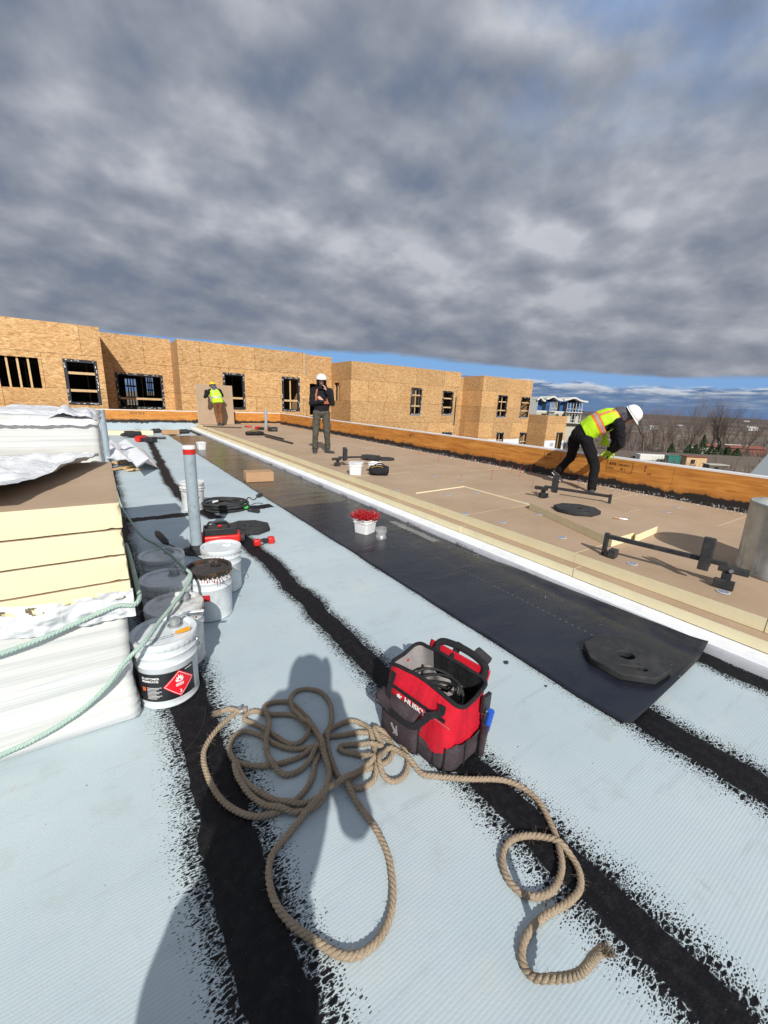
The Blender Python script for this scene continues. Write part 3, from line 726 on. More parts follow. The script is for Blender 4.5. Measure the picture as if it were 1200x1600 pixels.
sw = (atX(530, 612, X5a).y, atX(522, 612, X5a).y); sw = (min(sw), max(sw))
oG = (sw[0], sw[1], atX(525, 626, X5a).z, atX(525, 598, X5a).z)
wall_run('y', Y5+.15, Y4-.001, ZB, T5-.002, X5a, [oG]); window('y', *oG, X5a, 0, 1, False, seed=7)
oH = px_open(Y5, 643, 657, 608, 646); oI = px_open(Y5, 692, 706, 613, 646)
oJ = px_open(Y5, 690, 703, 677, 720)
wall_run('x', X5a, X5b, ZB, T5, Y5, [oH, oI, oJ]); window('x', *oH, Y5, 2, 1, white=True, seed=8); window('x', *oI, Y5, 2, 0, white=True, seed=9); window('x', *oJ, Y5, 1, 0, seed=10)
wall_run('y', Y5+.15, Y6-.001, ZB, T5-.002, X5b-.152, [])
wall_run('x', X5b, X7a, ZB, T5, Y6, [])
wall_run('y', Y7+.15, Y6-.001, ZB, T7-.002, X7a, [])
oK = px_open(Y7, 778, 791, 619, 650); oL = px_open(Y7, 814, 826, 622, 651); oM = px_open(Y7, 775, 784, 677, 715); oN = px_open(Y7, 810, 819, 677, 725)
wall_run('x', X7a, X7b, ZB, T7, Y7, [oK, oL, oM, oN])
for k, o_ in enumerate((oK, oL, oM, oN)): window('x', *o_, Y7, 2, 1-k % 2, white=k < 2, seed=11+k)
Y8 = 22.9; X8a = atY(854, 668, Y8).x; X8b = atY(884, 668, Y8).x; T8 = atY(856, 649.5, Y8).z; T8b = T8
wall_run('y', Y8+.15, Y7+3.4, ZB, T8-.002, X8a, [])
oO = px_open(Y8, 868.5, 877, 677, 702)
wall_run('x', X8a, X8b, ZB, T8, Y8, [oO]); window('x', *oO, Y8, 0, 1, seed=16)
wall_run('y', Y8+.15, Y8+6, ZB, T8-.002, X8b-.152, [])
wall_run('y', Y7+.15, Y7+8, ZB, T7-.002, X7b-.152, [])
# white house wrap low on the walls
zw7 = atY(800, 686, Y7).z; zw8 = atY(870, 688, Y8).z
mb = MB()
for a0, a1, of, zt, ops in ((X7a+.3, X7b-.02, Y7, zw7, (oM, oN)), (X8a+.0-.0, X8b-.03, Y8, zw8, (oO,)), (X5b-4.2, X5b-.1, Y5, atY(700, 686, Y5).z, (oJ,))):
    us = [a0]+[q for o_ in ops for q in (o_[0]-.09, o_[1]+.09)]+[a1]
    for i in range(0, len(us), 2): mb.box(us[i], us[i+1], of-.008, of-.002, zt-3, zt)
mb.build('house_wrap', 'house_wrap', bld, world=True, smooth=0)
mb = MB()
for px in (862, 880): 
    q = atY(px, 693, Y8)
    for k in range(4): mb.box(q.x-.28, q.x+.28-.1*(k % 2), Y8-.011, Y8-.0085, q.z-.08*k-.02, q.z-.08*k+.02)
mb.build('wrap_print', 'print_grey', bld, world=True, smooth=0)
YB = 29.1; rear = [px_open(YB, 197, 214, 592, 633), px_open(YB, 229, 240, 590, 618)]
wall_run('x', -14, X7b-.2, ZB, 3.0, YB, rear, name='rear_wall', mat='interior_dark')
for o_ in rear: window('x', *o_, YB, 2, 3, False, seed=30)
# floors, ceilings, rear walls and studs make the rooms behind the openings
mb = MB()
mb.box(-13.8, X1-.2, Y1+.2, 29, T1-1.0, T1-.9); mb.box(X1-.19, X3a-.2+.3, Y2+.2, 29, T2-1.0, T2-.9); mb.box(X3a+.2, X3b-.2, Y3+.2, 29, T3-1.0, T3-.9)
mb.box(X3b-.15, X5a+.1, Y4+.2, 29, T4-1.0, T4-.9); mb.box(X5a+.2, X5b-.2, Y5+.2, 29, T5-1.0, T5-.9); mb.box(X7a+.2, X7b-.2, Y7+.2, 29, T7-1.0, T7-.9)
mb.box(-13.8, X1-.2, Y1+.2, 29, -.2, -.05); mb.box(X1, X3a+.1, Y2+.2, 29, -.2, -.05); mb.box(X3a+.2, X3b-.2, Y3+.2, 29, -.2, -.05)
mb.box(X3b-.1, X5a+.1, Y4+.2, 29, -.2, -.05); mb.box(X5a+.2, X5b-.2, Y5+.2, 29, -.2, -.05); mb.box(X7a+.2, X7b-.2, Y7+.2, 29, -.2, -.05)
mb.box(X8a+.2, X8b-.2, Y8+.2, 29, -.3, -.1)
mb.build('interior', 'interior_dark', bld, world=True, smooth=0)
mb = MB()
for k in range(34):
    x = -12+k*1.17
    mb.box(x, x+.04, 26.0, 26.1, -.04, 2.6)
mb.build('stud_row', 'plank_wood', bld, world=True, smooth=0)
# daylight seen through far windows of the big opening
mb = MB()
mb.tube([(X5b-.35, Y5-.04, atY(712, 620, Y5).z), (X5b-.35, Y5-.04, atY(709, 664, Y5).z)], .035, 8)
mb.build('downpipe', 'black_plastic', bld, world=True)
# metal corner strips
mb = MB(); mb.box(X3b-.02, X3b+.02, Y3-.006, Y3-.002, T3-1.1, T3+.02); mb.build('corner_strip', 'galvanised', bld, world=True, smooth=0)

# ---------------------------------------------------------------- terraced house block far off
d0 = ray(868, 641); d0.z = 0; d0.normalize(); B0 = d0*150; ex = Vector((d0.y, -d0.x, 0)); 
ex = (ex*.92 + d0*.38).normalized(); ey = Vector((-ex.y, ex.x, 0))
hb = thing('terraced_houses', 'distant four storey blue and beige terraced block with curved white roof edges', 'building', (B0.x, B0.y, -9.5), math.atan2(ex.y, ex.x))
def hbx(name, m, *bs):
    mb = MB()
    for q in bs: mb.box(*q)
    return mb.build(name, m, hb, smooth=0)
hbx('lower_walls', 'siding_beige', (-11, 8, 0, 10, 0, 10.2))
hbx('grey_end_wall', 'siding_grey', (-12.5, -6.6, -1.2, 9, 0, 13.9))
hbx('blue_walls', 'siding_blue', (-6.5, 8, .1, 9.9, 10.2, 13.6))
hbx('white_panel', 'siding_white', (-11.8, -9.5, -1.26, -1.2, 3, 12), (-6.5, 8, -.05, .05, 10.1, 10.5))
wf = MB()
for k, x in enumerate((-4.5, -.3, 2.4, 5.4)):
    wf.box(x, x+1.5 if k else x+1.1, -.12, -.02, 10.8, 13); wf.box(x, x+1.5, -.12, -.02, 7, 9.6)
wf.build('window', 'window_dark', hb, smooth=0)
bal = MB()
for x0, x1 in ((-2.6, -.2), (3.0, 8.3)):
    for z in (6.9, 10.3): 
        bal.box(x0, x1, -1.6, -.1, z, z+.2)
        for k in range(6): bal.box(lerp(x0, x1, k/5.5), lerp(x0, x1, k/5.5)+.12, -1.6, -1.5, z+.2, z+3.0)
        bal.box(x0, x1, -1.6, -1.5, z+1.1, z+1.2)
bal.build('balcony', 'siding_white', hb, smooth=0)
for x0, x1, z in ((-4.2, 1.2, 14.0), (1.6, 9.4, 13.9), (-7.2, -4.4, 13.6)):
    mb = MB(); n = 16
    def rz(u): return z+.9*math.exp(-((u-.42)/.22)**2)-.25*u
    vs = []; fs = []
    for k in range(n+1):
        u = k/n; x = lerp(x0, x1, u); vs += [(x, -2.0, rz(u)), (x, 9, rz(u)), (x, 9, rz(u)+.5), (x, -2.0, rz(u)+.5)]
    for k in range(n):
        for a in range(4): fs.append((k*4+a, k*4+(a+1) % 4, k*4+4+(a+1) % 4, k*4+4+a))
    fs += [(3, 2, 1, 0), (n*4, n*4+1, n*4+2, n*4+3)]
    mb.add(vs, fs); mb.build('roof', 'siding_white', hb, smooth=0)

# ---------------------------------------------------------------- things on the land beyond the parapet
def gpt(px, py, z=-9.5): return at(px, py, z)
def small_house(name, px, py, wid, dep, hgt, rz, wm, rm, label, roof=1.2, cat='building', flat=False, z=None):
    p = gpt(px, py); zz = land_z(p.x, p.y)-.1 if z is None else z
    t_ = thing(name, label, cat, (p.x, p.y, zz), rz)
    mb = MB(); mb.box(-wid/2, wid/2, -dep/2, dep/2, 0, hgt); mb.build('wall', wm, t_, smooth=0)
    mb = MB()
    if flat: mb.box(-wid/2-.2, wid/2+.2, -dep/2-.2, dep/2+.2, hgt+.002, hgt+.15)
    else:
        mb.add([(-wid/2-.3, -dep/2-.4, hgt), (wid/2+.3, -dep/2-.4, hgt), (wid/2+.3, dep/2+.4, hgt), (-wid/2-.3, dep/2+.4, hgt), (-wid/2-.3, 0, hgt+roof), (wid/2+.3, 0, hgt+roof)],
           [(0, 1, 5, 4), (2, 3, 4, 5), (1, 2, 5), (3, 0, 4), (3, 2, 1, 0)])
    mb.build('roof', rm, t_, smooth=0)
    mb = MB()
    for k in range(max(1, int(wid//4))): mb.box(-wid/2+1+k*3.4, -wid/2+1.9+k*3.4, -dep/2-.05, -dep/2, hgt*.35, hgt*.75)
    mb.build('door', 'window_dark', t_, smooth=0); return t_
V0 = R(-35)
small_house('warehouse', 1172, 674, 9, 5, 2.4, R(-30), 'siding_white', 'siding_white', 'long white warehouse among the far trees on the right', 1.2)
small_house('farmhouse', 1116, 660, 14, 8, 4, R(-20), 'siding_white', 'roof_far', 'white house on the horizon behind bare trees', 2)
small_house('farmhouse', 1165, 662, 9, 6, 3, R(-50), 'siding_beige', 'siding_white', 'pale house on the horizon at the far right', 2)
small_house('barn', 1020, 671, 6, 4, 2, R(-40), 'siding_white', 'siding_white', 'small white barn between the bare trees', 1)
small_house('barn', 1060, 669, 5, 4, 2, R(-10), 'siding_grey', 'siding_white', 'grey barn with white roof beyond the bare trees', 1)
small_house('garage', 1085, 712.5, 4.6, 3.2, 2.2, R(-38), 'siding_white', 'siding_white', 'small white garage beside the dark conifers', .5)
small_house('garage', 1102, 714, 5.0, 3.4, 2.2, R(-38), 'siding_white', 'siding_beige', 'white garage right of the conifer hedge', .6)
small_house('long_shed', 1142, 708, 17, 4, 2.0, R(-38), 'shed_red', 'shed_red', 'low red-brown shed running behind the hedge', .8)
small_house('greenhouse', 1140, 705, 10, 3, 2.1, R(-38), 'siding_white', 'siding_white', 'long low white outbuilding beyond the hedge', .4)
small_house('garden_shed', 1081, 728, 4.4, 2.2, 2.3, R(-38), 'plank_wood', 'shed_red', 'red and tan open fronted garden shed beside the green bin', .2, 'shed', True)
small_house('lean_to', 1116, 735, 3.8, 2.0, 1.4, R(-38), 'fence_wood', 'siding_beige', 'low pale-roofed lean-to right of the red garden shed', .2, 'shed', True)
p = gpt(1048, 726); t_ = thing('waste_bin', 'green steel waste container behind the orange parapet', 'container', (p.x, p.y, -9.6), R(-38))
mb = MB(); mb.box(-1.3, 1.3, -.8, .8, 0, 2.1); mb.build('body', 'bin_green', t_, smooth=0, bevel=.05)
mb = MB(); mb.box(-1.36, 1.36, -.86, .86, 2.1, 2.2); mb.box(-1.34, -1.2, -.87, -.8, 0, 2.1); mb.box(1.2, 1.34, -.87, -.8, 0, 2.1); mb.build('lid', 'bin_green', t_, smooth=0)
p = gpt(1023, 722); t_ = thing('trailer', 'long white trailer parked beside the green container', 'trailer', (p.x, p.y, -9.6), R(-38))
mb = MB(); mb.box(-4.2, 3.6, -1.1, 1.1, .5, 1.9); mb.build('body', 'siding_white', t_, smooth=0, bevel=.15)
for s in (-1, 1):
    mb = MB(); mb.tube([(.8, s*1.0, .45), (.8, s*1.15, .45)], .42, n=16); mb.build('wheel', 'black_rubber', t_)
def car(px, py, rz, paint, label, z=-9.6):
    p = gpt(px, py); t_ = thing('parked_car', label, 'car', (p.x, p.y, z), rz, 'cars parked beyond the building')
    mb = MB(); prof = [(-2.2, .35), (2.2, .35), (2.25, .75), (1.3, .92), (.6, 1.42), (-1.2, 1.45), (-2.0, .98), (-2.25, .8)]
    vs = [(x, -.88, z_) for x, z_ in prof]+[(x, .88, z_) for x, z_ in prof]; n = len(prof)
    mb.add(vs, [tuple(range(n)), tuple(range(2*n-1, n-1, -1))]+[(i, n+i, n+(i+1) % n, (i+1) % n) for i in range(n)]); mb.build('body', paint, t_, smooth=0, bevel=.08)
    mb = MB(); mb.box(-1.25, .75, -.885, .885, .98, 1.32); mb.build('side_window', 'window_dark', t_, smooth=0)
    for x in (-1.4, 1.4):
        for s in (-1, 1): mb = MB(); mb.tube([(x, s*.7, .34), (x, s*.9, .34)], .34, n=16); mb.build('wheel', 'black_rubber', t_)
    return t_
car(905, 699, R(20), 'car_silver', 'silver car parked beyond the corner of the tan building'); car(880, 698, R(70), 'car_dark', 'dark blue car close beside the tan building corner')
mb = MB(); mb.box(-60, 80, -.05, .05, 0, 1.5)
for k in range(28): mb.box(-60+k*5, -59.88+k*5, -.12, .12, 0, 1.7)
p = gpt(1150, 727); o = mb.build('board_fence', 'fence_wood', None, smooth=0); o.location = (p.x, p.y, -9.6); o.rotation_euler = (0, 0, R(-38)); tag(o, 'long grey board fence behind the garden sheds', 'fence')
mb = MB(); mb.box(-40, 60, -.05, .05, 0, 1.5)
p = gpt(1170, 722); o = mb.build('board_fence', 'fence_wood', None, smooth=0); o.location = (p.x, p.y, -9.6); o.rotation_euler = (0, 0, R(-38)); tag(o, 'second grey board fence further back, before the hedge', 'fence')
# roads as pale strips
mb = MB()
def strip(p0, p1, wd):
    a = gpt(*p0); b_ = gpt(*p1); d = (b_-a).normalized(); n = Vector((-d.y, d.x, 0))*wd/2; q = []
    k = 30
    vs = []; fs = []
    for i in range(k+1):
        c = a.lerp(b_, i/k)
        for s in (-1, 1):
            e = c+n*s; vs.append((e.x, e.y, land_z(e.x, e.y)+.12))
    mb.add(vs, [(2*i, 2*i+1, 2*i+3, 2*i+2) for i in range(k)])
strip((860, 666), (1010, 676), 6); strip((850, 677), (1000, 688), 4); strip((900, 655), (1100, 668), 9)
MATS['road'] = MATS['siding_grey']; tag(mb.build('road', 'siding_grey', smooth=0), kind='structure')

# neighbouring shingled roof at the right edge
A = atX(1165, 748, 11.5); B_ = atX(1200, 709, 19); 
mb = MB(); a = Vector((A.x, A.y, A.z)); b_ = Vector((B_.x, B_.y, B_.z)); off = Vector((5, -9, .25))
e1 = a-(b_-a)*.25; e2 = b_+(b_-a)*.05
mb.add([e1, e2, e2+off, e1+off, e1-Vector((0, 0, .25)), e2-Vector((0, 0, .25)), e2+off-Vector((0, 0, .25)), e1+off-Vector((0, 0, .25))], [(0, 1, 2, 3), (7, 6, 5, 4), (0, 4, 5, 1), (1, 5, 6, 2), (2, 6, 7, 3), (3, 7, 4, 0)])
t_ = thing('neighbour_building', 'neighbouring building with grey shingle roof at the right edge', 'building', (15, -2, -9.5))
mb.build('roof', 'shingle_grey', t_, world=True, smooth=0)
mb = MB(); c1 = e1.lerp(e2, .1)+off*.1; c2 = e1.lerp(e2, .9)+off*.1; c3 = e1.lerp(e2, .9)+off*.9; c4 = e1.lerp(e2, .1)+off*.9
vs = [Vector((q.x, q.y, -9.5)) for q in (c1, c2, c3, c4)]+[q-Vector((0, 0, .3)) for q in (c1, c2, c3, c4)]
mb.add(vs, [(3, 2, 1, 0), (4, 5, 6, 7), (0, 1, 5, 4), (1, 2, 6, 5), (2, 3, 7, 6), (3, 0, 4, 7)]); mb.build('wall', 'siding_beige', t_, world=True, smooth=0)

# bare trees
def bare_tree(seed, hgt=11, label='', loc=(0, 0, 0)):
    rr = random.Random(seed); tr = MB(); tw = MB()
    def grow(p, d, L, r, lev):
        n = 4; q = p; pts = [p]; rad = [r]
        for i in range(n):
            d = (d+Vector((rr.gauss(0, .10), rr.gauss(0, .10), rr.gauss(.05, .06)))).normalized(); q = q+d*L/n; pts.append(q); rad.append(r*(1-.16*(i+1)))
        (tr if lev < 2 else tw).tube(pts, [q*(1 if lev < 2 else .75) for q in rad], n=5 if lev < 2 else 3, caps=False)
        if lev >= 4: return
        nk = (8, 7, 6, 5)[lev]
        for k in range(nk):
            f = rr.uniform(.3, 1) if k else 1; i = min(n-1, int(f*n)); s = pts[i].lerp(pts[i+1], f*n-i if f < 1 else 1)
            a = rr.uniform(0, 6.283); sp = rr.uniform(.28, .62); side = Vector((math.cos(a), math.sin(a), 0))
            nd = (d*math.cos(sp)+side*math.sin(sp)+Vector((0, 0, .25))).normalized()
            grow(s, nd, L*rr.uniform(.5, .74), rad[i]*.52, lev+1)
    lean = Vector((rr.uniform(-.15, .15), rr.uniform(-.15, .15), 1)).normalized()
    for s in range(rr.choice((1, 2, 2, 3))):
        d = (lean+Vector((rr.uniform(-.35, .35), rr.uniform(-.35, .35), 0))).normalized(); grow(Vector((rr.uniform(-.3, .3), rr.uniform(-.3, .3), 0)), d, hgt*.5, .20, 0)
    t_ = thing('bare_tree', label, 'tree', loc, 0, 'bare trees beyond the parapet')
    tr.build('trunk', 'bark', t_); tw.build('crown', 'twig', t_, smooth=0); return t_
spots = [(1003, 712, 15, 0, 'leaning bare tree with forked trunk just right of the bending man'), (1036, 714, 13, 1, 'bare tree left of the green container'), (1070, 712, 16, 2, 'bare tree behind the green container and red shed'),
         (1105, 713, 17, 0, 'tall bare tree rising above the hedge, tallest on the skyline'), (1124, 716, 16, 1, 'bare tree behind the pale lean-to'), (1160, 712, 13, 2, 'bare tree near the white warehouse'),
         (1187, 710, 12, 0, 'bare tree at the far right above the shingle roof'), (975, 707, 12, 2, 'bare tree seen under the bending man\'s arm'), (1052, 700, 14, 0, 'bare tree further back above the green container'),
         (1090, 700, 13, 1, 'bare tree further back behind the conifers'), (1140, 700, 13, 2, 'slim bare tree further back, over the long red shed'), (1020, 703, 14, 1, 'bare tree further back, over the white trailer')]
protos = {}
for px, py, hh, sd, lab in spots:
    p = gpt(px, py)
    if sd not in protos: protos[sd] = bare_tree(40+sd, 11, lab, (p.x, p.y, -9.7)); protos[sd].scale = (hh/11,)*3; protos[sd].rotation_euler.z = 0
    else: dup(protos[sd], (p.x, p.y, -9.7), (px*1.7) % 6.28, lab, hh/11)
# conifers of the hedge
def conifer(px, py, h, r, seed, label):
    p = gpt(px, py); rr = random.Random(seed); mb = MB()
    for _ in range(900):
        u = rr.random()**.8; a = rr.uniform(0, 6.283); rad = r*(1-u)**.8*math.sqrt(rr.uniform(.25, 1))*(1+.3*math.sin(3*a+seed)); z = .2+u*h
        c = Vector((rad*math.cos(a), rad*math.sin(a), z)); q = Vector((rr.gauss(0, 1), rr.gauss(0, 1), rr.gauss(0, .6))).normalized()*rr.uniform(.12, .28); q2 = q.orthogonal().normalized()*rr.uniform(.06, .16)
        mb.add([c-q, c+q2, c+q, c-q2], [(0, 1, 2, 3)])
    t_ = thing('conifer', label, 'tree', (p.x, p.y, -9.6), 0, 'dark conifers in the hedge'); mb.build('crown', 'conifer', t_, smooth=0)
    mb = MB(); mb.cyl((0, 0, 0), (0, 0, h*.9), .12, .03, 6); mb.build('trunk', 'bark', t_)
conifer(1093, 716, 6.2, 1.7, 1, 'tallest dark conifer, between the two white garages')
for k, (px, h, r, lab) in enumerate([(1046, 3.6, 1.3, 'small conifer above the green container'), (1073, 3.4, 1.8, 'broad low conifer left of the tallest one'), (1083, 3.6, 1.5, 'bushy conifer close to the left garage'), (1108, 3.6, 1.9, 'wide conifer right of the tallest one'), (1120, 3.8, 1.9, 'round conifer in the middle of the hedge'), (1134, 3.4, 1.8, 'conifer toward the right end of the hedge'), (1148, 3.0, 1.8, 'last low conifer at the right end of the hedge')]):
    conifer(px, 716+(px-1090)*.05, h, r, 5+k, lab)
# utility poles
for px, py, h, lab in [(1126, 712, 11, 'wooden utility pole rising behind the lean-to')]:
    p = gpt(px, py); t_ = thing('utility_pole', lab, 'pole', (p.x, p.y, -9.6)); mb = MB(); mb.cyl((0, 0, 0), (0, 0, h), .16, .11, 8); mb.build('shaft', 'fence_wood', t_)
    mb = MB(); mb.box(-1, 1, -.06, .06, h-.9, h-.78); mb.build('crossarm', 'fence_wood', t_, smooth=0)

# leafless scrub and thickets over the fields
rr = random.Random(77); mb = MB()
for _ in range(2600):
    a = R(rr.uniform(52, 84)); d = 95*math.exp(rr.random()**.8*1.95); x, y = d*math.sin(a), d*math.cos(a)
    if fbm(x*.012, y*.012, 3)+.25*fbm(x*.05, y*.05, 1) < -.02: continue
    h = rr.uniform(1.2, 4.2)*(1 if d > 150 else .8); z = land_z(x, y)
    for k in range(9):
        bx_, by_ = x+rr.gauss(0, h*.35), y+rr.gauss(0, h*.35); tx, ty = bx_+rr.gauss(0, h*.25), by_+rr.gauss(0, h*.25); w_ = .05+d*.00022; q = rr.uniform(0, 3.14)
        c_, s_ = math.cos(q)*w_, math.sin(q)*w_
        mb.add([(bx_-c_, by_-s_, z), (bx_+c_, by_+s_, z), (tx, ty, z+h*rr.uniform(.6, 1))], [(0, 1, 2)])
tag(mb.build('scrub', 'twig', smooth=0), 'leafless brown scrub and thickets covering the fields beyond the parapet', 'scrub', kind='stuff')

# ---------------------------------------------------------------- stacks of insulation on the left
def lump_box(name, mat, x0, x1, y0, y1, z0, z1, res, fn, parent=None, smooth=180, rnd=.02):
    nx, ny, nz_ = [max(2, int((b-a)/res)) for a, b in ((x0, x1), (y0, y1), (z0, z1))]
    key = {}; vs = []; fs = []
    def vid(i, j, k):
        q = (i, j, k)
        if q not in key:
            p = Vector((lerp(x0, x1, i/nx), lerp(y0, y1, j/ny), lerp(z0, z1, k/nz_)))
            n = Vector(((i == nx)-(i == 0), (j == ny)-(j == 0), (k == nz_)-(k == 0))).normalized()
            if sum(map(abs, n)) > 1.1: p = p - n*rnd*.6
            d = fn(p, n); key[q] = len(vs); vs.append(p+n*d)
        return key[q]
    for i in range(nx):
        for j in range(ny):
            fs.append((vid(i, j, 0), vid(i, j+1, 0), vid(i+1, j+1, 0), vid(i+1, j, 0))); fs.append((vid(i, j, nz_), vid(i+1, j, nz_), vid(i+1, j+1, nz_), vid(i, j+1, nz_)))
    for i in range(nx):
        for k in range(nz_):
            fs.append((vid(i, 0, k), vid(i+1, 0, k), vid(i+1, 0, k+1), vid(i, 0, k+1))); fs.append((vid(i, ny, k), vid(i, ny, k+1), vid(i+1, ny, k+1), vid(i+1, ny, k)))
    for j in range(ny):
        for k in range(nz_):
            fs.append((vid(0, j, k), vid(0, j, k+1), vid(0, j+1, k+1), vid(0, j+1, k))); fs.append((vid(nx, j, k), vid(nx, j+1, k), vid(nx, j+1, k+1), vid(nx, j, k+1)))
    mb = MB(); mb.add(vs, fs); return mb.build(name, mat, parent, smooth=smooth)
def wrapf(p, n):
    d = .008*fbm(p.x*.5+p.y, p.z*7+p.x*.5, 2.0) + .004*fbm(p.x*.5, p.z*20+p.x*.9, 5) + .010*abs(nz(p.x*.35, p.z*13+p.x*.8, 8))
    if p.z < .16: d += .006*math.sin(p.z*150+2*fbm(p.x*1.5, 1, 1)) + .004
    return d
SX0, SX1, SY0, SY1 = -2.44, .0, 1.96, 3.18
o = lump_box('wrapped_bundle', 'wrap_film', SX0, SX1-.005, SY0, SY1, .004, .58, .018, wrapf)
tag(o, 'bottom bundle of boards wrapped in white film, lowest of the near stack', 'wrapped bundle')
zz = .60
names = ['fourth from the top, half hidden by torn film', 'third from the top', 'second from the top', 'topmost, brown facing showing']
for k in range(4):
    z0 = [.585, .706, .822, .938][k]; z1 = [.702, .818, .934, 1.05][k]; rr = random.Random(k+2)
    def edge(p, n, k=k):
        d = .0015*fbm(p.x*9, p.z*9, k)
        if n.x > .4: d -= .010*max(0, nz(p.y*14, p.z*40, k))
        if p.x > -.06 and abs(n.y) > .4: d -= .014*max(0, nz(p.x*40, p.z*50, k*3+1))*max(0, (p.x+.06)/.06)
        return d
    o = lump_box('insulation_board', 'polyiso_foam', SX0+rr.uniform(0, .02), SX1+.028+rr.uniform(-.004, .004), SY0+rr.uniform(.005, .012), SY1, z0, z1, .02, edge, smooth=50, rnd=.004)
    o.data.materials.append(MATS['facer_paper'])
    for f_ in o.data.polygons:
        if abs(f_.normal.z) > .9: f_.material_index = 1
    tag(o, 'cream foam board in the near stack, '+names[k], 'insulation board', 'boards in the near stack')
# torn film flap hanging over the lowest board
def flap(u, v):
    x = lerp(-2.4, .035, u); w_ = max(0, min(1, (x+.42)/.12)); top = .70-.03*w_+.018*fbm(x*9, 1)+.02*nz(x*2.1, 4); bot = .565-.02*w_+.012*fbm(x*7, 3)
    z = lerp(bot, top, v)
    y = SY0-.016-.034*w_*abs(fbm(x*6, z*8, 2, ))-.010*w_*abs(nz(x*24, z*24, 5))-.012*(1-abs(2*v-1))*(.4+abs(nz(x*3, 2)))
    return (x, y, z)
mb = MB(); mb.grid(260, 26, flap, keep=lambda u, v: not (v > .72 and nz(u*60, v*6, 9) > .28)); tag(mb.build('torn_film', 'crumpled_film', smooth=180), 'torn crumpled white film hanging round the middle of the near stack', 'plastic film')
# film thrown back over the top
def yb(x): return max(1.955, 2.88+(x+.07)*3.4+.10*fbm(x*6, 2))
def topf(u, v):
    x = lerp(-2.42, -.03, u); y = lerp(yb(x), 3.25, v)
    lift = .10*max(0, 1-v*3.2)**1.5*(.4+.6*abs(nz(x*4, 3)))
    z = 1.058+.030*(1+fbm(x*5, y*5, 1))*min(1, v*6+.4)+.030*abs(nz(x*5, y*5, 4))+.010*abs(nz(x*13, y*9, 4))+lift
    return (x, y, z)
mb = MB(); mb.grid(240, 70, topf); tag(mb.build('loose_film', 'crumpled_film', smooth=180), 'loose white film folded back over the brown top of the near stack', 'plastic film')
def wrapr(p, n):
    d = .010*fbm(p.x*1.1+p.y, p.z*8, 7)
    for zc in (.87, 1.06): d -= .006*math.exp(-((p.z-zc)/.006)**2)
    if n.z > .3: d += .035+.025*fbm(p.x*2.3+1, p.y*2.0, 8)+.012*abs(nz(p.x*5, p.y*9, 3))
    return d
o = lump_box('wrapped_bundle', 'wrap_film', -2.44, -.015, 3.34, 4.5, .004, 1.285, .022, wrapr)
tag(o, 'taller rear stack of boards fully wrapped in white film', 'wrapped bundle')
def peak(u, v):
    x = lerp(-.36, -.02, u); y = lerp(3.33, 3.9, v)
    b = math.exp(-((u-.52)/.16)**2-((v-.3)/.35)**2)*.085+math.exp(-((u-.85)/.12)**2-((v-.4)/.4)**2)*.06
    return (x, y, 1.30+.012*fbm(x*20, y*20)+b+.02*abs(nz(x*12, y*7, 6)))
mb = MB(); mb.grid(50, 40, peak); tag(mb.build('loose_film', 'crumpled_film', smooth=180), 'puffed peak of white film on top of the rear wrapped stack', 'plastic film')
def cover(u, v):
    x = lerp(-2.42, -.025, u); y = lerp(3.315, 4.4, v); e = min(1, v*9, (1-u)*14)
    return (x, y-.010*abs(nz(x*5, 3)), 1.27+.02*fbm(x*14, 1)*(v < .02)+e*(.055+.050*fbm(x*1.6, y*2.4, 3)+.030*abs(nz(x*4+y*3, y*5, 6))))
mb = MB(); mb.grid(230, 70, cover); tag(mb.build('loose_film', 'crumpled_film', smooth=180), 'rumpled white film lying over the whole top of the rear stack', 'plastic film')

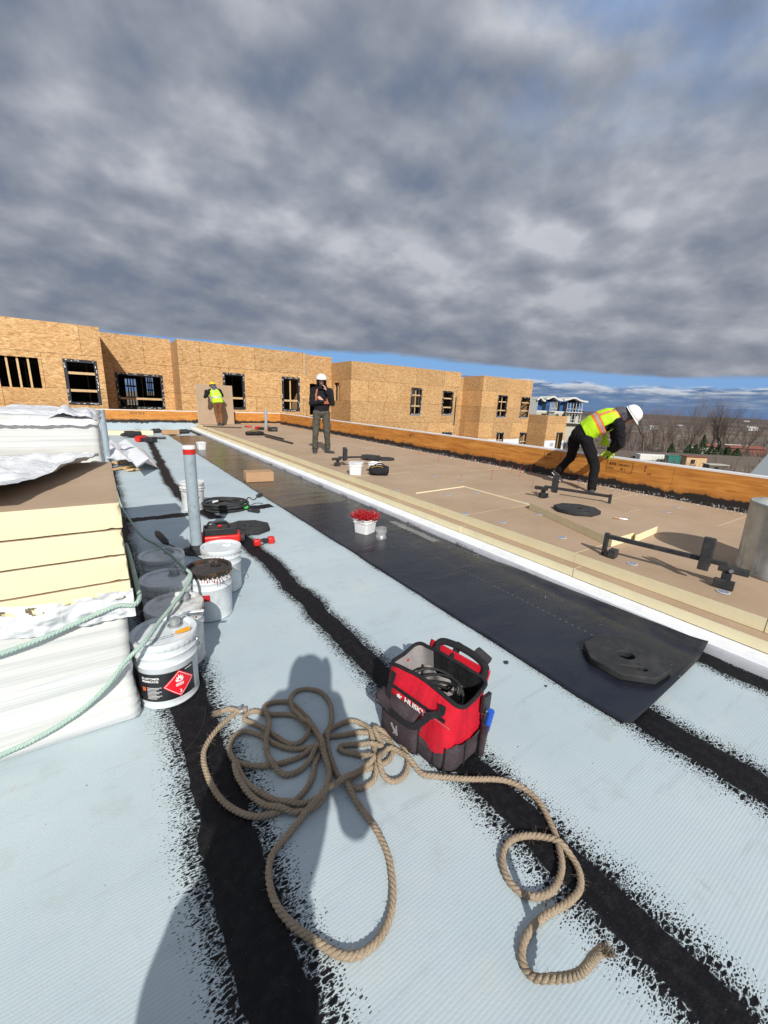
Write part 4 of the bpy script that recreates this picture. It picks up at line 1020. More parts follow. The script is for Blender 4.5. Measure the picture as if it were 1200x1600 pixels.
# ---------------------------------------------------------------- ropes
def rope(name, pts, r, pitch, mat, label, cat='rope', step=.006, stack=True, hairs=0, fray=False):
    P_ = catmull(pts, step)
    Q = [P_[0]]
    for p in P_[1:]:
        while (p-Q[-1]).length >= step: Q.append(Q[-1]+(p-Q[-1]).normalized()*step)
    if stack:
        base = [q.z for q in Q]; z = base[:]; n = len(Q); D = 2*r*.94
        cell = {}
        for i, q in enumerate(Q):
            cx, cy = int(q.x//D), int(q.y//D)
            for a in (-1, 0, 1):
                for b_ in (-1, 0, 1):
                    for j_ in cell.get((cx+a, cy+b_), ()):
                        if i-j_ > 12:
                            dd = math.hypot(q.x-Q[j_].x, q.y-Q[j_].y)
                            if dd < D: z[i] = max(z[i], z[j_]+math.sqrt(D*D-dd*dd)*.97)
            cell.setdefault((cx, cy), []).append(i)
        W = 12
        for _ in range(2):
            z2 = z[:]
            for i in range(n):
                for k in range(-W, W+1):
                    if 0 <= i+k < n: z2[i] = max(z2[i], z[i+k]-abs(k)*step*.55)
            z = [sum(z2[max(0, i-3):i+4])/len(z2[max(0, i-3):i+4]) for i in range(n)]
        Q = [Vector((q.x, q.y, zz_)) for q, zz_ in zip(Q, z)]
    mb = MB(); up = Vector((0, 0, 1)); fr_ = []; s = 0
    for i, q in enumerate(Q):
        d = (Q[min(i+1, len(Q)-1)]-Q[max(i-1, 0)]).normalized(); sx = d.cross(up)
        if sx.length < .01: sx = d.orthogonal()
        sx.normalize(); up = sx.cross(d).normalized(); fr_.append((q, sx.copy(), up.copy(), s)); s += step
    rs_ = r*.58; off = r*.47
    for k in range(3):
        pts_ = [q+(sx*math.cos(2*math.pi*(s/pitch+k/3))+u_*math.sin(2*math.pi*(s/pitch+k/3)))*off for q, sx, u_, s in fr_]
        mb.tube(pts_, rs_, 7)
    rr = random.Random(1)
    for _ in range(hairs):
        q, sx, u_, s = rr.choice(fr_); a = rr.uniform(0, 6.28); d = (sx*math.cos(a)+u_*math.sin(a)); p = q+d*r*.95
        if p.z < .001: continue
        e = p+(d*.5+Vector((rr.gauss(0, 1), rr.gauss(0, 1), rr.gauss(0, .5))))*rr.uniform(.003, .010); mb.tube([p, e], [.0005, .0002], 3, caps=False)
    if fray:
        q, sx, u_, s = fr_[-1]; d = sx.cross(u_)*-1 if (Q[-1]-Q[-4]).dot(sx.cross(u_)) < 0 else sx.cross(u_)
        for _ in range(60):
            a = rr.uniform(0, 6.28); r0 = r*rr.uniform(0, .95); o0 = q-d*.01+(sx*math.cos(a)+u_*math.sin(a))*r0; e1 = o0+d*rr.uniform(.015, .03)+(sx*math.cos(a)+u_*math.sin(a))*rr.uniform(0, .006); e2 = e1+d*rr.uniform(.004, .02)+Vector((rr.gauss(0, .006), rr.gauss(0, .006), rr.gauss(-.003, .006)))
            mb.tube([o0, e1, e2], [.0011, .0009, .0003], 3, caps=False)
    o = mb.build(name, mat, smooth=180); return tag(o, label, cat), Q
def c8(*L): return [at(280+x/3.158, 1040+y/3.158, .0125) for x, y in L]
seq = c8((285, 225), (200, 300), (135, 390), (120, 470), (160, 590), (240, 690), (370, 745), (500, 715), (590, 650), (650, 570), (668, 490), (690, 405),
  (560, 412), (470, 385), (400, 345), (320, 325), (262, 360), (250, 430), (300, 482), (420, 495), (540, 470), (640, 425), (700, 372),
  (640, 300), (560, 245), (450, 240), (360, 225), (320, 265), (400, 300), (480, 350), (570, 392),
  (650, 300), (560, 190), (480, 180), (420, 205), (445, 290), (430, 380), (450, 475), (510, 535), (580, 525), (640, 475), (690, 415),
  (735, 500), (735, 590), (670, 660), (560, 690), (440, 650), (330, 575), (275, 480), (290, 560), (370, 655), (480, 712), (600, 722), (700, 670), (740, 560), (715, 450), (680, 350),
  (600, 270), (552, 200), (565, 135), (630, 115), (705, 135), (748, 200), (748, 290), (720, 345), (790, 345), (900, 330), (1000, 350), (1055, 400), (1035, 465), (980, 495), (900, 520), (830, 575), (860, 605), (930, 590), (970, 540), (965, 430),
  (935, 320), (870, 275), (800, 285), (735, 340), (740, 430), (780, 540), (830, 600), (880, 680), (960, 790), (1025, 920), (1052, 1060), (1048, 1200), (1000, 1330), (900, 1420), (800, 1430), (690, 1370), (560, 1280), (475, 1170), (442, 1040), (460, 930), (530, 840), (620, 740), (730, 640), (820, 580), (900, 530), (960, 480), (900, 445), (800, 420), (800, 395), (900, 390), (1000, 400),
  (960, 330), (1040, 345), (1105, 400), (1130, 480), (1105, 550), (1050, 572), (1000, 545), (985, 480), (1030, 420), (1090, 440), (1140, 480), (1200, 535))
tail = [at(x, y, .0125) for x, y in ((672, 1212), (725, 1217), (790, 1220), (835, 1245), (862, 1290), (875, 1330), (877, 1362), (860, 1394), (825, 1400), (795, 1376), (785, 1340), (800, 1312), (838, 1306), (872, 1320), (900, 1350), (907, 1385), (888, 1410), (850, 1432), (824, 1460), (815, 1495), (832, 1530))]
tail += [at(870, 1548, .03), at(902, 1545, .09), at(925, 1512, .20), at(945, 1478, .30)]
_, RQ = rope('hemp_rope', seq+tail, .0115, .050, 'hemp', 'thick beige twisted rope in loose coils, its tail running past the red bag', hairs=4500, fray=True)
# frayed taped end with thimble of the hemp rope
t_ = thing('rope_end_clamp', 'frayed beige rope end with a small steel clamp beside the black stripe', 'rope clamp', tuple(at(362, 1112, 0)))
mb = MB(); q = at(375, 1112, .016)-at(362, 1112, 0); mb.tube([Vector((-.045, .012, .014)), Vector((-.01, .006, .016)), q, q+Vector((.03, .0, 0))], [.010, .013, .015, .014], 10)
rr = random.Random(5)
for _ in range(60):
    a = Vector((-.045, .012, .014))+Vector((0, rr.gauss(0, .005), rr.gauss(0, .005))); mb.tube([a, a+Vector((rr.uniform(-.05, -.015), rr.gauss(0, .008), rr.gauss(-.002, .005)))], [.0012, .0004], 3)
mb.build('rope_stub', 'hemp', t_)
mb = MB(); mb.tube([q+Vector((-.006, 0, -.001)), q+Vector((.012, .0, 0))], .0185, 14); mb.box(q.x-.004, q.x+.010, q.y-.008, q.y+.008, q.z+.012, q.z+.028); mb.build('clamp', 'metal_clean', t_, bevel=.001)
# thin dark wire by the pail
rope('thin_wire', [at(x, y, .004) for x, y in ((322, 1105), (318, 1130), (306, 1155), (290, 1172), (278, 1178), (270, 1168), (272, 1158))], .0022, .02, 'black_plastic', 'thin dark wire curling over the black stripe beside the labelled pail', 'wire', stack=False)
# green rope
gp = [atY(-60, 1205, 1.93), atY(0, 1180, 1.925), atY(60, 1152, 1.925), atY(120, 1115, 1.925), atY(165, 1075, 1.915), atY(195, 1035, 1.90), at(226, 1003, .405), at(250, 970, .398), at(272, 943, .400), at(290, 918, .405), at(298, 898, .400), at(285, 885, .395), at(265, 866, .388), at(243, 850, .375), at(222, 838, .22), at(205, 815, .06), at(192, 795, .014), at(186, 780, .014), at(182, 766, .014)]
rope('green_rope', gp, .0102, .040, 'green_fibre', 'pale green rope draped from the wrapped bundle over the pail lids', stack=False, hairs=250)
gp2 = [atY(-60, 1040, 1.925), atY(0, 1022, 1.925), atY(60, 1000, 1.92), atY(110, 978, 1.92), atY(150, 960, 1.92), atY(185, 946, 1.925), Vector((.03, 1.93, .595)), Vector((.055, 1.965, .605)), Vector((.058, 2.1, .60)), Vector((.055, 2.6, .58)), Vector((.05, 3.1, .50))]
rope('green_rope', gp2, .0102, .040, 'green_fibre', 'pale green rope tied round the waist of the near stack', stack=False, hairs=150)

# ---------------------------------------------------------------- metal pails
def metal_pail(px, py, label, body='pail_white', lidm='pail_white', group='metal pails beside the stacks', hand=90, cap=True, rust=0, seed=0, pos=None, lugs=True):
    p = at(px, py, .365) if pos is None else pos; r = .143
    t_ = thing('metal_pail', label, 'pail', (p.x, p.y, .002), 0, group)
    mb = MB(); mb.lathe([(r-.012, .0), (r-.004, .004), (r-.002, .012), (r-.006, .018), (r-.004, .03), (r-.003, .225), (r+.003, .232), (r-.002, .240), (r-.002, .275), (r+.005, .283), (r-.001, .292), (r, .335), (r-.004, .337)], 64)
    mb.build('body', body, t_, smooth=50)
    mb = MB(); n = 192; vs = []; fs = []
    prof = [(r-.02, .343), (r-.016, .341), (r-.013, .352), (r-.004, .357), (r+.006, .356), (r+.0085, .349), (r+.0075, .338), (r+.0065, .322), (r+.004, .318)]
    for i, (q, z) in enumerate(prof):
        for k in range(n):
            a = 2*math.pi*k/n; lug = (k % 6)
            zz = z; qq = q
            if i >= 7: zz = z if lug < 4 or not lugs else z+.009; qq = q+(.0025 if lug < 4 else 0)
            vs.append((qq*math.cos(a), qq*math.sin(a), zz))
    for i in range(len(prof)-1):
        for k in range(n): fs.append((i*n+k, (i+1)*n+k, (i+1)*n+(k+1) % n, i*n+(k+1) % n))
    m0 = len(vs); vs += [((r-.05)*math.cos(2*math.pi*k/n), (r-.05)*math.sin(2*math.pi*k/n), .343) for k in range(n)]; vs.append((0, 0, .344))
    for k in range(n): fs.append((k, (k+1) % n, m0+(k+1) % n, m0+k)); fs.append((m0+k, m0+(k+1) % n, m0+n))
    mb.add(vs, fs); lid = mb.build('lid', lidm, t_, smooth=40)
    if rust:
        rr = random.Random(seed); mb = MB()
        for _ in range(rust):
            a = rr.uniform(-2.2, 1.0); z = rr.uniform(.29, .345); mb.ball(((r+.006)*math.cos(a), (r+.006)*math.sin(a), z), (.0045, .0045, .007*rr.uniform(.4, 1.3)), 8)
        mb.build('rust_patch', 'rust', t_)
    ca = R(35); cx, cy = .068*math.cos(ca), .068*math.sin(ca)
    mb = MB(); mb.lathe([(.036, .342), (.036, .350), (.030, .353), (.028, .348)], 24, (cx, cy, 0)); mb.build('bung_ring', 'galvanised' if cap else lidm, lid)
    if cap:
        mb = MB(); mb.lathe([(.026, .349), (.027, .372), (.024, .384), (.018, .388), (0.001, .388)], 20, (cx, cy, 0), caps=False); mb.build('cap', 'galvanised', lid)
    # wire bail
    ha = R(hand); d = Vector((math.cos(ha), math.sin(ha), 0)); pr = Vector((-d.y, d.x, 0)); pts = []
    for k in range(17):
        a = math.pi*k/16; q = d*math.cos(a)*(r+.012)+pr*math.sin(a)*(r+.026)+Vector((0, 0, .285-.17*math.sin(a)))
        pts.append(q)
    mb = MB(); mb.tube(pts, .0028, 6); mb.build('handle', 'metal_clean', t_)
    for s in (-1, 1):
        mb = MB(); mb.ball(d*s*(r+.006)+Vector((0, 0, .287)), (.014, .014, .014), 10); mb.build('handle_ear', 'metal_clean', t_)
    return t_
P1 = metal_pail(268, 985, 'white metal pail with black label and red hazard diamond, nearest the camera', hand=-20, pos=Vector((.145, 2.085, 0)), lugs=False)
metal_pail(272, 941, 'grimy metal pail with rusty lid rim, directly behind the labelled pail', 'pail_grimy', 'pail_grimy', rust=40, hand=30, seed=3)
metal_pail(258, 900, 'shaded metal pail with tall cap, second behind the labelled pail', 'pail_grimy', 'pail_white', hand=60)
metal_pail(252, 864, 'shaded metal pail furthest back, against the stack beside the pipe', 'pail_white', 'pail_white', hand=120)
PB = metal_pail(325.5, 883, 'white metal pail with black tarred lid and red drips', 'pail_white', 'pail_lid_black', cap=False, rust=25, hand=-70, seed=8)
metal_pail(345, 851, 'white metal pail with clean lid and rust spots, at the foot of the grey pipe', 'pail_white', 'pail_white', cap=False, rust=10, hand=-100, seed=9)
# red drips and red stamp on the black lidded pail
mb = MB(); rr = random.Random(4)
for k in range(9):
    x = -.075+.016*k; L = rr.uniform(.015, .06); mb.box(x, x+.0025, .315-L, .318, 0, .0015)
o = mb.build('drips', 'screw_red', PB, smooth=0)
for v in o.data.vertices: v.co = Vector((v.co.x, v.co.y, v.co.z))
wrap_cyl(o, .1455)
mb = MB(); mb.grid(8, 3, lambda u, v: (lerp(-.10, -.03, u), lerp(.16, .205, v), 0)); wrap_cyl(mb.build('red_mark', 'screw_red', PB), .1450)
# label
rl = .1405
mb = MB(); mb.grid(60, 12, lambda u, v: (lerp(-.215, .115, u), lerp(.048, .20, v), .0012)); wrap_cyl(mb.build('label', 'label_black', P1), rl)
lab = P1
def on_pail(o): return wrap_cyl(o, rl)
dc = Vector((.035, .125)); hd = .074
def dia(h, z, name, mat):
    mb = MB(); n = 14
    mb.grid(n, n, lambda u, v: (dc.x+((u-.5)-(v-.5))*h, dc.y+((u-.5)+(v-.5))*h, z)); on_pail(mb.build(name, mat, lab))
dia(hd, .0022, 'hazard_diamond', 'hazard_red')
mb = MB(); q = hd*.90
cs = [(dc.x, dc.y-q), (dc.x+q, dc.y), (dc.x, dc.y+q), (dc.x-q, dc.y)]
for i in range(4):
    a, b_ = Vector(cs[i]), Vector(cs[(i+1) % 4]); nn = Vector((-(b_-a).y, (b_-a).x)).normalized()*.0011
    for k in range(8):
        p, s = a.lerp(b_, k/8), a.lerp(b_, (k+1)/8); mb.add([(p.x-nn.x, p.y-nn.y, .003), (p.x+nn.x, p.y+nn.y, .003), (s.x+nn.x, s.y+nn.y, .003), (s.x-nn.x, s.y-nn.y, .003)], [(3, 2, 1, 0)])
on_pail(mb.build('hazard_border', 'print_white', lab, smooth=0))
fl = [(-.016, -.004), (-.019, .010), (-.013, .006), (-.014, .022), (-.006, .014), (-.005, .034), (.002, .020), (.007, .030), (.009, .014), (.015, .022), (.014, .008), (.019, .012), (.016, -.004), (.008, -.008), (-.008, -.008)]
o = curve_mesh('flame', [[(dc.x+x, dc.y+.018+y) for x, y in fl], [(dc.x+x, dc.y+.018+y) for x, y in ((-.005, -.002), (-.004, .006), (0, .012), (.004, .006), (.005, -.002))]], .0006, 'print_white', lab, mtx=Matrix.Translation((0, 0, .0032))); on_pail(o)
mb = MB(); mb.grid(6, 2, lambda u, v: (dc.x-.018+.036*u, dc.y-.012+.014*v, .0032)); on_pail(mb.build('hazard_box', 'print_white', lab))
on_pail(text_mesh('hazard_text', 'FLAMMABLE', .0062, 'hazard_red', lab, Matrix.Translation((dc.x-.0172, dc.y-.0075, .0042)), .0001, .0004))
on_pail(text_mesh('hazard_number', '3', .024, 'print_white', lab, Matrix.Translation((dc.x-.004, dc.y-.052, .0034)), .0004, .0006))
for i, (s, sz, y) in enumerate([('ELASTOMER', .0155, .172), ('MEMBRANE', .0155, .156)]): on_pail(text_mesh('label_text', s, sz, 'print_white', lab, Matrix.Translation((-.135, y, .0026)), .0003, .0005))
for i in range(9):
    mb = MB(); y = .125-.0075*i; mb.grid(10, 2, lambda u, v: (lerp(-.112, -.045-.012*(i % 3), u), y+.0025*v, .0026)); on_pail(mb.build('label_line', 'print_white', lab))
mb = MB(); mb.grid(4, 4, lambda u, v: (-.137+.018*u, .107+.022*v, .0028)); on_pail(mb.build('logo_patch', 'logo_orange', lab))
mb = MB(); mb.grid(10, 2, lambda u, v: (.065+.04*u, .186+.004*v, .0026)); on_pail(mb.build('label_line', 'print_white', lab))
text_mesh('lid_text', 'KEEP AWAY FROM HEAT', .011, 'print_grey', P1, frame((-.075, -.055, .3445), (1, .05, 0), (0, 1, 0)), 0, .0004)
text_mesh('lid_text', 'AND OPEN FLAME', .011, 'print_grey', P1, frame((-.055, -.070, .3445), (1, .05, 0), (0, 1, 0)), 0, .0004)
# orange nozzle and white scraper on the nearest lids
q = at(284, 983, .372); t_ = thing('nozzle_cap', 'orange plastic nozzle lying on the nearest pail lid', 'nozzle', (q.x, q.y, .352))
mb = MB(); mb.tube([(-.03, 0, .010), (.0, .0, .012), (.035, .01, .010)], [.006, .010, .010], 10); mb.build('tip', 'orange_plastic', t_)
q = at(299, 950, .40); t_ = thing('white_scraper', 'white plastic scraper resting on the second pail', 'scraper', (q.x, q.y, .375), R(-15))
mb = MB(); mb.box(-.06, .06, -.010, .010, .0, .006); mb.build('blade', 'white_plastic', t_, bevel=.002)
mb = MB(); mb.tube([(-.01, 0, .004), (-.03, -.04, .02), (-.05, -.06, .015)], .007, 8); mb.build('handle', 'pvc_grey', t_)
# plastic bucket by the pipe
def plastic_bucket(x, y, label):
    t_ = thing('plastic_bucket', label, 'bucket', (x, y, .002)); mb = MB()
    mb.lathe([(.125, 0), (.130, .004), (.140, .27), (.152, .272), (.152, .28), (.142, .283), (.143, .30), (.155, .302), (.155, .31), (.144, .313), (.145, .345), (.150, .348), (.150, .36)], 40); mb.build('body', 'pail_grimy', t_, smooth=40)
    mb = MB(); mb.lathe([(.153, .350), (.155, .372), (.150, .376), (.135, .372), (.001, .372)], 40, caps=False); mb.build('lid', 'white_plastic', t_, smooth=40)
    mb = MB(); mb.tube([(-.150+.3*k/12, -.155*math.sin(math.pi*k/12)-.002, .29-.12*math.sin(math.pi*k/12)) for k in range(13)], .003, 6); mb.build('handle', 'metal_clean', t_)
q = at(304, 797, 0); plastic_bucket(q.x, q.y+.05, 'scuffed white plastic bucket with ribbed rim behind the grey pipe')

# ---------------------------------------------------------------- pipes
def vent(name, x, y, r, h, label, band=True, base=True):
    t_ = thing(name, label, 'pipe', (x, y, 0)); mb = MB(); mb.lathe([(r, 0), (r, h)], 32); mb.build('shaft', 'pvc_grey', t_, smooth=40)
    if band:
        mb = MB(); mb.lathe([(r+.002, h-.075), (r+.002, h-.028)], 32); mb.build('red_band', 'red_plastic', t_, smooth=40)
        mb = MB(); mb.lathe([(r+.005, h-.027), (r+.006, h-.006), (r+.002, h+.004), (.001, h+.006)], 32, caps=False); mb.build('end_cap', 'white_plastic', t_, smooth=40)
    if base: mb = MB(); mb.lathe([(r+.10, .004), (r+.06, .012), (r+.018, .03), (r+.006, .07)], 32); mb.build('flashing_boot', 'black_rubber', t_, smooth=40)
    return t_
q = at(309, 862, 0); vent('vent_pipe', q.x, q.y+.03, .052, 1.03, 'tall grey plastic pipe with red band and white cap behind the pails')
vent('vent_pipe', .04, 9.4, .05, atY(157, 640, 9.4).z, 'plain grey pipe standing behind the rear wrapped stack', False)
q = atY(415, 640, 17.3); vent('vent_pipe', q.x, 17.3, .055, q.z, 'distant grey pipe rising from the brown deck near the far parapet', False, False)

# ---------------------------------------------------------------- rubber bases (octagonal with a centre hole and a grip slot)
def rubber_base(label, loc, rz=0, tilt=None, sc=1):
    oc = [(.235*math.cos(math.pi/8+k*math.pi/4)*1.08, .235*math.sin(math.pi/8+k*math.pi/4)) for k in range(8)]
    hole = [(.060*math.cos(2*math.pi*k/28), .052*math.sin(2*math.pi*k/28)) for k in range(28)]
    slot = [(.060*math.copysign(1, math.cos(a))+.026*math.cos(a), -.138+.026*math.sin(a)) for a in [2*math.pi*k/20+.05 for k in range(20)]]
    o = curve_mesh('sign_base', [oc, hole, slot], .032, 'black_rubber', bevel=.005)
    o.location = loc; o.rotation_euler = (tilt or (0, 0)) + (rz,); o.scale = (sc, sc, 1)
    return tag(o, label, 'rubber base', 'rubber sign bases')
q = at(976, 1031, .03); RB = rubber_base('octagonal black rubber base lying on the curled end of the black sheet', (q.x, q.y, .045), R(-46), (R(1), R(-1)), .92)
def rb(px, py, z, rz, label, sc=1, tilt=(0, 0)):
    q = at(px, py, z); o = RB.copy(); C.objects.link(o); o.location = (q.x, q.y, z); o.rotation_euler = (*tilt, rz); o.scale = (sc, sc, 1); o['label'] = label
rb(388, 824, .028, R(-60), 'octagonal rubber base on the pale roof behind the pails')
rb(901, 796, .372, R(-40), 'octagonal rubber base on the loose foam board')
rb(580, 714, DZ+.06, R(-30), 'rubber base lying under the far black rail frame', .9, (R(2), R(3)))
q = at(600, 718, DZ); rb(603, 717, DZ+.02, R(10), 'second rubber base overlapped beneath the far rail frame', .8)
q = at(570, 715, DZ)

# ---------------------------------------------------------------- black steel rail frames
def rail_frame(label, loc, rz, L=.95, tall=.36, low=.0):
    t_ = thing('rail_frame', label, 'rail frame', loc, rz, 'black steel rail frames on the deck')
    mb = MB(); mb.box(-.02, L, -.018, .018, .155, .19); mb.build('bar', 'black_steel', t_, smooth=0, bevel=.003)
    mb = MB(); mb.box(-.055, -.021, -.022, .022, .0, .20); mb.box(-.02, .02, -.05, -.042, .0, .05); mb.box(-.055, .02, -.041, .05, .0, .008); mb.build('end_clamp', 'black_steel', t_, smooth=0, bevel=.003)
    mb = MB(); mb.box(.01, .07, -.06, .03, .001, .072); mb.build('foot', 'black_steel', t_, smooth=0, bevel=.003)
    mb = MB(); mb.box(L-.17, L-.10, -.060, -.030, .10, tall); mb.box(L-.17, L-.10, .019, .030, .12, tall-.02); mb.build('post_plate', 'black_steel', t_, smooth=0, bevel=.004)
    mb = MB(); mb.box(L-.05, L+.13, -.028, .028, .12, .165); mb.box(L-.02, L+.04, -.030, -.005, .0, .119); mb.box(L-.055, L+.07, -.065, -.031, .0, .07); mb.build('lower_clamp', 'black_steel', t_, smooth=0, bevel=.004)
    mb = MB(); mb.tube([(L+.03, -.028, .142), (L+.03, -.045, .142)], .014, 12); mb.build('bolt', 'metal_clean', t_)
    return t_
a = at(950, 868, DZ); b_ = at(1128, 916, DZ)
rf = rail_frame('black steel rail frame nearest the camera, beside the metal drum', (a.x, a.y, DZ+.001), math.atan2(b_.y-a.y, b_.x-a.x), (b_-a).length, .36)
a = at(850, 779, DZ); b_ = at(945, 795, DZ)
dup(rf, (b_.x, b_.y, DZ+.001), math.atan2(a.y-b_.y, a.x-b_.x), "black steel rail frame in front of the bending man's feet")
a = at(522, 729, DZ); b_ = at(588, 727, DZ)
dup(rf, (b_.x, b_.y, DZ+.001), math.atan2(a.y-b_.y, a.x-b_.x), 'black steel rail frame behind the white bucket and black tool bag')
a = at(432, 681, DZ)
q = at(457, 694, DZ); t_ = thing('steel_bar', 'long dark steel bar lying on the deck past the yellow-black bag', 'bar', (q.x, q.y, DZ))
e = at(415, 683, DZ)-q; mb = MB(); mb.bar(Vector((0, 0, .025)), e+Vector((0, 0, .025))-Vector((0, 0, 0)), .05, .04); mb.build('bar', 'black_steel', t_, smooth=0)
mb = MB(); mb.bar(e*.45+Vector((.12, 0, .05)), e*1.5+Vector((.12, 0, .05)), .05, .04); mb.build('upper_bar', 'black_steel', t_, smooth=0)

# ---------------------------------------------------------------- metal drum
t_ = thing('metal_drum', 'dented galvanised metal drum with lime stains at the right edge', 'drum', (4.50, .70, DZ+.001))
mb = MB(); n = 96; vs = []; fs = []
prof = [(.0, .30), (.02, .305), (.035, .300), (.55, .315), (.565, .322), (.585, .320)]
for z, r in prof:
    for k in range(n): a = 2*math.pi*k/n; rr_ = r+.004*math.sin(a*22)*(1 if .03 < z < .56 else .2); vs.append((rr_*math.cos(a), rr_*math.sin(a), z))
for z, r in reversed(prof):
    for k in range(n): a = 2*math.pi*k/n; rr_ = r-.004+.004*math.sin(a*22)*(1 if .03 < z < .56 else .2); vs.append((rr_*math.cos(a), rr_*math.sin(a), z+.003))
for i in range(2*len(prof)-1):
    for k in range(n): fs.append((i*n+k, i*n+(k+1) % n, (i+1)*n+(k+1) % n, (i+1)*n+k))
fs.append(tuple(range(n-1, -1, -1))); fs.append(tuple((2*len(prof)-1)*n+k for k in range(n)))
mb.add(vs, fs); mb.build('shell', 'galvanised', t_, smooth=60)
mb = MB(); mb.box(-.22, -.10, .02, .16, .38, .60); mb.box(-.1, .2, -.15, .15, .3, .55); mb.build('straps', 'yellow_plastic', t_, bevel=.01)
mb = MB(); mb.box(-.09, .02, .05, .18, .42, .60); mb.build('grip', 'black_plastic', t_, bevel=.01)
mb = MB(); mb.grid(14, 8, lambda u, v: (lerp(-.03, .06, u)*(.7+.3*math.sin(v*3)), lerp(.40, .50, v)+.02*nz(u*5), 0)); o = mb.build('paint_splash', 'glove_lime', t_)
wrap_cyl(o, .3215)
for v in o.data.vertices: v.co = Matrix.Rotation(R(-70), 4, 'Z') @ v.co

# ---------------------------------------------------------------- small buckets, box, bags, tools
def square_bucket(label, p, z, rz, s=.20, h=.19, lid=False, screws=False, name='square_bucket'):
    t_ = thing(name, label, 'bucket', (p.x, p.y, z+.001), rz); 
    def rr_(w, z_): 
        c = w*.16; h_ = w/2; pts = []
        for cx, cy, a0 in ((h_-c, h_-c, 0), (-h_+c, h_-c, 90), (-h_+c, -h_+c, 180), (h_-c, -h_+c, 270)):
            for k in range(5): a = R(a0+22.5*k); pts.append((cx+c*math.cos(a), cy+c*math.sin(a), z_))
        return pts
    rings = [rr_(s*.86, 0), rr_(s*.95, h*.74), rr_(s*1.03, h*.75), rr_(s*1.03, h*.79), rr_(s*.98, h*.80), rr_(s*.99, h*.92), rr_(s*1.06, h*.93), rr_(s*1.07, h), rr_(s*1.0, h+.002), rr_(s*.97, h*.9), rr_(s*.84, .012)]
    mb = MB(); vs = [q for r_ in rings for q in r_]; n = 20
    fs = [(i*n+k, i*n+(k+1) % n, (i+1)*n+(k+1) % n, (i+1)*n+k) for i in range(len(rings)-1) for k in range(n)]+[tuple(range(n-1, -1, -1)), tuple((len(rings)-1)*n+k for k in range(n))]
    mb.add(vs, fs); mb.build('body', 'white_plastic', t_, smooth=35)
    if lid:
        mb = MB(); mb.add([q for r_ in (rr_(s*1.07, h+.004), rr_(s*1.07, h+.012), rr_(s*.98, h+.014)) for q in r_], [(i*n+k, i*n+(k+1) % n, (i+1)*n+(k+1) % n, (i+1)*n+k) for i in range(2) for k in range(n)]+[tuple(2*n+k for k in range(n))]); mb.build('lid', 'white_plastic', t_, smooth=35)
    return t_
p = at(570, 828, .05); square_bucket('square white bucket full of red-headed screws on the black sheet', Vector((p.x+.02, p.y+.03, 0)), .014, R(22), .215, .17)
rr = random.Random(9); mb = MB()
for k in range(330):
    a = rr.uniform(0, 6.283); rad = .085*math.sqrt(rr.random()); c = Vector((rad*math.cos(a), rad*math.sin(a), .10))
    lean = .5*rad/.085+rr.uniform(0, .55); d = Vector((math.cos(a+rr.gauss(0, .5))*lean, math.sin(a+rr.gauss(0, .5))*lean, 1)).normalized(); L = rr.uniform(.09, .155)
    e = c+d*L; mb.tube([c, e], .0028, 4, caps=False); mb.tube([e, e+d*.004], [.0065, .0055], 6)
o = mb.build('red_screws', 'screw_red', smooth=0); o.location = (p.x+.02, p.y+.03, .03); tag(o, 'spiky heap of red roofing screws standing out of the white bucket', 'screws', kind='stuff')
q = at(598, 846, 0); t_ = thing('clear_cup', 'crumpled clear plastic cup beside the bucket of red screws', 'cup', (q.x, q.y+.04, .015))
mb = MB(); mb.grid(24, 8, lambda u, v: ((.05+.022*v+.020*nz(u*6, v*3))*math.cos(2*math.pi*u), (.05+.022*v+.020*nz(u*6+9, v*3))*math.sin(2*math.pi*u), v*.13)); mb.build('wall', 'clear_plastic', t_, smooth=180)
mb = MB(); mb.box(-.01, .02, -.015, .01, .0, .035); mb.build('white_scrap', 'white_plastic', t_, bevel=.004)
p = at(315, 703, .0); square_bucket('small square white bucket far up the wrinkled rubber sheet', p, .012, R(10), .21, .20)
p = at(556, 741, DZ); square_bucket('square white bucket with lid on the brown deck beside the black tool bag', p, DZ, R(-40), .235, .20, True)
p = at(585, 737, DZ); square_bucket('white bucket tipped behind the black tool bag', p, DZ, R(-55), .20, .17)
a = at(385, 754, .014); b_ = at(428, 752, .014); d = (b_-a); L = d.length; t_ = thing('cardboard_box', 'closed brown cardboard box on the wrinkled rubber sheet', 'box', tuple((a+b_)/2+Vector((-d.y, d.x, 0)).normalized()*.15+Vector((0, 0, .001))), math.atan2(d.y, d.x))
mb = MB(); mb.box(-L/2, L/2, -.15, .15, 0, .17); mb.build('carton', 'cardboard', t_, smooth=0, bevel=.004)
mb = MB(); mb.box(-L/2+.004, L/2-.004, -.002, .002, .1705, .172); mb.build('flap_seam', 'fence_wood', t_, smooth=0)
# wood block, polyiso strip and tar lumps at the far upstand
a = at(254, 679, .012); b_ = at(281, 679, .012); mb = MB(); mb.box(a.x, b_.x, a.y, a.y+.2, .014, .17); tag(mb.build('wood_block', 'cardboard', smooth=0), 'tan cardboard carton at the far end before the pale upstand', 'box')
mb = MB(); mb.box(.17, 1.52, 16.9, 17.2, .003, .14); o = tag(mb.build('foam_offcut', 'polyiso_foam', smooth=0), 'long cream foam offcut lying across the far end', 'insulation board')
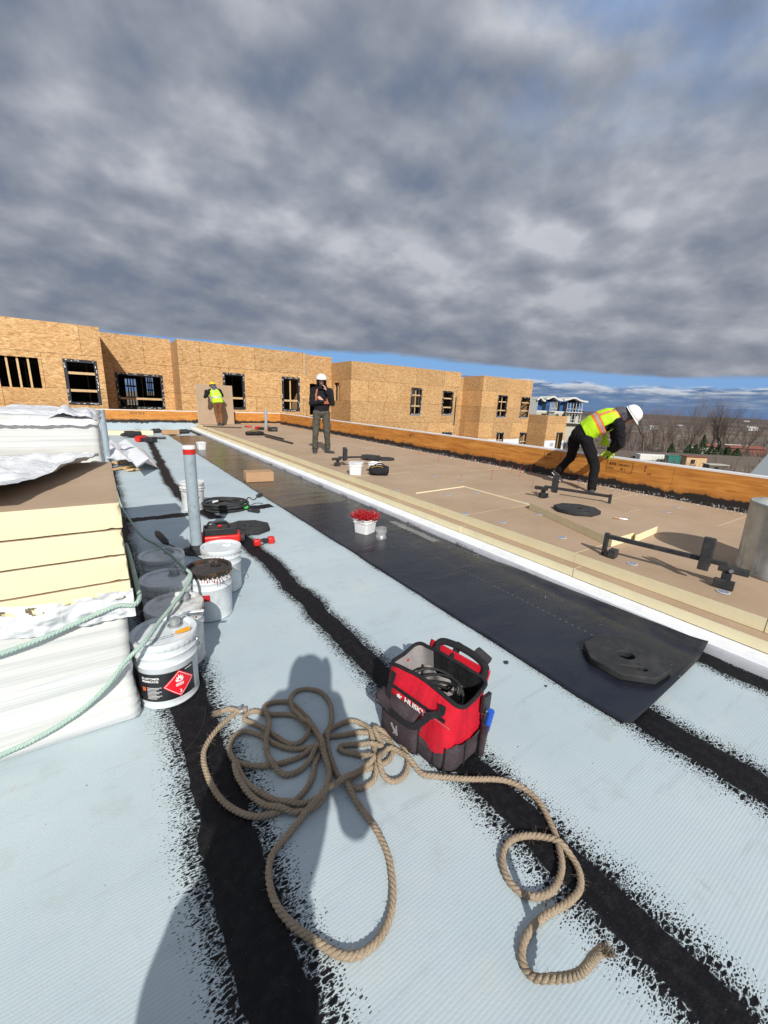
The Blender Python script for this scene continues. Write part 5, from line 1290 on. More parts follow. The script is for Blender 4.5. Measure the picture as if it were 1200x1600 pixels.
# duffel tool bag black and yellow
def duffel(label, p, z, rz, L=.36, W=.2, Hh=.16, strap='yellow_plastic'):
    t_ = thing('tool_bag', label, 'tool bag', (p.x, p.y, z), rz)
    mb = MB(); n = 28; m = 20; vs = []; fs = []
    for i in range(m+1):
        u = -1+2*i/m; ex_ = (1-abs(u)**6)**.35 if abs(u) < 1 else .05
        for k in range(n):
            a = 2*math.pi*k/n; cs_ = math.copysign(abs(math.cos(a))**.55, math.cos(a)); sn = math.copysign(abs(math.sin(a))**.6, math.sin(a))
            w_ = .012*fbm(u*4+k*.01, k*.4, 2)
            vs.append((u*L/2, cs_*(W/2*ex_+w_)*(1-.12*max(0, sn)), Hh/2+sn*(Hh/2*ex_*(1-.12*abs(math.sin(u*3)))+w_*(sn > 0))))
    fs = [(i*n+k, i*n+(k+1) % n, (i+1)*n+(k+1) % n, (i+1)*n+k) for i in range(m) for k in range(n)]+[tuple(range(n-1, -1, -1)), tuple(m*n+k for k in range(n))]
    mb.add([(x, y, max(0, zz_)) for x, y, zz_ in vs], fs); mb.build('body', 'black_fabric', t_, smooth=60, noisy=(.06, .022))
    mb = MB(); mb.tube([(-L*.42, -W*.38, Hh*.82), (-L*.1, -W*.36, Hh*.98), (L*.15, -W*.40, Hh*.88)], .009, 6, flat=.4); mb.build('trim', strap, t_)
    mb = MB(); mb.tube([(L*lerp(-.25, .3, k/10), W*.05, Hh*.9+.05*math.sin(math.pi*k/10)) for k in range(11)], .010, 8); mb.build('handle', 'black_fabric', t_)
    return t_
p = at(592, 742, DZ); duffel('black tool bag with yellow trim on the brown deck beside the white bucket', p, DZ, R(-28), .36, .22, .17)
p = at(398, 680, DZ); duffel('open black and yellow tool bag lying far up the deck', p, DZ, R(-5), .60, .30, .13)
# cordless tools
def drill(label, p, z, rz, body='red_plastic', s=1.0, name='cordless_tool'):
    t_ = thing(name, label, 'power tool', (p.x, p.y, z), rz)
    mb = MB(); mb.tube([(-.08*s, 0, .035*s), (.02*s, 0, .035*s), (.06*s, 0, .035*s)], [.034*s, .036*s, .024*s], 14); mb.build('motor_housing', body, t_)
    mb = MB(); mb.tube([(.06*s, 0, .035*s), (.10*s, 0, .035*s), (.125*s, 0, .035*s)], [.022*s, .020*s, .008*s], 12); mb.build('chuck', 'black_plastic', t_)
    mb = MB(); mb.tube([(-.03*s, 0, .032*s), (-.04*s, -.09*s, .030*s), (-.045*s, -.13*s, .030*s)], [.020*s, .018*s, .021*s], 10); mb.build('grip', 'black_plastic', t_)
    mb = MB(); mb.box(-.09*s, .01*s, -.19*s, -.135*s, .002, .06*s); mb.build('battery', body if body != 'red_plastic' else 'black_plastic', t_, bevel=.006*s)
    return t_
for px, py, rz, s, lab in ((404, 671, 20, 1.7, 'red and black cordless drill far up the deck, left of the black case'), (388, 668, 160, 1.2, 'small dark cordless tool nearest the far parapet')): drill(lab, at(px, py, DZ), DZ+.002, R(rz), s=s)
p = at(426, 674, DZ); t_ = thing('battery_charger', 'black boxy charger case far up the deck beside the drill', 'charger', (p.x, p.y, DZ), R(12)); mb = MB(); mb.box(-.16, .16, -.1, .1, 0, .16); mb.build('case', 'black_plastic', t_, bevel=.02); mb = MB(); mb.box(-.10, .10, -.104, -.1, .04, .12); mb.build('front_panel', 'hood_grey', t_, smooth=0)
# red bits by the rubber base
p = at(404, 852, .0); t_ = thing('battery_pack', 'two red and black clamp heads lying left of the rubber sheet edge', 'clamp', (p.x+.06, p.y, .002), R(-8))
for s in (-1, 1): mb = MB(); mb.box(s*.075-.035, s*.075+.035, -.035+.02*s, .035+.02*s, 0, .07); mb.build('red_jaw', 'red_plastic', t_, bevel=.014)
mb = MB(); mb.tube([(-.05, -.01, .035), (0, 0, .04), (.05, .012, .035)], [.022, .028, .022], 12); mb.build('hinge', 'black_plastic', t_)
mb = MB(); mb.tube([(-.03, -.03, .03), (-.03, -.045, .03)], .014, 10); mb.build('bolt', 'metal_clean', t_)
# generator-like red tool behind the pipe
p = at(345, 847, 0); t_ = thing('cable_drum_case', 'red and black hot air welder case on the roof behind the pails', 'tool case', (p.x, p.y, .002), R(-12))
mb = MB(); mb.box(-.20, .20, -.10, .10, .01, .10); mb.build('base', 'red_plastic', t_, bevel=.025, seg=3)
mb = MB(); mb.box(-.16, .16, -.09, .09, .101, .17); mb.tube([(-.14, 0, .16), (-.1, 0, .22), (.06, 0, .22), (.10, 0, .16)], .014, 8); mb.build('cover', 'black_plastic', t_, bevel=.02, seg=3)
mb = MB(); mb.box(-.02, .10, -.104, -.1, .03, .085); mb.build('front_plate', 'hazard_red', t_, smooth=0)
mb = MB(); mb.tube([(-.20, -.05, .05), (-.235, -.05, .05)], .05, 16); mb.tube([(.20, -.05, .05), (.235, -.05, .05)], .05, 16); mb.build('wheel', 'black_rubber', t_)
mb = MB(); mb.ball((-.0, -.03, .185), (.022, .018, .014), 10); mb.build('button', 'red_plastic', t_)
# gas torch with black head
a = at(245, 832, .11); b_ = at(262, 850, .08); c = at(300, 866, .03); d = at(322, 876, .02); t_ = thing('torch', 'black headed gas torch with thin rod lying in the shade by the pipe', 'torch', (b_.x, b_.y, 0))
V_ = Vector((b_.x, b_.y, 0)); mb = MB(); mb.tube([a-V_-(b_-a)*.05, a-V_+(b_-a)*.2, a-V_+(b_-a)*.8, b_-V_], [.018, .034, .032, .014], 14); mb.build('head', 'black_plastic', t_)
mb = MB(); mb.tube([b_-V_, c-V_, d-V_], .006, 8); mb.build('rod', 'black_steel', t_)
mb = MB(); mb.tube([d-V_, d-V_+(d-c)*.5], .015, 8); mb.build('valve', 'red_plastic', t_)
# coiled black cable
q = at(354, 795, .0); t_ = thing('cable_coil', 'thick black cable coiled on the roof, tied with bright green tape', 'cable', (q.x, q.y, .002))
rr = random.Random(6); mb = MB(); pts = []
N_ = 9
for i in range(N_*36):
    a = 2*math.pi*i/36; lp_ = i/36; r = .215+.050*math.sin(lp_*2.4)+.012*math.sin(a*2+lp_); lay = int(lp_) % 3
    pts.append((r*math.cos(a)+.02*math.sin(lp_*1.3), r*math.sin(a)*1.0+.02*math.cos(lp_*1.7), .017+.030*(lp_/3)+.005*math.sin(a*3+lp_)))
pts += [(pts[-1][0]+.03, pts[-1][1]-.10, .02), (.22, -.27, .016), (.27, -.33, .016)]
mb.tube(catmull(pts, .02), .0165, 8); mb.build('cable', 'black_rubber', t_)
mb = MB(); mb.tube([(.255, -.315, .022), (.32, -.39, .022)], [.026, .03], 14); mb.build('connector', 'black_plastic', t_)
mb = MB(); mb.tube([(.19, -.16, .045), (.215, -.185, .06)], .038, 12); mb.build('green_tie', 'green_tape', t_)
mb = MB(); mb.tube([(.16, -.02, .08), (.19, -.12, .085), (.18, -.16, .07)], .006, 6); mb.tube([(.22, -.1, .08), (.17, -.15, .09)], .005, 6); mb.build('tie_tail', 'yellow_plastic', t_)
mb = MB(); mb.tube([(-.18, .08, .085), (-.08, .12, .09)], [.02, .012], 8); mb.build('plug', 'white_plastic', t_)
# thin cord with clip running to the rubber sheet
a = [at(x, y, .008) for x, y in ((382, 788), (388, 777), (396, 781), (402, 776), (408, 774))]
rope('cord', a, .006, .05, 'black_rubber', 'short black cord with a plug reaching the edge of the rubber sheet', 'cord', stack=False)
q = at(405, 775, .03); t_ = thing('plug', 'black plug at the edge of the wrinkled rubber sheet', 'plug', (q.x, q.y, .004)); mb = MB(); mb.tube([(-.04, 0, .03), (.0, .01, .035), (.05, .03, .04)], [.016, .03, .022], 12); mb.build('shell', 'black_rubber', t_)
rope('cord', [at(x, y, .006) for x, y in ((392, 789), (400, 786), (411, 786.5))], .005, .05, 'black_steel', 'dark rod lying by the cable coil', 'rod', stack=False)
# far tools and plastic heap
t_ = thing('plastic_heap', 'heap of clear and white plastic sheeting with wood scraps behind the rear stack', 'plastic heap', (.4, 10, 0))
def hp(u, v):
    x = lerp(.02, .86, u); y = lerp(9.15, 12.6, v)
    return (x-.4, y-10, .012+.34*max(0, math.cos(math.pi/2*min(1, u*1.0)))**.55*math.sin(math.pi*min(1, v*.7+.22))*(1+.30*fbm(x*3, y*1.2))+.06*abs(nz(x*7, y*4))*(1-u))
mb = MB(); mb.grid(60, 90, hp); mb.build('sheeting', 'crumpled_film', t_, smooth=180)
mb = MB(); a = at(188, 688, .30)-Vector((.4, 10, 0)); 
qs = [at(185, 692, .33), at(196, 686, .34), at(233, 716, .27), at(214, 729, .22)]
vs = [q_-Vector((.4, 10, 0)) for q_ in qs]; vs += [q_-Vector((0, 0, .03)) for q_ in vs]
mb.add(vs, [(0, 1, 2, 3), (7, 6, 5, 4), (0, 4, 5, 1), (1, 5, 6, 2), (2, 6, 7, 3), (3, 7, 4, 0)]); mb.build('white_board', 'eps_white', t_, smooth=0)
mb = MB(); rr = random.Random(2)
for k in range(9):
    a = at(rr.uniform(172, 200), rr.uniform(722, 735), .03)-Vector((.4, 10, 0)); d = Vector((rr.uniform(.1, .3), rr.uniform(-.1, .25), rr.uniform(-.01, .03))); mb.bar(a, a+d, .08, .03)
mb.build('wood_scrap', 'plank_wood', t_, smooth=0)
t_ = drill('black and red power tool standing beyond the plastic heap', at(222, 690, 0), .004, R(50), s=2.6)
t_ = drill('black power tool lying across the pale roof past the plastic heap', at(208, 684, 0), .004, R(200), 'black_plastic', s=3.0)
q = at(240, 686, 0); mb = MB(); mb.bar((q.x-.35, q.y, .05), (q.x+.35, q.y-.1, .05), .12, .06); tag(mb.build('long_level', 'black_plastic', smooth=0, bevel=.02), 'flat black tool lying beside the power tool at the far end', 'tool')
# tar gobs near the far carton
for px, py, s, lab in ((245, 677, .2, 'lump of black bitumen left of the far carton'), (288, 678, .24, 'lump of black bitumen right of the far carton')):
    q = at(px, py, 0); mb = MB(); mb.ball((0, 0, .07), (s, s*.6, .09), 16); o = mb.build('bitumen_lump', 'black_rubber', noisy=(.15, .12)); o.location = (q.x, q.y+.15, .012); tag(o, lab, 'bitumen')

# fastener plates and red screws standing on the deck
pl = [(620, 766), (700, 773), (745, 770), (818, 785), (785, 816), (728, 803), (678, 745), (870, 777), (720, 752), (1130, 925), (988, 881), (1042, 800), (958, 768), (842, 804), (878, 840), (640, 742), (1057, 792)]
wh = ['left of the cream sliver', 'just above the bend of the cream sliver', 'right of the bend of the cream sliver', 'beside the sliver end', 'left of the loose board', 'nearest the outer deck edge in the middle', 'upper middle of the deck', 'under the rail frame by the bending man', 'upper middle beside a red screw', 'at the foot of the nearest rail frame', 'under the nearest rail frame bar', 'before the parapet right of the bending man', 'by the bending man shoe', 'left of the rubber base on the loose board', 'in front of the loose board', 'beside the black tool bag', 'close to the parapet foot, right side']
pr = None
for (px, py), w_ in zip(pl, wh):
    q = at(px, py, DZ)
    if pr is None:
        pr = thing('fastener_plate', 'round blue-silver fastener plate '+w_, 'fastener plate', (q.x, q.y, DZ+.0015), 0, 'round fastener plates')
        mb = MB(); mb.lathe([(.040, 0), (.039, .002), (.024, .0035), (.022, .002), (.012, .002), (.010, .004), (.001, .004)], 24, caps=False); mb.build('disc', 'plate_blue', pr, smooth=30)
        mb = MB(); mb.lathe([(.041, -.0005), (.0415, .0015), (.036, .0026)], 24, caps=False); mb.build('rim', 'white_plastic', pr)
    else: dup(pr, (q.x, q.y, DZ+.0015), px, 'round blue-silver fastener plate '+w_)
sc_ = [(685, 722), (725, 728), (768, 750), (756, 726), (780, 732), (832, 762), (828, 742), (799, 739), (720, 752), (812, 745), (738, 722), (837, 772), (902, 762), (655, 716)]
wh = ['leftmost but one of the row', 'third from the left', 'tall one in the middle of the deck', 'close to the black parapet foot', 'fifth along the parapet', 'left of the rail frame post', 'before the bending man rear shoe', 'between two others at the parapet', 'beside a plate in the deck middle', 'just left of the bending man', 'short one near the parapet foot', 'nearest the rail frame', 'between the bending man feet', 'leftmost of the row']
pr = None; rr = random.Random(3)
for (px, py), w_ in zip(sc_, wh):
    q = at(px, py, DZ)
    if pr is None:
        pr = thing('long_screw', 'thin red screw standing upright on the deck, '+w_, 'screw', (q.x, q.y, DZ), 0, 'red screws standing on the deck')
        mb = MB(); mb.cyl((0, 0, 0), (.004, .003, .17), .0032, .0032, 6); mb.build('shank', 'screw_red', pr); mb = MB(); mb.cyl((.004, .003, .17), (.004, .003, .175), .008, .007, 8); mb.build('head', 'screw_red', pr)
    else: dup(pr, (q.x, q.y, DZ), rr.uniform(0, 6), 'thin red screw standing upright on the deck, '+w_, rr.uniform(.6, 1.25))
q = at(968, 811, .35); t_ = thing('screwdriver', 'brown handled screwdriver lying on the loose foam board', 'screwdriver', (q.x, q.y, .346), R(-50)); mb = MB(); mb.tube([(-.06, 0, .012), (0, 0, .012)], .010, 8); mb.build('handle', 'cardboard', t_); mb = MB(); mb.tube([(0, 0, .012), (.08, 0, .008)], .003, 6); mb.build('shaft', 'metal_clean', t_)
q = at(790, 1038, 0)
for px, py, s, lab in ((791, 1037, .012, 'small dark pebble on the pale roof right of the red bag'), (853, 1073, .006, 'tiny dark crumb on the pale roof below the rubber sheet edge')):
    q = at(px, py, 0); mb = MB(); mb.ball((0, 0, s*.6), (s*1.3, s, s*.8), 10); o = mb.build('pebble', 'black_rubber', noisy=(.01, .006)); o.location = (q.x, q.y, .002); tag(o, lab, 'pebble')

# ---------------------------------------------------------------- red tool bag
A_, B2 = Vector((.975, 1.29, 0)), Vector((1.035, .955, 0)); exb = (B2-A_).normalized(); rzb = math.atan2(exb.y, exb.x); eyb = Vector((-exb.y, exb.x, 0)); cb = (A_+B2)/2+eyb*.12
bag = thing('tool_bag', 'open red and black tool bag with white lettering standing on the pale roof', 'tool bag', (cb.x, cb.y, .003), rzb)
def rrect(L, W, c, z, n=8, k_=None):
    pts = []
    for cx, cy, a0 in ((L/2-c, W/2-c, 0), (-L/2+c, W/2-c, 90), (-L/2+c, -W/2+c, 180), (L/2-c, -W/2+c, 270)):
        for k in range(n+1): a = R(a0+90*k/n); pts.append(Vector((cx+c*math.cos(a), cy+c*math.sin(a), z)))
    # densify straight runs
    out = []
    for i, p in enumerate(pts):
        q = pts[(i+1) % len(pts)]; m = max(1, int((q-p).length/.02))
        for k in range(m): out.append((p, q, k/m))
    return out
def ring(L, W, c, z, cnt=240):
    base = [p.lerp(q, f) for p, q, f in rrect(L, W, c, z)]; tot = sum((base[(i+1) % len(base)]-base[i]).length for i in range(len(base))); res = []; acc = 0; i = 0; seg = (base[1]-base[0]).length; cur = 0
    for k in range(cnt):
        tgt = tot*k/cnt
        while cur+seg < tgt: cur += seg; i += 1; seg = (base[(i+1) % len(base)]-base[i % len(base)]).length
        res.append(base[i % len(base)].lerp(base[(i+1) % len(base)], (tgt-cur)/seg))
    return res
def loft(rings, closed_bottom=True):
    mb = MB(); n = len(rings[0]); vs = [q for r_ in rings for q in r_]
    fs = [(i*n+k, i*n+(k+1) % n, (i+1)*n+(k+1) % n, (i+1)*n+k) for i in range(len(rings)-1) for k in range(n)]
    if closed_bottom: fs.append(tuple(range(n-1, -1, -1)))
    mb.add(vs, fs); return mb
def wr(r_, amp, s):
    return [q+Vector((q.x, q.y, 0)).normalized()*amp*fbm(q.x*s, q.y*s, q.z*s*1.3) for q in r_]
RT = .345
def topz(q): return RT+.035*max(0, q.y/.12)-.018*(abs(q.x)/.19)**2
def body(off):
    rings = [ring(.345+off, .215+off, .05, .0), ring(.365+off, .235+off, .05, .012)]
    for z, L, W in ((.06, .375, .245), (.12, .38, .25), (.18, .375, .245), (.24, .37, .235), (.29, .375, .225)): rings.append([q+Vector((0, -.010*math.sin(q.z*9), 0)) for q in wr(ring(L+off, W+off, .05, z), .013, 9)])
    tp = ring(.385+off, .185+off, .035, RT); rings.append([Vector((q.x, q.y*(1-.12*(1-(q.x/.2)**2))+.006*nz(q.x*12, q.y*9), topz(q)+.006*nz(q.x*9, q.y*9, 2))) for q in tp]); return rings
loft(body(0)).build('body', 'bag_red', bag, smooth=60)
tp = body(0)[-1]
mb = MB(); mb.tube(tp[::3], .0085, 8, closed=True); mb.build('rim', 'black_fabric', bag)
inn = [[Vector((q.x*.965, q.y*.95, q.z-.006)) for q in tp]]
for z in (.24, .14, .06): inn.append([Vector((q.x, q.y, z)) for q in wr(ring(.34, .20, .04, z), .008, 14)])
mb = MB(); n = len(tp); vs = [q for r_ in inn for q in r_]; fs = [((i+1)*n+k, (i+1)*n+(k+1) % n, i*n+(k+1) % n, i*n+k) for i in range(3) for k in range(n)]+[tuple(3*n+k for k in range(n))]
mb.add(vs, fs); o = mb.build('lining', ['black_fabric', 'grey_lining'], bag, smooth=60)
for f_ in o.data.polygons:
    c_ = f_.center
    if c_.x < -.09: f_.material_index = 1
mb = MB(); mb.grid(12, 10, lambda u, v: (-.13+.21*u, .07+.012*math.sin(u*9), .10+.17*v+.02*nz(u*4, v*4))); mb.build('inner_pocket', 'grey_lining', bag, smooth=180, solid=.003)
mb = MB()
for k in range(4):
    rr_ = .10-.013*k; mb.tube([(.01+rr_*1.25*math.cos(a), -.005+rr_*.75*math.sin(a), .25+.045*math.sin(a*.9+k)+.012*k) for a in [2*math.pi*q/26 for q in range(22)]], .006, 7)
mb.build('hose_inside', 'black_rubber', bag)
# dark lower wrap and pockets
def wrapped(off, ztop):
    rs0 = [wr(ring(L+off, W+off, .052, z), .006, 11) for z, L, W in ((.003, .352, .222), (.03, .372, .242), (.07, .378, .248), (.10, .38, .25), (.12, .38, .25))]
    rr0 = wr(ring(.376+off, .246+off, .052, .15), .006, 11); N0 = len(rr0)
    top = [Vector((q.x, q.y, .162-.034*abs(math.sin(math.pi*7*k/N0))**.8)) for k, q in enumerate(rr0)]; rs0.append(top); return rs0
def zt(q):
    if q.y < -.10: s = (q.x+.19)/.38*4; return .165-.03*abs(math.sin(math.pi*(s % 1)))
    s = (q.y+.12)/.24*2; return .150-.032*abs(math.sin(math.pi*(s % 1)))
loft(wrapped(.014, zt), False).build('pocket_band', 'bag_dark', bag, smooth=60, solid=.003)
for x in (.035, .115, .17): MB().box(x-.002, x+.002, -.136, -.131, .01, .15).build('seam_piping', 'black_fabric', bag, smooth=0)
for y in (-.04, .045): MB().box(.196, .2005, y-.002, y+.002, .01, .14).build('seam_piping', 'black_fabric', bag, smooth=0)
mb = MB(); mb.grid(16, 14, lambda u, v: (lerp(-.178, .03, u), -.133-.026*math.sin(math.pi*min(1, max(0, u)))**.35*math.sin(math.pi*(.12+.76*v))**.6+.003*nz(u*5, v*5), lerp(.008, .215, v))); mb.build('front_pocket', 'bag_dark', bag, smooth=180, solid=.004)
mb = MB(); mb.grid(16, 6, lambda u, v: (lerp(-.185, .036, u), -.168-.004*math.sin(math.pi*u)+.040*max(0, v-.72)/.28-.002, lerp(.158-.018*math.sin(math.pi*u)**.5*0+.012*abs(2*u-1), .228, v))); mb.build('pocket_flap', 'bag_dark', bag, smooth=180, solid=.004)
mb = MB()
for z_, off_ in ((.162, 0), ): mb.tube([(lerp(-.18, .03, k/20), -.1725, z_+.008+.012*abs(2*k/20-1)) for k in range(21)], .0011, 4)
mb.tube([(.05+.03*k/10+.10*k/10, -.1325, .25-.0*k) for k in range(11)], .001, 4)
mb.build('stitching', 'grey_lining', bag)
# end pocket with blue tool
mb = MB(); mb.tube([(.205, .065, .02), (.208, .065, .12), (.212, .065, .185)], [.030, .034, .036], 14, flat=.5); mb.build('side_pocket', 'bag_dark', bag)
mb = MB(); mb.tube([(.225, .06, .15), (.235, .06, .255)], [.012, .014], 10); mb.build('blue_knife', 'blue_plastic', bag)
mb = MB(); mb.box(.20, .216, .035, .085, .24, .32); mb.tube([(.218, .04, .20), (.222, .04, .25)], .008, 8); mb.build('side_buckle', 'black_plastic', bag, bevel=.006)
mb = MB(); mb.tube([(-.20, -.02, .04), (-.215, -.02, .10), (-.20, -.02, .19)], .014, 8, flat=.8); mb.build('end_loop', 'black_fabric', bag)
# red upper panel zip, straps and handles
mb = MB(); mb.bar((-.16, -.128, .262), (.15, -.1265, .262), .004, .016); mb.build('zip', 'black_fabric', bag, smooth=0)
st = [(-.13, -.122, .33), (-.135, -.134, .27), (-.13, -.150, .225), (-.10, -.170, .195), (-.03, -.180, .185), (.04, -.178, .195), (.075, -.165, .235), (.10, -.150, .275), (.12, -.138, .285), (.135, -.130, .30), (.135, -.124, .33)]
st = catmull(st, .008)
mb = MB(); vs = []; fs = []
for i, p in enumerate(st):
    d = (st[min(i+1, len(st)-1)]-st[max(i-1, 0)]).normalized(); nrm = Vector((0, -1, .15)).normalized(); sd = d.cross(nrm).normalized()*.0135
    vs += [p-sd, p+sd, p+sd+nrm*.004, p-sd+nrm*.004]
for i in range(len(st)-1):
    for a in range(4): fs.append((i*4+a, i*4+(a+1) % 4, i*4+4+(a+1) % 4, i*4+4+a))
mb.add(vs, fs); mb.build('front_strap', 'black_fabric', bag, smooth=40)
mb = MB(); hb_ = [(-.10, .135, .36), (-.105, .15, .41), (-.08, .165, .445), (.0, .175, .455), (.08, .175, .445), (.13, .165, .425), (.15, .15, .39), (.15, .135, .35)]
hb_ = [(a, b_-.02, .345+(c-.36)*.50) for a, b_, c in hb_]; mb.tube(catmull(hb_, .01), .0165, 10); mb.tube([(-.02, .13, .34), (-.015, .172, .40)], .016, 8); mb.build('carry_handle', 'black_fabric', bag)
mb = MB(); mb.tube(catmull([(.07, .178, .398), (.135, .168, .386)], .01), .023, 12); mb.build('handle_grip', 'black_rubber', bag)
mb = MB(); mb.grid(20, 8, lambda u, v: (lerp(-.15, .17, u), .122+.03*v*0+.012*v, lerp(.33, .372, v))); mb.build('back_flap', 'bag_red', bag, smooth=180, solid=.004)
text_mesh('lettering', 'HUSKY', .036, 'print_white', bag, frame((-.055, -.1335, .226), (1, 0, -.0), (0, .06, 1)), .0008, .0016)
lg = [(-.0, 0), (.018, .012), (.012, .003), (.032, .004), (.020, -.006), (.028, -.014), (.012, -.010), (.006, -.020), (.004, -.008)]
curve_mesh('emblem', [[(x, y) for x, y in lg]], .0014, 'print_white', bag, mtx=frame((-.098, -.134, .240), (1, 0, 0), (0, .06, 1)))
lg2 = [(-.028, .030), (-.018, .034), (-.010, .018), (.004, .004), (.012, -.010), (.010, -.022), (-.004, -.030), (-.014, -.026), (-.002, -.018), (-.010, -.004), (-.022, .010), (-.030, .022)]
lg3 = [(.008, .030), (.016, .038), (.018, .012), (.026, -.020), (.014, -.032), (.012, -.012), (.008, .010)]
curve_mesh('emblem', [[(x*.8, y*.8) for x, y in lg2], [(x*.8, y*.8) for x, y in lg3]], .0014, 'grey_lining', bag, mtx=frame((-.07, -.1655, .090), (1, 0, 0), (0, -.0, 1)))

# crumbs of foam and grit
def crumbs(name, mat, n, fn, s0, s1, label, seed):
    rr = random.Random(seed); mb = MB()
    for _ in range(n):
        x, y, z = fn(rr); s = rr.uniform(s0, s1); a = rr.uniform(0, 3.14); c_, s_ = math.cos(a)*s, math.sin(a)*s; h = s*rr.uniform(.3, .9)
        mb.add([(x-c_, y-s_, z), (x+s_*.6, y-c_*.6, z), (x+c_*rr.uniform(.4, 1), y+s_, z), (x-s_*.7, y+c_*.7, z), (x, y, z+h)], [(0, 1, 4), (1, 2, 4), (2, 3, 4), (3, 0, 4), (3, 2, 1, 0)])
    tag(mb.build(name, mat, smooth=0), label, 'crumbs', kind='stuff')
crumbs('foam_crumbs', 'eps_white', 420, lambda r: (X_PAR-.05-abs(r.gauss(0, .13)), r.uniform(1.2, 12), DZ), .004, .014, 'white foam and adhesive crumbs along the black foot of the parapet', 1)
crumbs('foam_crumbs', 'eps_white', 160, lambda r: (XE-.02-abs(r.gauss(0, .12)), r.uniform(.8, 9), .018), .002, .006, 'white foam crumbs on the black sheet along the white strips', 2)
crumbs('foam_crumbs', 'polyiso_foam', 110, lambda r: (r.uniform(XP2+.05, 6.9), r.uniform(.6, 12), DZ), .002, .007, 'cream foam crumbs scattered over the brown deck', 3)
crumbs('grit', 'black_rubber', 260, lambda r: (r.uniform(-.6, 2.0), r.uniform(.3, 9), .0005), .0012, .0045, 'dark grit scattered over the pale roof', 4)

bag.scale = (1.05, 1.10, 1.0)

# ---------------------------------------------------------------- people
def ecap(mb, p1, p2, a1, a2, lat=None, n=16, mi=0):
    """tapered capsule between p1 and p2; a = (half width along lat, half depth) or one radius"""
    p1, p2 = Vector(p1), Vector(p2); a1 = a1 if isinstance(a1, tuple) else (a1, a1); a2 = a2 if isinstance(a2, tuple) else (a2, a2)
    d = (p2-p1); L = d.length; d = d.normalized() if L > 1e-6 else Vector((0, 0, 1))
    lat = Vector(lat) if lat else d.orthogonal(); sx = (lat-d*lat.dot(d)).normalized(); sy = d.cross(sx)
    rings = []; m = 5
    for i in range(1, m+1): ph = math.pi/2*(1-i/m); rings.append((p1-d*math.sin(ph)*min(a1), a1[0]*math.cos(ph), a1[1]*math.cos(ph)))
    for i in range(0, m): ph = math.pi/2*i/m; rings.append((p2+d*math.sin(ph)*min(a2), a2[0]*math.cos(ph), a2[1]*math.cos(ph)))
    vs = []; fs = []
    for c, ra, rb_ in rings:
        for k in range(n): t_ = 2*math.pi*k/n; vs.append(c+sx*math.cos(t_)*ra+sy*math.sin(t_)*rb_)
    for i in range(len(rings)-1):
        for k in range(n): fs.append((i*n+k, i*n+(k+1) % n, (i+1)*n+(k+1) % n, (i+1)*n+k))
    v0 = len(vs); vs += [p1-d*min(a1), p2+d*min(a2)]
    for k in range(n): fs.append((v0, (k+1) % n, k)); e = (len(rings)-1)*n; fs.append((v0+1, e+k, e+(k+1) % n))
    mb.add(vs, fs, mi)
def hand(mb, w, d, palm_n, s=1, curl=.6, side=1, fist=False):
    """w wrist point, d direction of the hand, palm_n palm normal, side = thumb side"""
    d = Vector(d).normalized(); pn = Vector(palm_n); pn = (pn-d*pn.dot(d)).normalized(); lt = d.cross(pn)*side
    c1 = w+d*.045*s; c2 = w+d*.085*s
    ecap(mb, w, c2, (.026*s, .017*s), (.038*s, .014*s), lt)
    for i in range(4):
        o = c2+lt*(.030-.020*i)*s; L = (.072, .080, .075, .058)[i]*s; q = o; dd = d.copy()
        for j, fr_ in enumerate((.45, .32, .23)):
            dd = (dd+pn*curl*(.75 if j else .5)).normalized(); e = q+dd*L*fr_; ecap(mb, q, e, (.0092-.0008*j)*s, (.0086-.0008*j)*s, n=8); q = e
    o = w+d*.03*s+lt*.026*s; dd = (d*.6+lt*.7+pn*.25).normalized(); e = o+dd*.038*s; ecap(mb, o, e, .0125*s, .0105*s, n=8); dd = (d*.8+lt*.1+pn*.5).normalized(); ecap(mb, e, e+dd*.032*s, .0105*s, .0085*s, n=8)
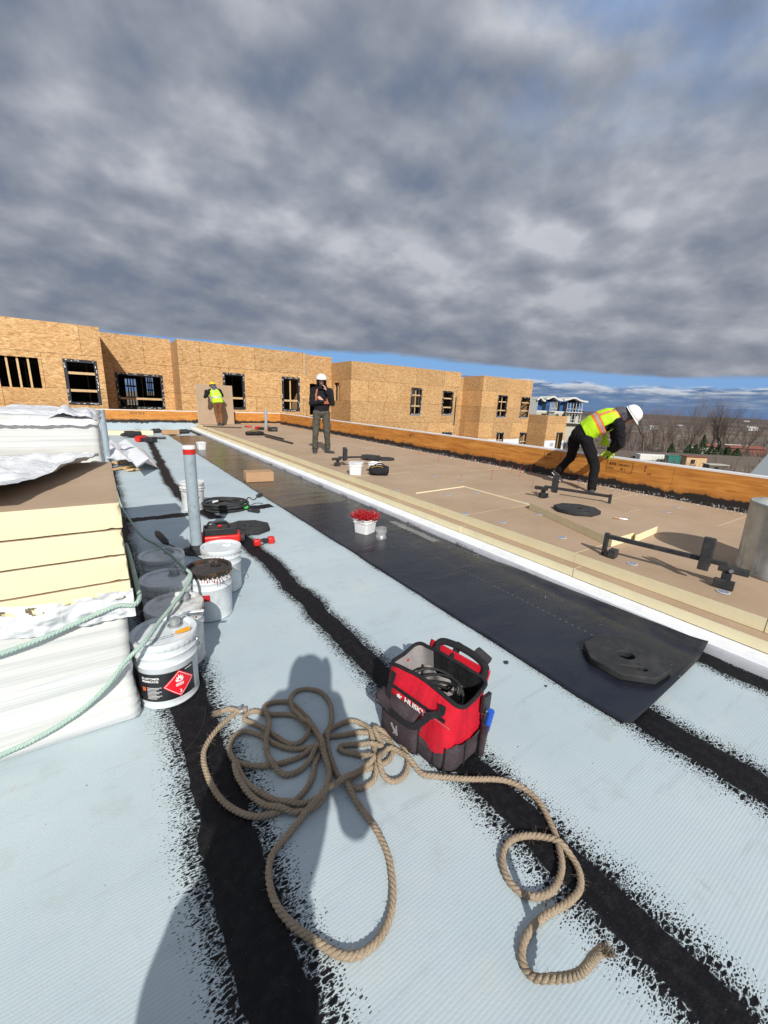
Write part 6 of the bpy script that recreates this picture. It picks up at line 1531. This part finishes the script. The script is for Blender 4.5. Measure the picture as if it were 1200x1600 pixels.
def person(label, loc, rz, J, look, root=None):
    """J: joint name -> point (local); look: materials and options"""
    t_ = root or thing('person', label, 'person', loc, rz)
    J = {k: Vector(v) for k, v in J.items()}; lat = (J['shR']-J['shL']).normalized(); hlat = (J['hipR']-J['hipL']).normalized()
    fwd = Vector(look.get('face', (0, 1, 0))).normalized(); up = Vector(look.get('headup', (0, 0, 1))).normalized(); up = (up-fwd*up.dot(fwd)).normalized(); side = fwd.cross(up)
    hc = J['head']
    b = MB()                                                   # the body is one skin
    ecap(b, J['pelvis'], J['chest'], (.13, .09), (.15, .10), lat); ecap(b, J['chest'], J['neck'], (.15, .09), (.06, .055), lat)
    ecap(b, J['neck'], hc-up*.03, .056, .058)
    ecap(b, hc+up*.035-fwd*.012, hc-up*.045+fwd*.012, (.076, .092), (.060, .070), side, 20)
    ecap(b, hc-up*.07+fwd*.045, hc-up*.082+fwd*.055, (.034, .028), (.024, .02), side)
    ecap(b, hc+up*.012+fwd*.088, hc-up*.028+fwd*.106, .010, .015); ecap(b, hc+up*.022+fwd*.076-side*.03, hc+up*.022+fwd*.076+side*.03, .014, .014)
    ecap(b, hc-up*.056+fwd*.085-side*.018, hc-up*.056+fwd*.085+side*.018, .008, .008)
    for s in (-1, 1): ecap(b, hc-up*.025+side*s*.078, hc+up*.015+side*s*.080, (.012, .018), (.012, .018), side)
    for s, q in ((1, 'R'), (-1, 'L')):
        ecap(b, J['sh'+q], J['el'+q], .048, .038); ecap(b, J['el'+q], J['wr'+q], .038, .026)
        ecap(b, J['hip'+q], J['kn'+q], .078, .055); ecap(b, J['kn'+q], J['an'+q], .052, .036)
        hd_ = look['hands'][q]
        if not look.get('gloves'): hand(b, J['wr'+q], hd_[0], hd_[1], 1, hd_[2], hd_[3])
    b.build('body', 'skin_face', t_, smooth=180, remesh=.0075)
    if look.get('gloves'):
        g = MB()
        for q in 'RL': hd_ = look['hands'][q]; ecap(g, J['wr'+q]-Vector(hd_[0]).normalized()*.05, J['wr'+q], .036, .033); hand(g, J['wr'+q], hd_[0], hd_[1], 1.12, hd_[2], hd_[3])
        g.build('gloves', look['gloves'], t_, smooth=180, remesh=.008)
    # eyes, brows
    e = MB()
    for s in (-1, 1): e.ball(hc+up*.008+fwd*.083+side*s*.031, (.011, .011, .008), 10)
    e.build('eyes', 'print_white', t_); e = MB()
    for s in (-1, 1): e.ball(hc+up*.008+fwd*.0925+side*s*.031, (.0045, .0045, .0045), 8); e.bar(hc+up*.03+fwd*.092+side*s*.018, hc+up*.03+fwd*.088+side*s*.045, .006, .006)
    e.build('brows', 'beard', t_)
    if look.get('beard'):
        e = MB(); ecap(e, hc-up*.078+fwd*.060-side*.035, hc-up*.078+fwd*.060+side*.035, (.022, .02), (.022, .02), up); ecap(e, hc-up*.088+fwd*.07, hc-up*.098+fwd*.07, .028, .02); ecap(e, hc-up*.041+fwd*.090-side*.022, hc-up*.041+fwd*.090+side*.022, .008, .008)
        e.build('beard', 'beard', t_, smooth=180, remesh=.008)
    # trousers
    k = MB(); wdt = look.get('trw', 1.0)
    ecap(k, J['pelvis']+(J['chest']-J['pelvis']).normalized()*.09, J['pelvis']-Vector((0, 0, .02)), (.165, .115), (.172, .125), hlat)
    for q in 'RL':
        an, kn, hp_ = J['an'+q], J['kn'+q], J['hip'+q]
        ecap(k, hp_, kn, (.100*wdt, .102*wdt), (.073*wdt, .075*wdt), hlat); ecap(k, kn, an+(kn-an).normalized()*.03, .074*wdt, .060*wdt)
        for z in (.1, .2, .32): ecap(k, an.lerp(kn, z)-Vector((.0, .0, 0)), an.lerp(kn, z+.03), .066*wdt+.004, .066*wdt)
        ecap(k, kn-(kn-hp_).normalized()*.04, kn+(an-kn).normalized()*.03, .079*wdt, .077*wdt)
        if look.get('cargo'):
            m_ = hp_.lerp(kn, .55); ecap(k, m_+hlat*(.07 if q == 'R' else -.07), hp_.lerp(kn, .78)+hlat*(.068 if q == 'R' else -.068), (.03, .07), (.03, .065), hlat)
    k.build('trousers', look['trousers'], t_, smooth=180, remesh=.010, noisy=(.075, .030))
    # hooded top
    k = MB(); pel = J['pelvis']+(J['chest']-J['pelvis']).normalized()*.05; ax = (J['neck']-J['pelvis']).normalized()
    ecap(k, pel, J['chest'], (.178, .130), (.200, .140), lat); ecap(k, J['chest'], J['neck']-ax*.03, (.195, .130), (.110, .085), lat)
    for q in 'RL':
        ecap(k, J['neck'].lerp(J['sh'+q], .35)-ax*.03, J['sh'+q], .085, .082); ecap(k, J['sh'+q], J['el'+q], .080, .066); ecap(k, J['el'+q], J['wr'+q]-(J['wr'+q]-J['el'+q]).normalized()*.015, .064, .045)
        ecap(k, J['el'+q].lerp(J['wr'+q], .72), J['el'+q].lerp(J['wr'+q], .82), .055, .050)
    hood = look.get('hood')
    if hood == 'down': ecap(k, J['neck']-fwd*.07-side*.06-up*.02, J['neck']-fwd*.07+side*.06-up*.02, (.06, .055), (.06, .055), up); ecap(k, J['neck']-ax*.02, J['neck']+ax*.02, .085, .080)
    k.build('hooded_top', look.get('top', 'hoodie_black'), t_, smooth=180, remesh=.010, noisy=(.09, .034))
    if hood == 'up':                                          # hood drawn up round the face under the helmet
        vs = []; fs = []; nu, nv = 26, 16
        mb = MB()
        def hf(u, v):
            a = lerp(R(60), R(300), u); zz_ = lerp(-.155, .085, v); rr_ = .115*math.sqrt(max(.05, 1-max(0, (zz_-.0)/.14)**2))+(.02 if zz_ < -.09 else 0)
            return hc+fwd*math.cos(a)*rr_*1.12+side*math.sin(a)*rr_*.93+up*zz_-fwd*.002
        mb.grid(nu, nv, hf); mb.tube([hf(0, v/12)+fwd*.006 for v in range(13)], .012, 8); mb.tube([hf(1, v/12)+fwd*.006 for v in range(13)], .012, 8)
        ecap(mb, hc-up*.145+fwd*.060-side*.05, hc-up*.145+fwd*.060+side*.05, (.035, .03), (.035, .03), up); mb.build('hood', look.get('top', 'hoodie_black'), t_, smooth=180, solid=.012)
    elif hood == 'under':
        k = MB(); ecap(k, hc+up*.03-fwd*.03, hc-up*.06-fwd*.04, (.095, .10), (.10, .095), side); ecap(k, J['neck']-ax*.03, hc-up*.07-fwd*.05, .10, .095); ecap(k, J['neck']-fwd*.05-ax*.10+up*.06, J['neck']+up*.07-fwd*.03, (.13, .08), (.11, .08), side); k.build('hood', 'hood_grey', t_, smooth=180, remesh=.010, noisy=(.05, .03))
    if not look['hat']:
        k = MB(); ecap(k, hc+up*.040-fwd*.022, hc-up*.03-fwd*.030, (.083, .096), (.078, .080), side, 20); k.build('hair', 'beard', t_, smooth=180, remesh=.009, noisy=(.03, .012))
    else:
        # hard hat: dome, brim, ridge
        hm = MB(); hu = Vector(look.get('hatup', tuple(up))).normalized(); hf_ = (fwd-hu*fwd.dot(hu)).normalized(); hs = hf_.cross(hu); O = hc+hu*.045-hf_*.005
        vs = []; fs = []; n = 40; m = 10
        for i in range(m+1):
            ph = math.pi/2*i/m; r_ = math.cos(ph)**.85 if i < m else .001; z_ = math.sin(ph)
            for k_ in range(n):
                a = 2*math.pi*k_/n; vs.append(O+hf_*math.cos(a)*.142*r_+hs*math.sin(a)*.122*r_+hu*(.118*z_+.006*math.exp(-(math.sin(a)/.15)**2)*(i > 3)))
        for i in range(m):
            for k_ in range(n): fs.append((i*n+k_, i*n+(k_+1) % n, (i+1)*n+(k_+1) % n, (i+1)*n+k_))
        hm.add(vs, fs); sh = hm.build('hard_hat', look['hat'], t_, smooth=180, solid=.004)
        hm = MB(); vs = []; fs = []
        for k_ in range(n):
            a = 2*math.pi*k_/n; fr_ = max(0, math.cos(a)); w_ = .012+.040*fr_**2
            for rr_, dz_ in ((0, .002), (w_, -.010-.008*fr_)):
                vs.append(O+hf_*math.cos(a)*(.140+rr_)+hs*math.sin(a)*(.120+rr_)+hu*dz_)
        fs = [(2*k_, 2*k_+1, 2*((k_+1) % n)+1, 2*((k_+1) % n)) for k_ in range(n)]; hm.add(vs, fs); hm.build('brim', look['hat'], sh, smooth=180, solid=.004)
    # boots
    for q in 'RL':
        an = J['an'+q]; tdir = Vector(look['toes'][q]).normalized(); lt = Vector(look.get('footlat', {}).get(q, tuple(tdir.cross(Vector((0, 0, 1)))))).normalized(); dn = tdir.cross(lt).normalized(); dn = dn if dn.z < 0 else -dn
        s_ = MB(); ecap(s_, an, an+dn*.045, .050, .046); ecap(s_, an+dn*.05-tdir*.035, an+dn*.055+tdir*.07, (.040, .034), (.045, .030), lt); ecap(s_, an+dn*.060+tdir*.06, an+dn*.066+tdir*.16, (.047, .028), (.042, .020), lt)
        sh_ = s_.build('shoe', 'shoe_dark', t_, smooth=180, remesh=.008)
        s_ = MB(); ecap(s_, an+dn*.085-tdir*.045, an+dn*.085+tdir*.16, (.043, .010), (.047, .010), lt); s_.build('sole', look.get('sole', 'shoe_dark'), sh_, smooth=180, world=False)
    return t_
def vest(t_, J, segs, band_fn, name='vest', mats=('lime', 'silver_tape', 'orange_fabric'), open_=None, off=0.0):
    """segs: rings from hem to shoulder [(centre, lateral dir, front dir, half width, half depth)]; band_fn(u, v) -> material index or None for a gap"""
    mb = MB(); nu = 96; nv = 48; P_ = []
    def ring_at(v):
        f = v*(len(segs)-1); i = min(len(segs)-2, int(f)); g_ = f-i; a, b_ = segs[i], segs[i+1]
        return [Vector(a[k]).lerp(Vector(b_[k]), g_) if k < 3 else lerp(a[k], b_[k], g_) for k in range(5)]
    for j in range(nv+1):
        c, lt, fr_, w_, d_ = ring_at(j/nv)
        for k in range(nu):
            a = 2*math.pi*k/nu; ca, sa = math.cos(a), math.sin(a); e = .8
            x = math.copysign(abs(ca)**e, ca); y = math.copysign(abs(sa)**e, sa); wv = 1+.03*fbm(ca*2+j*.05, sa*2, j*.12)
            P_.append(c+lt.normalized()*x*w_*wv+fr_.normalized()*y*d_*wv)
    fs = []; mi = []
    for j in range(nv):
        for k in range(nu):
            m_ = band_fn((k+.5)/nu, (j+.5)/nv)
            if m_ is not None: fs.append((j*nu+k, j*nu+(k+1) % nu, (j+1)*nu+(k+1) % nu, (j+1)*nu+k)); mi.append(m_)
    mb.add(P_, fs); mb.mi = mi
    return mb.build(name, list(mats), t_, smooth=180, solid=.006)

# standing man with white hard hat
f1, f2 = at(490, 708, DZ), at(514, 707, DZ); mid = Vector(((f1.x+f2.x)/2, (f1.y+f2.y)/2, DZ)); mid = mid + Vector((mid.x, mid.y, 0)).normalized()*-.02
HGT = 1.0
rzm = R(157)
look = dict(hat='helmet_white', trousers='trouser_olive', cargo=True, hood='up', beard=True, face=(.05, 1, .02), hands={'R': ((.75, -.15, .6), (0, -1, .3), .25, 1), 'L': ((.35, .10, .85), (.9, -.2, 0), .55, 1)},
            toes={'R': (.05, 1, 0), 'L': (-.85, .5, 0)})
Jm = dict(pelvis=(-.01, -.01, .96), chest=(.0, -.02, 1.26), neck=(.0, -.01, 1.47), head=(.005, .025, 1.625), shR=(.185, -.02, 1.415), shL=(-.185, -.02, 1.415),
          elR=(.225, .03, 1.14), wrR=(-.03, .20, 1.19), elL=(-.235, .09, 1.155), wrL=(-.10, .165, 1.42), hipR=(.10, 0, .92), hipL=(-.10, 0, .92), knR=(.135, .03, .50), knL=(-.125, .045, .50), anR=(.15, -.02, .095), anL=(-.15, -.03, .095))
pm = person('standing man in white hard hat and black hood, one hand at his face', (mid.x, mid.y, DZ), rzm, Jm, look)
mb = MB(); q = Vector(Jm['wrL'])+Vector((.045, -.0, .10)); mb.box(-.006, .006, -.018, .018, -.055, .055, mtx=Matrix.Translation(q+Vector((.012, .0, 0)))@Matrix.Rotation(R(20), 4, 'Y')); mb.build('phone', 'black_plastic', pm, bevel=.003)
X_, Y_ = (1, 0, 0), (0, 1, 0)
segs = [((0, -.01, 1.06), X_, Y_, .190, .148), ((0, -.01, 1.20), X_, Y_, .208, .158), ((0, -.02, 1.34), X_, Y_, .205, .150), ((0, -.02, 1.44), X_, Y_, .175, .122), ((0, -.02, 1.50), X_, Y_, .12, .095)]
def bm(u, v):
    x = math.cos(2*math.pi*u); front = math.sin(2*math.pi*u) > 0
    if .12 < v < .22: return 2
    if v > .22 and .42 < abs(x) < .66: return 2
    return None
vest(pm, Jm, segs, bm, mats=('lime', 'silver_tape', 'faded_orange'))

# far worker leaning on the upright board
wp = at(345, 662, DZ); sc = 17.6/wp.y if wp.y > 17.6 else 1; wx = atY(345, 660, 17.9).x
look = dict(hat='helmet_yellow', trousers='trouser_brown', hood='under', face=(-.35, 1, -.35), hands={'R': ((.2, .5, -.6), (0, 1, 0), .2, 1), 'L': ((-.3, .7, .2), (0, 1, 0), .15, -1)}, toes={'R': (.35, 1, 0), 'L': (-.2, 1, 0)})
Jw = dict(pelvis=(.03, .0, .92), chest=(-.04, .10, 1.22), neck=(-.09, .15, 1.42), head=(-.14, .20, 1.555), shR=(.10, .15, 1.385), shL=(-.27, .11, 1.36), elR=(.20, .33, 1.20), wrR=(.10, .52, 1.25), elL=(-.44, .05, 1.12), wrL=(-.40, .28, 1.38),
          hipR=(.12, .0, .88), hipL=(-.07, 0, .88), knR=(.10, .12, .48), knL=(-.06, .10, .49), anR=(.12, .0, .095), anL=(.01, .06, .095))
pw = person('far worker in yellow hard hat and lime vest leaning on an upright board', (wx-.07, 18.0, DZ), R(-14), Jw, look)
def ax(J, a, b_): return (Vector(J[b_])-Vector(J[a])).normalized()
l1 = Vector(Jw['shR'])-Vector(Jw['shL']); fr1 = ax(Jw, 'pelvis', 'chest').cross(l1).normalized()*-1
segs = [(Vector((.035, -.005, .88)), l1, fr1, .200, .160), (Vector((-.0, .05, 1.05)), l1, fr1, .205, .160), (Vector((-.045, .10, 1.22)), l1, fr1, .215, .160), (Vector((-.075, .13, 1.33)), l1, fr1, .195, .140), (Vector((-.09, .15, 1.43)), l1, fr1, .13, .10)]
def bw(u, v):
    x = math.cos(2*math.pi*u)
    if .26 < v < .33: return 1
    if v > .33 and .34 < abs(x) < .46: return 1
    if v > .6 and abs(x) > .9: return None
    return 0
vest(pw, Jw, segs, bw)
q0 = atY(310, 658, 18.75); q1 = atY(366, 660, 18.75)
mb = MB(); mb.box(0, 1.42, 0, .075, 0, 1.62, mis=[1, 1, 0, 1, 0, 1]); mb.mi = [0, 0, 1, 0, 1, 0]
o = mb.build('upright_board', ['polyiso_foam', 'facer_paper'], smooth=0); o.location = (q0.x, 18.72, DZ+.002); o.rotation_euler = (R(-4), 0, 0); o.scale = ((q1.x-q0.x)/1.42, 1, 1)
tag(o, 'brown-faced foam board standing upright, held by the far worker', 'insulation board')
mb = MB(); a = at(306, 663, DZ); b_ = at(362, 665, DZ); d = b_-a; mb.bar((0, 0, .02), (d.x, min(d.y, .3), .02), .05, .03); o = mb.build('dark_batten', 'black_steel', smooth=0); o.location = (a.x, min(a.y, 17.2), DZ+.002); tag(o, "dark batten lying at the far worker's feet", 'batten')

# bending man at the parapet; joints placed in world space, turned into the local frame of his root
root = thing('person', 'man in lime and orange vest and white hard hat bending over the parapet', 'person', (6.25, 3.55, DZ))
W = lambda px, py, X: atX(px, py, X)-Vector((6.25, 3.55, DZ))
Jb = dict(pelvis=W(906, 676, 6.42), chest=W(938, 662, 6.55), neck=W(966, 650, 6.66), head=W(984, 650, 6.74), hipR=W(916, 688, 6.36), hipL=W(898, 686, 6.55), knR=W(930, 728, 6.45), knL=W(893, 713, 6.62), anR=W(924, 766, 6.25), anL=W(872, 736, 6.55),
          shR=W(968, 664, 6.50), shL=W(956, 650, 6.84), elR=W(970, 694, 6.62), elL=W(962, 690, 7.0), wrR=W(958, 704, 6.95), wrL=W(952, 702, 7.08))
fd = (Jb['neck']-Jb['pelvis']); fdh = Vector((fd.x, fd.y, 0)).normalized()
toeR = Vector((.35, -.93, 0))
look = dict(hat='helmet_white', trousers='trouser_black', hood='under', face=(.35, -.65, -.75), headup=(.25, -.85, .5), hatup=(.28, -.75, .62), gloves='glove_lime', sole='shoe_sole', trw=1.0,
            hands={'R': ((-.3, .3, -.8), (1, 0, -.2), .6, 1), 'L': ((-.3, .4, -.8), (-1, 0, 0), .5, -1)}, toes={'R': (.30, -.93, -.10), 'L': (.25, -.72, -.62)})
pb = person('', None, 0, Jb, look, root)
lb = (Jb['shR']-Jb['shL']).normalized(); axb = (Jb['neck']-Jb['pelvis']).normalized(); frb = axb.cross(lb).normalized()
if frb.z > 0: frb = -frb
def pt(f, dz=0): return Jb['pelvis'].lerp(Jb['neck'], f)+Vector((0, 0, dz))
segs = [(pt(.12, -.02), lb, frb, .185, .150), (pt(.35, .01), lb, frb, .205, .165), (pt(.6, .02), lb, frb, .215, .170), (pt(.82, .02), lb, frb, .205, .155), (pt(1.0, .01), lb, frb, .150, .115)]
def bb(u, v):
    x = math.cos(2*math.pi*u); back = math.sin(2*math.pi*u) < 0
    if not back and .45 < v < .9 and abs(x) > .75: return None
    if abs(v-.40) < .035: return 1
    if abs(v-.40) < .085: return 2
    if back and abs(abs(x)-.42) < .05 and v > .45: return 1
    if back and abs(abs(x)-.42) < .13 and v > .45: return 2
    if v > .96: return 2
    return 0
vest(pb, Jb, segs, bb)
# loose front of the vest hanging down
mb = MB(); c0 = Jb['chest']+frb*.12; 
mb.grid(12, 14, lambda u, v: c0+lb*lerp(-.04, .10, u)+axb*(.02+.03*v)+Vector((0, 0, -.26*v))+axb*.12*(u-.5)*v+frb*.02*math.sin(u*5+v*3)); mb.build('vest_front', 'lime', pb, smooth=180, solid=.005)
mb = MB(); w_ = Jb['wrR']+Vector((-.03, .03, -.08)); mb.tube([w_, w_+Vector((-.02, .05, -.08))], .012, 8); mb.build('knife', 'black_plastic', pb)

# the photographer, standing behind the lens and casting the long shadow
side_ = Vector((.915, -.403, 0))
def S(s, t_, z): return Vector((side_.x*s+AZ.x*t_, side_.y*s+AZ.y*t_, z))
base = S(-.20, -.46, 0)
def Q(s, t_, z): return S(s, t_, z)-base
look = dict(hat=None, trousers='trouser_black', hood='up', trw=1.25, face=tuple(cam_to_world(0, -.2, -1)), hands={'R': (S(-.7, -.05, .6), S(-.8, -.3, 0), .5, -1), 'L': (S(.7, -.05, .6), S(.8, -.3, 0), .5, 1)}, toes={'R': tuple(AZ), 'L': tuple(AZ)})
Jp = dict(pelvis=Q(-.20, -.46, .95), chest=Q(-.11, -.43, 1.22), neck=Q(-.035, -.39, 1.47), head=Q(.008, -.35, 1.645), shR=Q(.145, -.40, 1.34), shL=Q(-.255, -.40, 1.37), elR=Q(.165, -.24, 1.00), wrR=Q(.13, -.10, 1.33), elL=Q(-.34, -.26, 1.10), wrL=Q(-.13, -.11, 1.38),
          hipR=Q(-.10, -.46, .90), hipL=Q(-.30, -.46, .90), knR=Q(-.10, -.44, .49), knL=Q(-.31, -.44, .49), anR=Q(-.10, -.47, .095), anL=Q(-.31, -.47, .095))
pp_ = person('photographer in dark clothes, seen only as a long shadow over the rope', tuple(base), 0, Jp, look)
ph = thing('phone', 'black phone held up by the photographer', 'phone', tuple(EYE)); mb = MB(); cx_ = cam_to_world(1, 0, 0); cy_ = cam_to_world(0, 1, 0); cz_ = cam_to_world(0, 0, 1)
MM = Matrix((cx_, cy_, cz_)).transposed().to_4x4(); mb.box(-.038, .038, -.15, .006, .012, .020, mtx=MM); mb.build('case', 'black_plastic', ph, bevel=.003)
mb = MB(); mb.box(-.035, .035, -.146, .003, .0205, .0212, mtx=MM); mb.build('screen', 'window_dark', ph, smooth=0)
